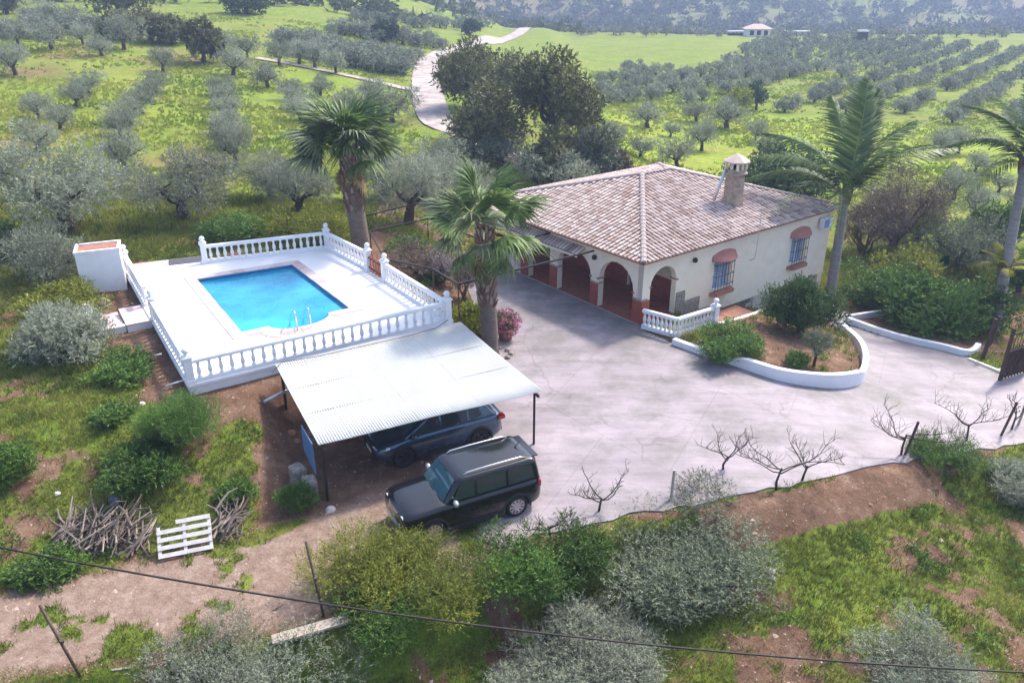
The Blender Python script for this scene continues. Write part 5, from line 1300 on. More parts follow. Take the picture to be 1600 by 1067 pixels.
def fan_palm(label, foot, crown_px, R, n, seed, trunk_r=(.36, .27), shag=(.42, 1.0), stub=1.0, style=0):
    rg = random.Random(seed); top = Vector(crown_px); base = Vector(foot)
    pm = thing('fan_palm', label, 'palm tree', base, 0, 'palm trees'); H = (top - base)
    N_ = 16; P = [Vector((0, 0, -.3))] + [H * (k / N_) + Vector((math.sin(k * .5) * .03, math.cos(k * .4) * .03, 0)) for k in range(1, N_ + 1)]
    R_ = [trunk_r[0] * (1.25 if k == 0 else 1) + (trunk_r[1] - trunk_r[0]) * k / N_ for k in range(N_ + 1)]
    mb = MB(); mb.tube(P, R_, 14); mb.build('trunk', M['palmbark'], pm, True, off=(0, 0, 0))
    # old leaf bases clothing the upper trunk
    mb = MB(); z = shag[0]
    k = 0
    while z < shag[1]:
        for j in range(9):
            a = j * 6.283 / 9 + k * .35 + rg.uniform(-.15, .15); i = min(N_ - 1, int(z * N_)); c = P[i].lerp(P[i + 1], z * N_ - i); rr = R_[i]
            d = Vector((math.cos(a), math.sin(a), 0)); mb.tv = 1.0 if rg.random() < (.42 if style else .3) else rg.uniform(0, .35)
            L_ = rg.uniform(.2, .38) * stub; p0 = c + d * (rr - .04); p1 = c + d * (rr + .07 * stub) + Vector((0, 0, L_)); w = rg.uniform(.05, .085)
            t = Vector((-d.y, d.x, 0)); mb.add([p0 - t * w, p0 + t * w, p1 + t * w * .6, p1 - t * w * .6, p0 - t * w + d * .06, p0 + t * w + d * .06, p1 + t * w * .5 + d * .03, p1 - t * w * .5 + d * .03], [(4, 5, 6, 7), (0, 4, 7, 3), (5, 1, 2, 6), (7, 6, 2, 3), (0, 1, 5, 4)])
        z += .17 / H.length; k += 1
    o = mb.build('leaf_bases', M['palmred'], pm, off=(0, 0, 0)); o['kind'] = 'stuff'
    for i in range(n):
        f = i / n; el = math.radians(82 - (64 if style == 0 else 92) * f ** .85 + rg.uniform(-9, 9)); az = i * 2.399 + rg.uniform(-.25, .25)
        me = (FANP if (rg.random() < (.6 if style == 0 else .25) and f > .15) else FAN)[rg.randrange(3)]
        place_frond(pm, me, H + Vector((0, 0, .05 - .3 * f)), az, el, R * rg.uniform(.85, 1.1), rg.uniform(-.4, .4))
    for i in range(9):
        o = place_frond(pm, FDEAD[i % 2], H + Vector((0, 0, -.25)), i * 2.1 + seed, math.radians(rg.uniform(-82, -62)), R * rg.uniform(.55, .8)); o.name = 'dead_frond'
    return pm
b1 = gp(564, 392); t1 = at(543, 238, 0); t1 = Vector((b1.x - .25, b1.y, 0)); 
def top_at(px, py, y): u, ry, d = ray(px, py); t = y / ry; return Vector((u * t, y, CAM_H + d * t))
fan_palm('stout fan palm with a shaggy red-brown trunk at the far right corner of the pool', b1, top_at(543, 232, b1.y + .1), 1.5, 34, 21, (.46, .42), (.40, 1.0), 1.15, 0)
b2 = Vector((*dr(765, 553), -.02))
_p2 = fan_palm('tall fan palm rising between carport and porch, with drooping green fans', b2, top_at(757, 350, b2.y), 1.3, 18, 22, (.37, .30), (.40, 1.0), 1.05, 1)
for az, el, s in ((200, -62, 1.0), (255, -70, .95), (170, -35, 1.05), (345, -40, 1.0)): place_frond(_p2, FAN[1], Vector(top_at(757, 350, b2.y)) - b2 + Vector((0, 0, -.2)), math.radians(az), math.radians(el), 1.15 * s)
FEA = []
for i in range(5):
    V, Fc, t = feather_leaf(30 + i, 3.3, .16 + .12 * i, tw=.05 * (i - 2)); FEA.append(np_mesh('frond', V, Fc, M['feather'], t))
FEY = []
for i in range(2):
    V, Fc, t = feather_leaf(40 + i, 1.6, .45, n=30, wl=.42); FEY.append(np_mesh('frond', V, Fc, M['feather_yel'], t))
def feather_palm(label, base, top, spec, seed, r=(.24, .17), meshes=None, sc=1.0, m='smoothtrunk', dead=True):
    rg = random.Random(seed); base = Vector(base); H = Vector(top) - base
    pm = thing('feather_palm', label, 'palm tree', base, 0, 'palm trees'); N_ = 18
    P = [Vector((0, 0, -.3))] + [H * (k / N_) for k in range(1, N_ + 1)]; R_ = [r[0] * (1.2 if k == 0 else 1) + (r[1] - r[0]) * k / N_ + (.012 if k % 2 else 0) for k in range(N_ + 1)]
    mb = MB(); mb.tube(P, R_, 12); mb.build('trunk', M[m], pm, True, off=(0, 0, 0))
    mb = MB()
    for j in range(14):
        a = j * 2.4; d = Vector((math.cos(a), math.sin(a), 0)); mb.tv = rg.random(); p = H + d * r[1] * .8 + Vector((0, 0, -.5 + .04 * j)); mb.tube([p, p + d * .12 + Vector((0, 0, .5)), p + d * .16 + Vector((0, 0, .8))], [.07, .05, .02], 5)
    mb.build('leaf_sheaths', M['palmred'], pm, off=(0, 0, 0))['kind'] = 'stuff'
    for az, el, s, k in spec: place_frond(pm, (meshes or FEA)[k % len(meshes or FEA)], H + Vector((0, 0, .1)), math.radians(az), math.radians(el), s * sc, rg.uniform(-.25, .25))
    return pm
b3 = gp(1296, 470)
spec3 = [(95, 84, 1.35, 0), (60, 72, 1.3, 0), (130, 70, 1.2, 0), (20, 56, 1.2, 1), (0, 38, 1.3, 1), (-25, 50, 1.1, 1), (165, 52, 1.2, 2), (185, 40, 1.25, 2), (150, 28, 1.1, 3), (205, 25, 1.15, 3), (225, 45, 1.05, 2), (-60, 58, 1.0, 1), (240, 20, .9, 4), (-10, 62, 1.1, 0)]
feather_palm('tall feather palm with a smooth leaning grey trunk by the right end of the house', b3, top_at(1320, 312, b3.y + 1.2), spec3, 31, (.27, .21), sc=1.5)
b4 = gp(1552, 522)
spec4 = [(95, 80, 1.1, 1), (150, 62, 1.1, 3), (180, 40, 1.1, 4), (200, 20, 1.0, 4), (170, 70, 1.1, 2), (220, 45, 1.0, 3), (250, 55, 1.0, 3), (30, 60, 1.1, 2), (0, 40, 1.0, 3), (-40, 50, 1.0, 3), (280, 30, 1.0, 4), (120, 30, 1.1, 4), (320, 70, 1.0, 1), (190, 0, .9, 4)]
feather_palm('tall feather palm cut by the right edge, with drooping fronds', b4, top_at(1602, 258, b4.y + 3.0), spec4, 32, (.26, .20), sc=1.15)
b5 = gp(1560, 512)
feather_palm('small palm with yellow fronds beside the gate', b5 + Vector((-.5, -.6, 0)), top_at(1568, 428, b5.y + .4), [(150, 60, 1, 0), (185, 35, 1.1, 1), (110, 75, 1, 0), (70, 50, .9, 1), (215, 55, .9, 0), (250, 30, .9, 1), (0, 50, .9, 0), (40, 65, .9, 1), (300, 40, .9, 0)], 33, (.30, .18), meshes=FEY, m='palmbark')
# ------------------------------------------------------------------ bushes and small plants
def bush(label, px, py, w, h, seed, m, nt, leaf=(.09, .025), name='bush', k=8, twig=.28, group=None, trunkh=.12, cr=(.2, .3), nl=6, cl=4, fill=.35, up=.5, cat='bush', spread=1.0):
    b = gp(px, py); W = px2m(b, w); H = fit_h(b, W, h)
    mb, c = olive_parts(seed, W=W, H=H, nt=nt, k=k, leaf=leaf, twig=twig, trunkh=trunkh, nl=nl, cl=cl, cr=cr, up=up, fill=fill, spread=spread)
    tm, cm = two_meshes(mb, c, m, name); return plant_tree(name, label, cat, b, (tm, cm), 1, 0, group)
GF = 'bushes along the near edge'
bush('broad yellow-green bush beside the front of the black car', 632, 905, 225, 92, 601, 'lime', 8500, (.08, .024), k=9, twig=.34, group=GF, up=.9)
bush('low dark green bush under the yellow-green one at the track edge', 600, 965, 150, 60, 602, 'green', 2000, (.09, .028), group=GF)
bush('leafy green bush between the car and the big grey-green bush', 800, 900, 160, 62, 603, 'green', 2600, (.10, .035), group=GF)
bush('bright green climbing bush at the edge of the driveway', 905, 885, 110, 65, 604, 'green', 2200, (.10, .035), group=GF, up=.7)
bush('big grey-green bush at the near edge of the driveway', 1075, 892, 240, 84, 605, 'grey_bush', 7500, (.10, .026), k=9, twig=.36, group=GF, up=.7)
bush('silvery olive bush at the bottom centre under the cable', 935, 1035, 170, 80, 607, 'olive', 5200, (.085, .02), k=10, twig=.34, name='olive_tree', cat='tree', group='foreground olive trees', up=.8)
bush('silvery olive cut by the bottom edge left of the centre one', 850, 1080, 150, 62, 608, 'olive', 2600, (.085, .02), k=10, twig=.34, name='olive_tree', cat='tree', group='foreground olive trees', up=.8)
bush('silvery olive top cut by the bottom edge at lower left', 355, 1075, 260, 85, 609, 'olive', 5200, (.085, .02), k=10, twig=.34, name='olive_tree', cat='tree', group='foreground olive trees', up=.8)
bush('grey-green olive cut by the right edge above the field', 1600, 775, 120, 58, 610, 'olive', 3200, (.09, .022), k=9, name='olive_tree', cat='tree', group='foreground olive trees', up=.6)
bush('silvery olive top at the bottom edge on the right', 1435, 1075, 180, 60, 611, 'olive', 2800, (.085, .02), k=9, name='olive_tree', cat='tree', group='foreground olive trees', up=.8)
GL = 'bushes on the bank left of the pool'
bush('grey olive bush in front of the white pump house', 85, 435, 140, 80, 620, 'olive', 2800, (.13, .034), k=9, name='olive_tree', cat='tree', group=GL, up=.6)
bush('grey olive bush on the bank below the garden steps', 108, 560, 125, 80, 621, 'olive', 3000, (.12, .03), k=9, name='olive_tree', cat='tree', group=GL, up=.6)
bush('yellow-green shrub between the two grey olive bushes', 105, 490, 110, 40, 622, 'lime', 1500, (.12, .05), group=GL)
bush('tall bright green fennel clump on the bank below the pool corner', 288, 690, 105, 72, 623, 'green', 3000, (.20, .014), k=8, twig=.5, group=GL, up=1.4, fill=.1)
bush('dark green broad clump beside the fennel on the bank', 225, 735, 115, 52, 624, 'green', 2300, (.12, .04), group=GL, up=.6)
bush('green weed bush left of the firewood heap', 70, 895, 90, 32, 625, 'green', 1300, (.11, .05), group=GL)
bush('green bush cut by the left edge above the firewood', 5, 745, 80, 55, 626, 'green', 1700, (.12, .04), group=GL)
bush('dark green shrub right of the grey olive bush on the bank', 190, 585, 90, 28, 627, 'green', 1300, (.12, .05), group=GL)
bush('low green plant on the bank above the fennel clump', 172, 655, 60, 24, 628, 'green', 700, (.12, .05), group=GL)
bush('green weed clump at the foot of the carport post', 468, 795, 50, 40, 629, 'green', 900, (.14, .03), group=GL, up=1.2)
bush('green tuft beside the small branch heap', 365, 780, 50, 32, 630, 'green', 900, (.14, .03), group=GL, up=1.2)
bush('dark hedge shrub in the shade at the left edge', 15, 400, 60, 50, 631, 'darkgreen', 800, (.14, .06), group=GL)
GB = 'shrubs behind the pool'
bush('rounded green shrub behind the pool balustrade, left part', 365, 375, 105, 38, 640, 'green', 2000, (.12, .06), group=GB)
bush('yellow-green shrub behind the pool corner beside the shaggy palm', 490, 372, 120, 55, 641, 'lime', 2400, (.13, .05), group=GB)
bush('low green plant strip right of the pool balustrade near the palm', 640, 395, 70, 26, 642, 'green', 900, (.12, .05), group=GB)
bush('yellow-green citrus shrub beside the tall fan palm', 733, 520, 60, 45, 643, 'lime', 1500, (.12, .06), group=GB)
bush('lilac flowering climber on the pergola', 692, 442, 62, 50, 644, 'lav_flower', 700, (.10, .06), group=GB, fill=.3)
bush('brown leafless climber on the pergola posts', 655, 425, 90, 50, 645, 'brown_bush', 700, (.22, .025), group=GB, fill=.1)
bush('thin dry shrub left of the tall fan palm trunk', 725, 470, 50, 70, 646, 'brown_bush', 500, (.20, .02), group=GB, fill=.1)
bush('green shrub right of the pergola climber', 672, 440, 50, 24, 647, 'green', 700, (.10, .05), group=GB)
GH = 'plants in the beds by the house'
bush('dark green conical bush at the house wall, beside the palm trunk', 1252, 520, 105, 85, 650, 'darkgreen', 3600, (.11, .045), group=GH, up=.8)
bush('low spreading shrub in the front bed behind the curved wall', 1147, 547, 95, 28, 651, 'green', 2200, (.11, .05), group=GH)
bush('small rosette plant in the front bed', 1245, 573, 36, 24, 652, 'green', 500, (.12, .03), group=GH)
bush('thin sapling in the front bed by the curved wall tip', 1272, 572, 42, 55, 653, 'grey_bush', 500, (.10, .03), group=GH, trunkh=.4)
bush('broad glossy fig tree in the bed beside the gate', 1462, 512, 165, 82, 654, 'green', 3200, (.17, .10), name='fig_tree', cat='tree', group=GH, trunkh=.28)
bush('leafy shrub on the slope right of the palm trunk', 1370, 470, 110, 55, 655, 'green', 1900, (.15, .08), group=GH)
bush('yellowing leafy shrub left above the fig tree', 1420, 440, 90, 50, 656, 'lime', 1200, (.15, .07), group=GH)
bush('grey-green shrub mass behind the fig tree', 1500, 420, 130, 80, 657, 'grey_bush', 1900, (.16, .05), group=GH)
bush('light green shrub at the foot of the meadow', 1435, 372, 80, 45, 658, 'lime', 900, (.16, .07), group=GH)
bush('green shrub under the right edge palm', 1560, 390, 90, 70, 659, 'green', 1300, (.16, .07), group=GH)
bush('green shrub behind the yellow palm at the right edge', 1592, 455, 60, 60, 660, 'green', 900, (.16, .07), group=GH)
bush('low green strip plant on the driveway bank at the right', 1470, 722, 110, 22, 661, 'green', 1600, (.16, .018), group=GF, up=1.4, fill=.1)
# flowering pot beside the palm
fp = on(790, 530, drive_z); pt = thing('flower_pot', 'terracotta pot with a mass of pink flowers beside the tall fan palm', 'flower pot', fp)
mb = MB(); mb.lathe(fp, [(.26, 0), (.36, .42), (.40, .44), (.40, .5), (.34, .5), (.30, .44)], 14); mb.build('pot', M['terra'], pt, True)
r_ = np.random.default_rng(4); V, Fc, t = crown(r_, [(0, 0, .85, .45), (.25, .1, .75, .35), (-.2, .1, .8, .35), (.1, -.2, .65, .35)], 260, 6, (.09, .05), .12, .3, .5); ob('foliage', np_mesh('foliage', V, Fc, M['green'], t), pt)
V, Fc, t = crown(r_, [(0, 0, .88, .50), (.28, .1, .78, .40), (-.2, .1, .84, .40), (.12, -.22, .66, .40)], 420, 4, (.07, .06), .05, .2, .9); ob('blossom', np_mesh('blossom', V, Fc, M['flower'], t), pt)
fp2 = on(772, 520, drive_z); pt2 = thing('flower_pot', 'pale pot with a grey-green plant between the palm and the pink flowers', 'flower pot', fp2)
mb = MB(); mb.lathe(fp2, [(.2, 0), (.28, .34), (.31, .35), (.31, .4), (.25, .4)], 14); mb.build('pot', M['mortar'], pt2, True)
V, Fc, t = crown(r_, [(0, 0, .6, .35)], 160, 6, (.14, .04), .15, .6, .3); ob('foliage', np_mesh('foliage', V, Fc, M['grey_bush'], t), pt2)
# ring of stones round the palm foot
rs = random.Random(6); sr = thing('stone_ring', 'ring of rough stones laid round the foot of the tall fan palm', 'stone ring', b2)
for k in range(10):
    a = k * .6283; c = b2 + Vector((.15 + .75 * math.cos(a), -.05 + .6 * math.sin(a), .04)); mb = MB(); s = rs.uniform(.10, .16)
    mb.lathe((c.x, c.y, c.z - .06), [(s * .9, 0), (s, .06), (s * .7, .14), (s * .1, .17)], 6); mb.build('stone', M['stone'], sr)

# ---- bare vines along the drive
def vine(label, px, py, hpx, seed, spread=1.0, group='bare vines along the driveway edge'):
    b = gp(px, py); H = px2m(b, hpx); rg = random.Random(seed); r = thing('bare_vine', label, 'vine', b, 0, group)
    mb = MB(); tp = MB(); h0 = H * .30
    st = [Vector((0, 0, -.1)), Vector((rg.uniform(-.05, .05), 0, h0 * .4)), Vector((rg.uniform(-.1, .1), rg.uniform(-.05, .05), h0))]
    mb.tube(st, [.045, .036, .03], 7)
    def wig(p, d, L_, r0, r1, n, k, m):
        P = [p]; q = p
        for _ in range(n):
            d = (d + Vector((rg.uniform(-k, k), rg.uniform(-k, k), rg.uniform(-k * .6, k * .9)))).normalized(); q = q + d * (L_ / n); P.append(q)
        m.tube(P, [r0 + (r1 - r0) * t / n for t in range(n + 1)], 5); return P, d
    na = rg.choice((4, 5)) if spread > 1.1 else 3
    for a in range(na):
        sx = (1 if a % 2 else -1); e_ = Vector((sx * rg.uniform(.6, 1.0) * min(spread, 1.6), rg.uniform(-.5, .5), rg.uniform(.25, .9) + (.6 if spread <= 1.1 else 0))).normalized()
        P, d = wig(st[-1] - Vector((0, 0, rg.uniform(0, h0 * .3))), e_, H * rg.uniform(.38, .62) * (.7 + .25 * spread), .022, .008, 7, .32, mb)
        for q in P[2:]:
            for _ in range(rg.choice((1, 2, 2))):
                f = Vector((rg.uniform(-.8, .8), rg.uniform(-.6, .6), rg.uniform(.3, 1.1))).normalized(); P2, d2 = wig(q, f, H * rg.uniform(.10, .26), .008, .0035, 4, .35, tp)
                if rg.random() < .7: wig(P2[2], (d2 + Vector((rg.uniform(-1, 1), rg.uniform(-1, 1), .2))).normalized(), H * rg.uniform(.06, .14), .006, .003, 3, .3, tp)
    mb.build('stem', M['bark'], r, True, off=(0, 0, 0)); stuff(tp.build('twigs', M['bark'], r, off=(0, 0, 0)))
vine('bare spreading vine with twin trunks at the driveway edge', 1213, 765, 130, 1, 2.2)
vine('bare vine right beside the spreading one, more upright', 1252, 752, 100, 2)
vine('bare vine with curled tips in the gap above the grassy strip', 1408, 712, 130, 3, 1.9)
vine('bare upright vine between the curled one and the right edge', 1510, 690, 105, 4, 1.2)
vine('bare vine at the right edge of the driveway', 1580, 672, 80, 5)
vine('thin bare vine between the car and the big grey-green bush', 935, 800, 90, 6, 1.9)
vine('thin bare vine at the rear wheel of the black car', 860, 842, 80, 7, 2.0)
vine('bare vine left of the tall fence stake', 1130, 735, 90, 8, 2.2)
for px, py, h, dx, m, lb in ((1048, 782, 55, .03, 'wood_old', 'wooden fence stake between driveway and the big grey-green bush'), (1412, 712, 60, .25, 'rust', 'thin leaning stake beside the curled bare vine'), (1562, 682, 60, .3, 'rust', 'thin leaning stake near the right edge of the driveway'),
                         (1590, 665, 40, .1, 'wood_old', 'short stake at the right edge of the driveway')):
    b = gp(px, py); mb = MB(); mb.tube([b - Vector((0, 0, .2)), b + Vector((dx, .05, px2m(b, h)))], .045, 6); tag(mb.build('stake', M[m]), lb, 'stake', 'stakes along the driveway edge')
for a, c, lb in (((133, 1062), (62, 945), 'leaning metal fence post at the lower left of the track'), ((508, 965), (478, 846), 'leaning metal fence post at the near edge of the track, by the yellow-green bush')):
    b = gp(*a); t_ = top_at(c[0], c[1], b.y + .35); f = thing('fence_post', lb, 'post', b, 0, 'metal fence posts')
    mb = MB(); mb.tube([b - Vector((0, 0, .3)), t_], .035, 8); mb.build('pole', M['rust'], f, True)
    mb = MB(); m_ = b.lerp(t_, .52); mb.tube([m_ - Vector((0, 0, .03)), m_ + Vector((.01, 0, .05))], .05, 8); mb.build('collar', M['rust'], f)

# ---- stone edging wall of the track, single stones
wl_ = thing('track_wall', 'low rubble wall holding up the near edge of the track', 'wall', (-5, 14.9, -.6))
rs = random.Random(9); x = -13.5
while x < -3.2:
    w = rs.uniform(.25, .5); y = float(np.interp(x, EDGE_X, EDGE_Y)) + .02
    for k in range(2):
        mb = MB(); mb.box((x + w / 2, y - .12 + rs.uniform(-.05, .05), -.20 - .32 * k), (w - .03, rs.uniform(.3, .42), rs.uniform(.24, .32)), .2 + rs.uniform(-.12, .12)); mb.build('stone', M['stone'], wl_)
    x += w
# plank by the wall
a = gp(425, 1000, .1); b_ = gp(548, 965, .1); mb = MB(); mb.bar(a, b_, .3, .07); tag(mb.build('plank', M['wood_old']), 'long weathered plank lying along the near edge of the track', 'plank')

# ---- firewood heaps and pallet
M['stick'] = mat('cut branch bark', (.07, .048, .035), rough=.95, var=.35, scale=6, bump=.4, tint=(.34, .28, .24))
def heap(label, box, n, seed, lean):
    rg = random.Random(seed); (x0, y0), (x1, y1) = box; b = gp((x0 + x1) / 2, y1); h = thing('firewood_heap', label, 'firewood', b, 0, 'heaps of cut branches')
    for i in range(n):
        px = rg.uniform(x0 + 8, x1 - 8); py = y1 - rg.random() ** 1.4 * (y1 - y0) * .55; g = gp(px, py); hgt = max(0, 1 - abs((px - (x0 + x1) / 2) / ((x1 - x0) / 2)) ** 2.5) * .55
        z = g.z + rg.random() * hgt; L_ = rg.uniform(.5, 1.2); a = lean + rg.gauss(0, .7); e = rg.uniform(-.15, .65)
        d = Vector((math.cos(a) * math.cos(e), math.sin(a) * math.cos(e), math.sin(e))); p = Vector((g.x, g.y, z)) - d * L_ * .35
        r = rg.uniform(.014, .036); q = d.orthogonal() * rg.uniform(-.16, .16) * L_
        mb = MB(); mb.tv = rg.random() ** 1.3; mb.tube([p, p + d * L_ * .35 + q * .7, p + d * L_ * .7 + q, p + d * L_ + q * .4], [r, r * .9, r * .75, r * .45], 5); mb.build('branch', M['stick'], h)
heap('long heap of grey cut branches left of the white pallet', ((84, 785), (240, 862)), 250, 1, 1.5)
heap('small heap of twisted branches right of the white pallet', ((332, 765), (388, 845)), 60, 2, 1.4)
def pallet():
    M['palletwood'] = mat('pale pallet wood', (.58, .54, .53), rough=.85, var=.15, scale=5, bump=.2, bscale=30)
    bl = gp(249, 876); br = gp(334, 859); tl = at(246, 822, bl.z + .62); root = thing('pallet', 'pale wooden pallet leaning against the firewood with one broken slat', 'pallet', bl)
    X = (br - bl); X = X.normalized(); Lx = (br - bl).length; upd = (tl - bl); upd = (upd - X * upd.dot(X)); Ly = 1.0; upd.normalize(); Nn = X.cross(upd)
    Mx = Matrix((X, upd, Nn)).transposed()
    for k, (u0, u1) in enumerate(((0, 1), (0, 1), (0, 1), (0, 1), (.36, 1))):
        v = .03 + k * .215; c = bl + X * Lx * (u0 + u1) / 2 + upd * (v + .05) + Nn * .11; mb = MB(); mb.box(c, (Lx * (u1 - u0), .115, .024), M=Mx); mb.build('slat', M['palletwood'], root)
    for u in (.03, .5, .97):
        c = bl + X * Lx * u + upd * .47 + Nn * .055; mb = MB(); mb.box(c, (.08, .9 if u > .1 else .82, .08), M=Mx); mb.build('stringer', M['palletwood'], root)
    for v in (.1, .75):
        c = bl + X * Lx * .5 + upd * v; mb = MB(); mb.box(c, (Lx, .1, .02), M=Mx); mb.build('bottom_slat', M['palletwood'], root)
pallet()
b = gp(180, 785); mb = MB(); mb.lathe(b - Vector((0, 0, .05)), [(.12, 0), (.17, .1), (.15, .24), (.07, .32), (.01, .33)], 10); tag(mb.build('bundle', mat('grey plastic', (.14, .14, .17), rough=.45, var=.2), smooth=True), 'small dark grey plastic sack on top of the firewood heap', 'sack')
for k, (px, py, s, lb) in enumerate(((517, 797, .16, 'pale stone block at the corner of the carport floor'), (90, 772, .10, 'small white stone on the bank above the firewood'), (222, 632, .12, 'pale flat stone on the bank below the pool corner'), (455, 678, .17, 'round reddish stone on the bank beside the carport roof'), (464, 690, .13, 'smaller reddish stone below the round one beside the carport'), (1205, 893, .13, 'white stone at the left of the near field'), (1208, 905, .10, 'smaller white stone under the other in the near field'))):
    b = gp(px, py); mb = MB(); mb.lathe(b - Vector((0, 0, s * .3)), [(s * .8, 0), (s, s * .5), (s * .6, s), (s * .1, s * 1.1)], 7); o = mb.build('stone', mat('pale stone', (.52, .47, .44) if k not in (3, 4) else (.42, .2, .13), rough=.9, var=.2)); tag(o, lb, 'stone', 'loose stones')

# ---- pergola between pool and house
def pergola():
    r = thing('pergola', 'open pergola of thin dark steel bars between the pool and the porch', 'pergola', (-4, 37, 1))
    Z = 2.75
    N = {k: at(*p, z) for k, (p, z) in dict(h1=((928, 392), 2.85), h2=((860, 364), 2.85), n1=(((716, 444)), 2.5), n2=((776, 384), 2.6), f1=((697, 307), 3.0), f2=((560, 340), 3.2), m1=((578, 362), 2.9), m2=((668, 342), 2.9), f3=((745, 320), 2.9), g1=((601, 405), 2.6), g2=((676, 420), 2.6)).items()}
    for a, b_ in (('h1', 'n1'), ('h2', 'n2'), ('f1', 'f2'), ('m1', 'm2'), ('f1', 'f3'), ('f3', 'h2'), ('n2', 'm2'), ('n1', 'g2'), ('g1', 'g2'), ('g1', 'm1')):
        mb = MB(); mb.bar(N[a], N[b_], .06, .07); mb.build('bar', M['iron'], r)
    for k in ('n1', 'f1', 'f2', 'm1', 'm2', 'f3', 'g1', 'g2'):
        p = N[k]; mb = MB(); mb.bar((p.x, p.y, zt1(p.x, p.y) - .2), p, .06); mb.build('post', M['rust'], r)
    for t in (.3, .6):
        a = N['h2'].lerp(N['n2'], t); b_ = N['h1'].lerp(N['n1'], t); mb = MB(); mb.tube([a, a.lerp(b_, .5) - Vector((0, 0, .06)), b_], .012, 5); mb.build('wire', M['iron'], r)
pergola()
# reddish patio slabs beyond the porch
pa = [tuple(hp(*p)[:2]) for p in ((-.1, 9.6), (-.1, 13.4), (-4.5, 14.5), (-5.0, 11.5))]
# ---- shade net on the slope beyond the beds
nb = gp(1436, 412); ns = px2m(nb, 1); mb = MB(); V = []
for i in range(9):
    u = i / 8; x = nb.x + (u - .5) * 72 * ns; y = nb.y - .6 * u; h = (17 + 3 * math.sin(u * 7)) * ns
    for k in range(4): V.append((x, y + .10 * math.sin(u * 9 + k), zt1(x, y) - .05 + h * k / 3 * (1 - .12 * math.sin(u * 5))))
mb.add(V, [(i * 4 + k, i * 4 + 4 + k, i * 4 + 5 + k, i * 4 + 1 + k) for i in range(8) for k in range(3)])
o = mb.build('shade_net', mat('teal netting', (.012, .075, .062), rough=.8, var=.3, scale=5)); s_ = o.modifiers.new('thick', 'SOLIDIFY'); s_.thickness = .02
tag(o, 'dark teal shade net stretched on the slope right of the house', 'net')
# ---- overhead cable
P = []
for k in range(41):
    t = k / 40; x = -60 + 120 * t
    P.append(Vector((x, 7.9 + .012 * x, 6.0 - .034 * x + .0009 * (x * x) * .12)))
def cable():
    A = top_at(0, 855, 8.3); B = top_at(800, 983, 8.0); C = top_at(1600, 1050, 7.9)
    P = []
    for k in range(-30, 71):
        s = k / 20; P.append(A * ((1 - s) * (1 - s / 2) if False else (s - 1) * (s - 2) / 2) + B * (s * (2 - s)) + C * (s * (s - 1) / 2))
    mb = MB(); mb.tube(P, .0135, 8); tag(mb.build('overhead_cable', M['iron'], smooth=True), 'black overhead cable crossing the whole foreground', 'cable')
cable()
# ---- white farmhouse and sheds in the distance
def far_house():
    b = gp(1182, 57); s = px2m(b, 1); r = thing('farmhouse', 'distant white farmhouse with a low red roof beyond the green field', 'house', b)
    W, D, H = 36 * s, 22 * s, 11 * s
    mb = MB(); mb.box((b.x, b.y, b.z + H / 2 - .5), (W, D, H + 1)); mb.build('wall', M['white'], r)
    z = b.z + H; e = .6; q = [(b.x - W / 2 - e, b.y - D / 2 - e, z), (b.x + W / 2 + e, b.y - D / 2 - e, z), (b.x + W / 2 + e, b.y + D / 2 + e, z), (b.x - W / 2 - e, b.y + D / 2 + e, z), (b.x - W * .2, b.y, z + 7 * s), (b.x + W * .2, b.y, z + 7 * s)]
    mb = MB(); mb.add(q, [(0, 1, 5, 4), (1, 2, 5), (2, 3, 4, 5), (3, 0, 4), (3, 2, 1, 0)]); mb.build('roof', M['tile'], r)
    for k in range(3):
        x = b.x - W * .3 + k * W * .3; mb = MB(); mb.box((x, b.y - D / 2 - .03, b.z + H * .5), (1.1, .1, 1.2)); mb.build('window', M['dark'], r)
    for px, py, w, h, lb in ((1150, 56, 26, 6, 'open-sided shed left of the distant farmhouse'), (1243, 56, 42, 6, 'long pale greenhouse right of the distant farmhouse')):
        b = gp(px, py); s = px2m(b, 1); t = thing('shed', lb, 'shed', b); mb = MB(); mb.box((b.x, b.y, b.z + h * s), (w * s, 8 * s, .4)); mb.build('roof', M['white'], t)
        for k in range(5):
            mb = MB(); mb.box((b.x - w * s * .46 + k * w * s * .23, b.y - 3.5 * s, b.z + h * s / 2 - .3), (.25, .25, h * s + .3)); mb.build('post', M['wood_dark'], t)
        mb = MB(); mb.box((b.x, b.y + 3 * s, b.z + h * s / 2 - .5), (w * s * .96, .3, h * s)); mb.build('back_wall', M['white'] if px > 1200 else M['wood_dark'], t)
    b = gp(1345, 72); s = px2m(b, 1); t = thing('shed', 'tiny white-roofed hut inside the valley grove', 'shed', b); mb = MB(); mb.box((b.x, b.y, b.z + 3.4), (16 * s, 8 * s, .4)); mb.build('roof', M['white'], t); mb = MB(); mb.box((b.x, b.y, b.z + 1.4), (14 * s, 7 * s, 3.6)); mb.build('wall', M['wood_dark'], t)
far_house()

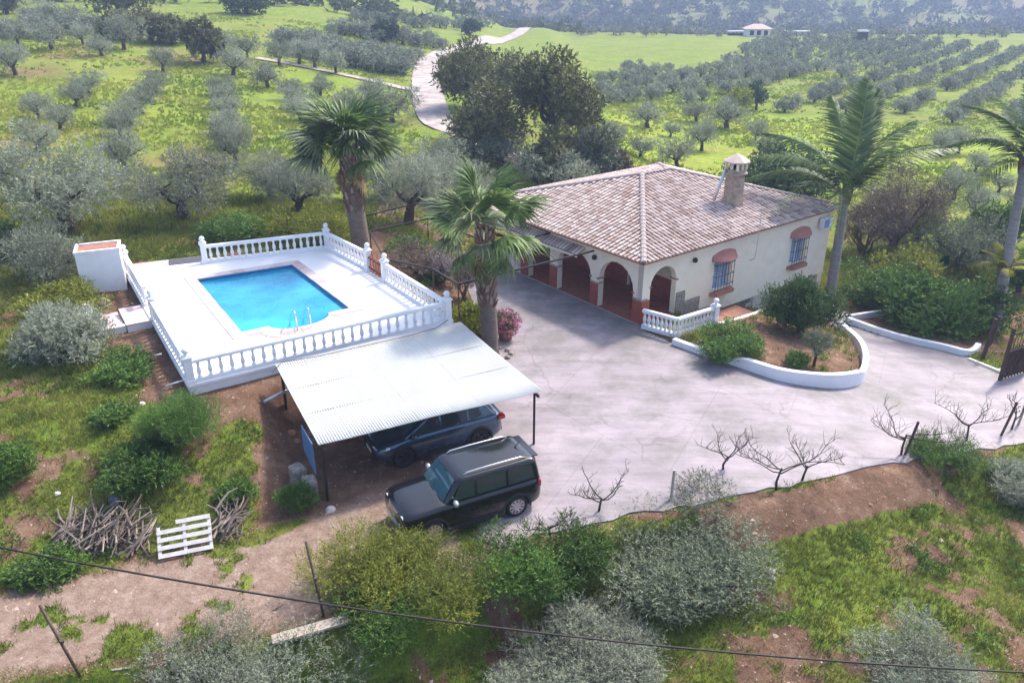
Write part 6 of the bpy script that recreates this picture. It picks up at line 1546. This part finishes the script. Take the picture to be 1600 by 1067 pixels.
# ------------------------------------------------------------------ cars
M['black'] = mat('black car paint', (.006, .007, .009), rough=.18, var=.1, spec=.35, coat=.6)
M['bluepaint'] = mat('blue grey car paint', (.05, .085, .135), rough=.22, var=.1, metal=.55, coat=1.0)
M['rubber'] = mat('tyre rubber', (.018, .018, .019), rough=.8, var=.2)
M['carglass'] = mat('dark car glass', (.03, .042, .046), rough=.02, var=.1, spec=.9)
M['windscreen'] = mat('windscreen glass', (.05, .12, .14), rough=.03, var=.2, spec=.9)
M['trim'] = mat('black plastic trim', (.02, .02, .021), rough=.6, var=.15)
M['alloy'] = mat('alloy wheel', (.45, .46, .48), rough=.3, var=.1, metal=.9)
M['darkalloy'] = mat('dark alloy wheel', (.06, .06, .065), rough=.35, var=.1, metal=.7)
M['silver'] = mat('satin silver trim', (.62, .63, .65), rough=.3, var=.05, metal=.8)
M['lamp'] = mat('headlamp lens', (.55, .60, .64), rough=.08, var=.15, scale=20, spec=.8)
M['taillamp'] = mat('tail lamp lens', (.35, .015, .02), rough=.15, var=.2, spec=.8)
M['plate'] = mat('number plate', (.7, .7, .68), rough=.4, var=.05)
def make_car(name, label, loc, heading, p):
    """front points along local +x"""
    r = thing(name, label, 'car', loc, heading)
    L_, Wd, Hh = p['L'], p['W'], p['H']; hw = Wd / 2; paint = M[p['paint']]
    belt = lambda x: np.interp(x, p['bx'], p['bz'])
    bot = .24; X0 = -L_ / 2; X1 = L_ / 2
    # --- lower body, lofted along its length
    xs = sorted(set([X0 + L_ * t for t in np.linspace(0, 1, 41)] + [X0 + .015, X0 + .05, X1 - .015, X1 - .05])); rings = []
    for x in xs:
        e = min(1, (x - X0) / p['rr']) if x < 0 else min(1, (X1 - x) / p['fr']); e = max(0.0, e); w = hw * (p['endw'] + (1 - p['endw']) * math.sqrt(max(0, 1 - (1 - e) ** 2)))
        zb = bot + (.16 * (1 - min(1, (X1 - x) / .5)) if x > 0 else .14 * (1 - min(1, (x - X0) / .5))); zt_ = float(belt(x)); zm = zb + (zt_ - zb) * .52
        cr = p['crown'] * (1 if x > p['cowl'] else .3)
        prof = [(.80, zb - .02), (.95, zb + .03), (.99, zb + .16), (1.0, zm), (.985, zm + (zt_ - zm) * .55), (.955, zt_ - .05), (.91, zt_ - .008), (.80, zt_ + cr * .35), (.45, zt_ + cr * .85), (0, zt_ + cr)]
        half = [(x, w * a, z) for a, z in prof]; rings.append([(x, -y, z) for _, y, z in half] + [(x, y, z) for _, y, z in half[::-1][1:]])
    m = len(rings[0]); V = [q for rg_ in rings for q in rg_]; Fc = []
    for i in range(len(rings) - 1):
        for k in range(m): Fc.append((i * m + k, i * m + (k + 1) % m, (i + 1) * m + (k + 1) % m, (i + 1) * m + k))
    Fc += [tuple(range(m - 1, -1, -1)), tuple((len(rings) - 1) * m + k for k in range(m))]
    mb = MB(); mb.add(V, [f[::-1] for f in Fc]); me = mb.mesh('body', paint, True)
    body = ob('body', me, r)
    wx = (p['wf'], p['wr']); wr = p['R']
    cut = MB()
    for x in wx:
        for s in (-1, 1):
            V = []
            for y in (s * (hw - .24), s * (hw + .2)):
                for k in range(24): a = 2 * math.pi * k / 24; V.append((x + (wr + .055) * math.cos(a), y, wr + (wr + .055) * math.sin(a)))
            Fq = [(k, (k + 1) % 24, 24 + (k + 1) % 24, 24 + k) for k in range(24)] + [tuple(range(23, -1, -1)), tuple(24 + k for k in range(24))]
            cut.add(V, [f[::-1] for f in Fq] if s > 0 else Fq)
    co = ob('cutter', cut.mesh('cutter', M['trim'])); bo = body.modifiers.new('arch', 'BOOLEAN'); bo.operation = 'DIFFERENCE'; bo.object = co; bo.solver = 'EXACT'
    co.parent = r; bpy.context.view_layer.update()
    dg = bpy.context.evaluated_depsgraph_get(); nm = bpy.data.meshes.new_from_object(body.evaluated_get(dg)); body.modifiers.clear(); body.data = nm; bpy.data.objects.remove(co)
    nm.polygons.foreach_set('use_smooth', [True] * len(nm.polygons))
    try: nm.set_sharp_from_angle(angle=math.radians(35))
    except Exception: pass
    # --- cabin
    zb0 = p['zb']; fb, ft, rb, rt = p['fb'], p['ft'], p['rb'], p['rt']; wb, wt = p['wb'], p['wt']
    def lev(t):
        s = t; return fb + (ft - fb) * s, rb + (rt - rb) * s, wb + (wt - wb) * s, zb0 + (Hh - zb0) * s
    rings = []; NR = 6
    for t in [-.06, 0, .25, .5, .75, .93, 1.0, 1.03]:
        xf, xr, w, z = lev(min(t, 1.0)); k = 1.0
        if t > .9: sh = (.02 if t < .95 else .07 if t < 1.01 else .25); xf -= sh * 1.2; xr += sh * 1.0; w -= sh * .75; z = Hh - (.05 if t < .95 else .014 if t < 1.01 else -.01)
        if t < 0: z = zb0 - .1
        c = .13; ring = []
        for cx, cy, a0 in ((xf - c, w - c, 0), (xr + c, w - c, 90), (xr + c, -w + c, 180), (xf - c, -w + c, 270)):
            for k in range(NR + 1): a = math.radians(a0 + 90 * k / NR); ring.append((cx + c * math.cos(a), cy + c * math.sin(a), z + (.0 if t < .9 else -.03 * (2 * abs((cx - (xf + xr) / 2)) / (xf - xr)) ** 4)))
        rings.append(ring)
    m = len(rings[0]); V = [q for g in rings for q in g]; Fc = [(i * m + k, i * m + (k + 1) % m, (i + 1) * m + (k + 1) % m, (i + 1) * m + k) for i in range(len(rings) - 1) for k in range(m)] + [tuple((len(rings) - 1) * m + k for k in range(m))]
    mb = MB(); mb.add(V, Fc); cab = mb.build('cabin', paint, r, True, off=(0, 0, 0))
    try: cab.data.set_sharp_from_angle(angle=math.radians(50))
    except Exception: pass
    def side(x, t, s, o=.012): _, _, w, z = lev(t); return (x, s * (w + o), z)
    def xa(t, front, ins): xf, xr, _, _ = lev(t); return xf - ins if front else xr + ins
    def panel(pts, nm, m_, par=None, th=.012):
        mb = MB(); mb.add(pts, [tuple(range(len(pts)))]); o = mb.build(nm, m_, par or r, off=(0, 0, 0)); return o
    for s in (-1, 1):
        lo, hi = .10, .86; cuts = p['pillars']
        edges = [None] + cuts + [None]
        for i in range(len(edges) - 1):
            a_lo = xa(lo, True, .22) if i == 0 else edges[i] - .035; a_hi = xa(hi, True, .14) if i == 0 else edges[i] - .035
            b_lo = xa(lo, False, .20) if i == len(edges) - 2 else edges[i + 1] + .035; b_hi = xa(hi, False, .22) if i == len(edges) - 2 else edges[i + 1] + .035
            if i == len(edges) - 2 and p.get('rise'): b_lo += p['rise']
            pts = [side(a_lo, lo, s), side(a_hi, hi, s), side(b_hi, hi - (.08 if i == len(edges) - 2 else 0), s), side(b_lo, lo + (.16 if i == len(edges) - 2 and p.get('rise') else 0), s)]
            panel(pts if s > 0 else pts[::-1], 'side_window', M['carglass'])
    def front(y, t, o=.012): xf, _, w, z = lev(t); return (xf + o, y * (w - .11), z + o)
    def rear(y, t, o=.012): _, xr, w, z = lev(t); return (xr - o, y * (w - .12), z + o * .4)
    panel([front(-1, .06), front(1, .06), front(.97, .86), front(-.97, .86)], 'windscreen', M['windscreen'])
    panel([rear(1, .22), rear(-1, .22), rear(-.95, .84), rear(.95, .84)], 'rear_window', M['carglass'])
    for s in (-.35, .4):
        mb = MB(); mb.bar(front(s, .08, .03), front(s + .45, .12, .035), .02, .014); mb.build('wiper', M['trim'], r, off=(0, 0, 0))
    # --- wheels
    for x in wx:
        for s in (-1, 1):
            w = ob('wheel', None, r, (x, s * (hw - .11), wr)); w.rotation_euler = (math.radians(-90 * s), 0, 0); w.empty_display_size = .1
            mb = MB(); tw = .105; V = []; prof = [(wr * .62, -tw * .9), (wr * .93, -tw), (wr, -tw * .7), (wr, tw * .7), (wr * .93, tw), (wr * .70, tw * .98), (wr * .66, tw * .6)]
            mb.lathe((0, 0, 0), prof, 26); mb.build('tyre', M['rubber'], w, True, off=(0, 0, 0))
            mb = MB(); n = p['spokes']; mb.lathe((0, 0, 0), [(wr * .68, tw * .3), (wr * .69, tw * .9), (wr * .63, tw * .88), (wr * .61, tw * .3)], 26); mb.lathe((0, 0, tw * .45), [(wr * .16, 0), (wr * .15, tw * .4), (wr * .05, tw * .48)], 12)
            for k in range(n):
                a = 2 * math.pi * k / n; d = Vector((math.cos(a), math.sin(a), 0)); mb.bar(d * wr * .1 + Vector((0, 0, tw * .72)), d * wr * .65 + Vector((0, 0, tw * .76)), wr * .17, .03)
            mb.build('rim', M[p['rim']], w, False, off=(0, 0, 0))
            mb = MB(); mb.lathe((0, 0, -.02), [(wr * .62, 0), (wr * .62, .02)], 20); mb.build('brake_disc', M['trim'], w, off=(0, 0, 0))
            # arch cladding
            if p['clad']:
                V = []; Fc = []; nn_ = 16
                for k in range(nn_ + 1):
                    a = math.radians(-12 + 204 * k / nn_)
                    for rr, o_ in ((wr + .045, .02), (wr + .125, .012)): V.append((x + rr * math.cos(a), s * (hw * .985 + o_), wr + rr * math.sin(a)))
                    V.append((x + (wr + .125) * math.cos(a), s * (hw * .95), wr + (wr + .125) * math.sin(a)))
                for k in range(nn_):
                    q = k * 3; Fc += [(q, q + 1, q + 4, q + 3), (q + 1, q + 2, q + 5, q + 4)]
                mb = MB(); mb.add(V, Fc if s > 0 else [f[::-1] for f in Fc]); mb.build('arch_trim', M['trim'], r, off=(0, 0, 0))
    for s in (-1, 1):
        mb = MB(); mb.bar((wx[0] - wr - .12, s * (hw * .975), bot + .06), (wx[1] + wr + .12, s * (hw * .975), bot + .06), .07, .16); mb.build('sill_trim', M['trim'], r, off=(0, 0, 0))
        # mirror
        zb_ = zb0 + .06; xm = fb - .28; mr = ob('mirror', None, r, (xm, s * (wb + .12), zb_))
        mb = MB()
        for i in range(7):
            pass
        mb.tube([(0, s * -.14, -.02), (0, s * .0, 0)], .025, 6); mb.build('mirror_arm', M['trim'], mr, off=(0, 0, 0))
        mb = MB(); mb.lathe((0, 0, 0), [(.03, -.10), (.085, -.06), (.10, .0), (.085, .06), (.02, .09)], 10); o = mb.build('mirror_cap', M[p['mirror']], mr, True, off=(0, 0, 0)); o.scale = (.75, 1.2, 1); o.location = (0, s * .06, .03)
        # handles, seams, rails
        for x in p['handles']:
            z = float(belt(x)) - .13; mb = MB(); mb.box((x, s * (hw * .972), z), (.17, .03, .03)); mb.build('door_handle', M[p['handle_m']], r, off=(0, 0, 0))
        for x in p['seams']:
            z = float(belt(x)); mb = MB(); mb.bar((x, s * (hw * 1.0 + .001), bot + .2), (x + .0, s * (hw * .962 + .002), z - .04), .006, .010); mb.build('door_seam', M['rubber'], r, off=(0, 0, 0))
        if p['rails']:
            xf, xr, w, z = lev(1.0); mb = MB(); yy = s * (w - .13); mb.tube([(xf - .2, yy, Hh - .02), (xf - .32, yy, Hh + .045), (xf - .9, yy, Hh + .06), (xr + .45, yy, Hh + .055), (xr + .28, yy, Hh - .01)], .022, 6); mb.build('roof_rail', M['silver'], r, True, off=(0, 0, 0))
        hl = p['hl']; mb = MB()
        if p['round']:
            V = [(X1 - .03 + .012, s * hw * .66 + .115 * math.cos(2 * math.pi * k / 16), hl + .10 * math.sin(2 * math.pi * k / 16)) for k in range(16)]; V2 = [(v[0] - .12, v[1], v[2]) for v in V]
            mb.add(V + V2, [tuple(range(16)), *[(k, 16 + k, 16 + (k + 1) % 16, (k + 1) % 16) for k in range(16)]])
        else:
            q = [(X1 - .05, s * hw * .48, hl - .04), (X1 - .13, s * hw * .80, hl - .03), (X1 - .42, s * hw * .985, hl + .07), (X1 - .46, s * hw * .955, hl + .15), (X1 - .20, s * hw * .74, hl + .08), (X1 - .09, s * hw * .5, hl + .03)]
            mb.add([(a + .02, b * 1.01, c) for a, b, c in q], [tuple(range(6)) if s > 0 else tuple(range(5, -1, -1))])
        mb.build('headlight', M['lamp'], r, off=(0, 0, 0))
        tl = p['tl']; mb = MB(); mb.box((X0 + .10, s * hw * .86, tl), (.28 if not p['round'] else .1, .24, .16 if not p['round'] else .24)); o = mb.build('taillight', M['taillamp'], r, off=(0, 0, 0)); bv = o.modifiers.new('b', 'BEVEL'); bv.width = .03
        mb = MB(); mb.lathe((0, 0, 0), [(.06, 0), (.05, .03)], 10); o = mb.build('fog_lamp', M['lamp'], r, off=(0, 0, 0)); o.location = (X1 - .10, s * hw * .68, .48); o.rotation_euler = (0, math.radians(80), 0)
    mb = MB(); mb.box((X1 - .035, 0, p['hl']), (.05, hw * .84, .19)); g = mb.build('grille', M['trim'], r, off=(0, 0, 0))
    for k in range(7):
        mb = MB(); y = (k - 3) * hw * .11; mb.box((X1 - .004, y, p['hl']), (.02, .05, .15)); mb.build('grille_slot', M['silver'] if p['round'] else M['trim'], g, off=(0, 0, 0))
    mb = MB(); mb.box((X1 - .04, 0, .42), (.10, hw * 1.25, .20)); mb.build('bumper_trim', M['silver'] if p['round'] else M['trim'], r, off=(0, 0, 0))
    mb = MB(); mb.box((X0 + .03, 0, .45), (.10, hw * 1.4, .26)); mb.build('rear_bumper_trim', M['trim'], r, off=(0, 0, 0))
    mb = MB(); mb.box((X1 + .018, 0, .46), (.012, .5, .11)); mb.build('number_plate', M['plate'], r, off=(0, 0, 0))
    mb = MB(); mb.box((X0 - .024, 0, .72), (.012, .5, .11)); mb.build('number_plate', M['plate'], r, off=(0, 0, 0))
    xf, xr, w, z = lev(1.0); mb = MB(); mb.tube([(xr + .32, 0, Hh - .01), (xr + .15, 0, Hh + .16)], [.022, .006], 6); mb.build('aerial', M['trim'], r, off=(0, 0, 0))
    mb = MB(); mb.box((xr - .02, 0, Hh - .05), (.22, 2 * w - .3, .035)); mb.build('roof_spoiler', paint, r, off=(0, 0, 0))
    mb = MB(); mb.box((0, 0, bot + .06), (L_ * .86, Wd * .8, .1)); mb.build('underbody', M['trim'], r, off=(0, 0, 0))
    return r
SUV = dict(L=4.25, W=1.84, H=1.74, paint='black', bx=[-2.13, -1.9, .75, 1.0, 1.7, 2.0, 2.13], bz=[1.04, 1.09, 1.08, 1.09, 1.04, .99, .86], rr=.35, fr=.38, endw=.80, crown=.05, cowl=.8, wf=1.30, wr=-1.28, R=.345, zb=1.08, fb=.95, ft=.45, rb=-2.09, rt=-1.97, wb=.85, wt=.745, pillars=[-.02, -1.0], rim='alloy', spokes=10, clad=True, mirror='silver', handles=[.12, -.82], handle_m='black', seams=[.95, -.05, -1.0], rails=True, hl=.84, round=True, tl=.93)
CROSS = dict(L=4.40, W=1.84, H=1.60, paint='bluepaint', bx=[-2.2, -1.95, -1.2, .9, 1.2, 1.8, 2.05, 2.2], bz=[.98, 1.08, 1.06, .98, .97, .86, .78, .66], rr=.5, fr=.75, endw=.70, crown=.07, cowl=.9, wf=1.34, wr=-1.30, R=.345, zb=1.0, fb=1.28, ft=.30, rb=-2.06, rt=-1.45, wb=.83, wt=.66, pillars=[.02, -.95], rim='darkalloy', spokes=5, clad=True, mirror='bluepaint', handles=[.18, -.78], handle_m='bluepaint', seams=[1.05, 0, -.95], rails=False, rise=.35, hl=.70, round=False, tl=.95)
make_car('parked_car', 'glossy black boxy off-roader parked half outside the carport', (-1.40, 19.22, 0.0), math.atan2(-.455, -.890), SUV)
make_car('parked_car', 'blue-grey crossover car parked under the carport roof', (-2.62, 22.95, 0.0), math.atan2(-.444, -.896), CROSS)

# ------------------------------------------------------------------ grass and weeds on the near ground
def ground_grass():
    r = np.random.default_rng(15); n = 190000
    y = 9 + 40 * r.random(n) ** 1.5; x = (r.random(n) * 2 - 1) * (10 + .72 * y)
    g = grass_amount(x, y)
    keep = (r.random(n) < g * 1.1) & (poly_sd(x, y, DRIVE) > .02) & (poly_sd(x, y, DECK) > .05) & (poly_sd(x, y, HOUSE) > .1) & (poly_sd(x, y, CARPORT) > .1)
    x, y = x[keep], y[keep]; z = zt(x, y); k = 5; m = len(x)
    tall = .6 + 1.0 * fbm(x * .4, y * .4, 81)
    X = np.repeat(x, k) + r.normal(0, .05, m * k); Y = np.repeat(y, k) + r.normal(0, .05, m * k); Z = np.repeat(z, k) - .02
    h = np.repeat(tall * (.055 + .0042 * y), k) * r.uniform(.5, 1.5, m * k)
    lean = r.normal(0, .45, (m * k, 2)); a = r.uniform(0, 6.28, m * k); w = .006 + .0011 * np.repeat(y, k) * .45
    P0 = np.stack([X - np.cos(a) * w, Y - np.sin(a) * w, Z], 1); P1 = np.stack([X + np.cos(a) * w, Y + np.sin(a) * w, Z], 1); P2 = np.stack([X + lean[:, 0] * h, Y + lean[:, 1] * h, Z + h], 1)
    V = np.stack([P0, P1, P2], 1).reshape(-1, 3); Fc = np.arange(len(V)).reshape(-1, 3)
    t = np.repeat(np.clip(np.repeat(fbm(x * .7, y * .7, 83) * 1.5 - .25, k) + r.normal(0, .18, m * k), 0, 1), 3)
    stuff(ob('wild_grass', np_mesh('wild_grass', V, Fc, M['grass'], t)), 'short wild grass covering the near banks and fields', 'grass')
    # dry stalks
    n = 70000; y = 9 + 30 * r.random(n) ** 1.4; x = (r.random(n) * 2 - 1) * (10 + .72 * y); ok = (poly_sd(x, y, DRIVE) > .15) & (poly_sd(x, y, DECK) > .1) & (poly_sd(x, y, TRACK) > .3) & (poly_sd(x, y, HOUSE) > .1) & (poly_sd(x, y, CARPORT) > .3) & (fbm(x * .6, y * .6, 85) > .42)
    x, y = x[ok], y[ok]; z = zt(x, y); m = len(x); h = r.uniform(.06, .22, m); lean = r.normal(0, .9, (m, 2)); a = r.uniform(0, 6.28, m); w = .008
    V = np.stack([np.stack([x - np.cos(a) * w, y - np.sin(a) * w, z - .01], 1), np.stack([x + np.cos(a) * w, y + np.sin(a) * w, z - .01], 1), np.stack([x + lean[:, 0] * h, y + lean[:, 1] * h, z + h], 1)], 1).reshape(-1, 3)
    stuff(ob('dry_stalks', np_mesh('dry_stalks', V, np.arange(len(V)).reshape(-1, 3), M['dry'], np.repeat(r.random(m), 3))), 'dry straw-coloured stalks scattered over the near ground', 'grass')
    # leafy weeds in patches
    n = 2600; y = 9 + 36 * r.random(n) ** 1.3; x = (r.random(n) * 2 - 1) * (9 + .72 * y); ok = (grass_amount(x, y) > .6) & (fbm(x * .45, y * .45, 87) > .52) & (poly_sd(x, y, DRIVE) > .25) & (poly_sd(x, y, DECK) > .3) & (poly_sd(x, y, TRACK) > .0) & (poly_sd(x, y, HOUSE) > .3) & (poly_sd(x, y, CARPORT) > .5)
    x, y = x[ok], y[ok]; z = zt(x, y); c = [(a, b, q + .03, s) for a, b, q, s in zip(x, y, z, r.uniform(.12, .34, len(x)))]
    V, Fc, t = crown(r, c, len(c) * 24, 4, (.11, .045), .12, .5, .2, .6)
    stuff(ob('leafy_weeds', np_mesh('leafy_weeds', V, Fc, M['green'], t)), 'patches of leafy green weeds on the banks', 'weeds')
    # clods and pebbles
    n = 20000; y = 9 + 26 * r.random(n) ** 1.3; x = (r.random(n) * 2 - 1) * (9 + .72 * y); ok = (poly_sd(x, y, DRIVE) > .1) & (poly_sd(x, y, DECK) > .1) & (poly_sd(x, y, HOUSE) > .1) & (grass_amount(x, y) < .6)
    x, y = x[ok], y[ok]; z = zt(x, y); m = len(x); s = r.uniform(.012, .05, m) * (1 + (r.random(m) < .06) * 1.2)
    base = np.array([(1, 0, 0), (-.5, .87, 0), (-.5, -.87, 0), (0, 0, .8)]); jit = r.uniform(.6, 1.3, (m, 4, 1)); a = r.uniform(0, 6.28, m); ca, sa = np.cos(a)[:, None], np.sin(a)[:, None]
    B = base[None] * jit * s[:, None, None]; V = np.stack([B[..., 0] * ca - B[..., 1] * sa, B[..., 0] * sa + B[..., 1] * ca, B[..., 2]], -1) + np.stack([x, y, z - .004], 1)[:, None]
    i = (np.arange(m) * 4)[:, None]; Fc = np.concatenate([i + np.array([[0, 1, 3]]), i + np.array([[1, 2, 3]]), i + np.array([[2, 0, 3]])])
    M['pebble'] = mat('earth clods', (.20, .12, .08), rough=.95, var=.3, scale=3, tint=(.45, .36, .30))
    stuff(ob('clods', np_mesh('clods', V.reshape(-1, 3), Fc, M['pebble'], np.repeat(r.random(m), 4))), 'clods and small stones on the bare earth', 'stones')
ground_grass()
def field_tufts():
    """coarse tufts that roughen the fields farther back"""
    r = np.random.default_rng(25); n = 60000; y = 42 + 110 * r.random(n) ** 1.3; x = (r.random(n) * 1.6 - .85) * y * .8
    ok = (poly_sd(x, y, HOUSE) > .5) & (line_sd(x, y, ROAD) > 2.6) & (line_sd(x, y, ROAD2) > 1.7) & (r.random(n) < ss(.30, .66, fbm(x * .12, y * .12, 95)))
    x, y = x[ok], y[ok]; m = len(x); z = zt(x, y); k = 3; X = np.repeat(x, k) + r.normal(0, .12, m * k); Y = np.repeat(y, k) + r.normal(0, .12, m * k); Z = np.repeat(z, k) - .02
    h = r.uniform(.10, .34, m * k); w = .05 + .0009 * Y; a = r.normal(0, .5, m * k); lx = r.normal(0, .5, m * k) * h
    V = np.stack([np.stack([X - np.cos(a) * w, Y - np.sin(a) * w, Z], 1), np.stack([X + np.cos(a) * w, Y + np.sin(a) * w, Z], 1), np.stack([X + lx, Y, Z + h], 1)], 1).reshape(-1, 3)
    t = np.repeat(np.clip(np.repeat(fbm(x * .15, y * .3, 97) * 1.8 - .3, k) + r.normal(0, .2, m * k), 0, 1), 3)
    M['tuft'] = leaf_mat('field grass tuft', (.13, .20, .024), (.35, .365, .08), .3, .7, .1)
    stuff(ob('field_grass', np_mesh('field_grass', V, np.arange(len(V)).reshape(-1, 3), M['tuft'], t)), 'grass tufts over the fields and meadow behind', 'grass')
field_tufts()

# ------------------------------------------------------------------ air
def haze():
    m = bpy.data.materials.new('haze air'); m.use_nodes = True; nt = m.node_tree; nt.nodes.remove(nt.nodes['Principled BSDF'])
    v = nt.nodes.new('ShaderNodeVolumePrincipled'); v.inputs['Color'].default_value = (.50, .64, 1.0, 1); v.inputs['Density'].default_value = HAZE_D; v.inputs['Anisotropy'].default_value = .2
    nt.links.new(v.outputs[0], nt.nodes['Material Output'].inputs['Volume'])
    mb = MB(); mb.box((0, 700, 90), (5200, 2600, 240)); o = mb.build('haze', m); o['kind'] = 'stuff'; return o
HAZE_D = .0009
haze()
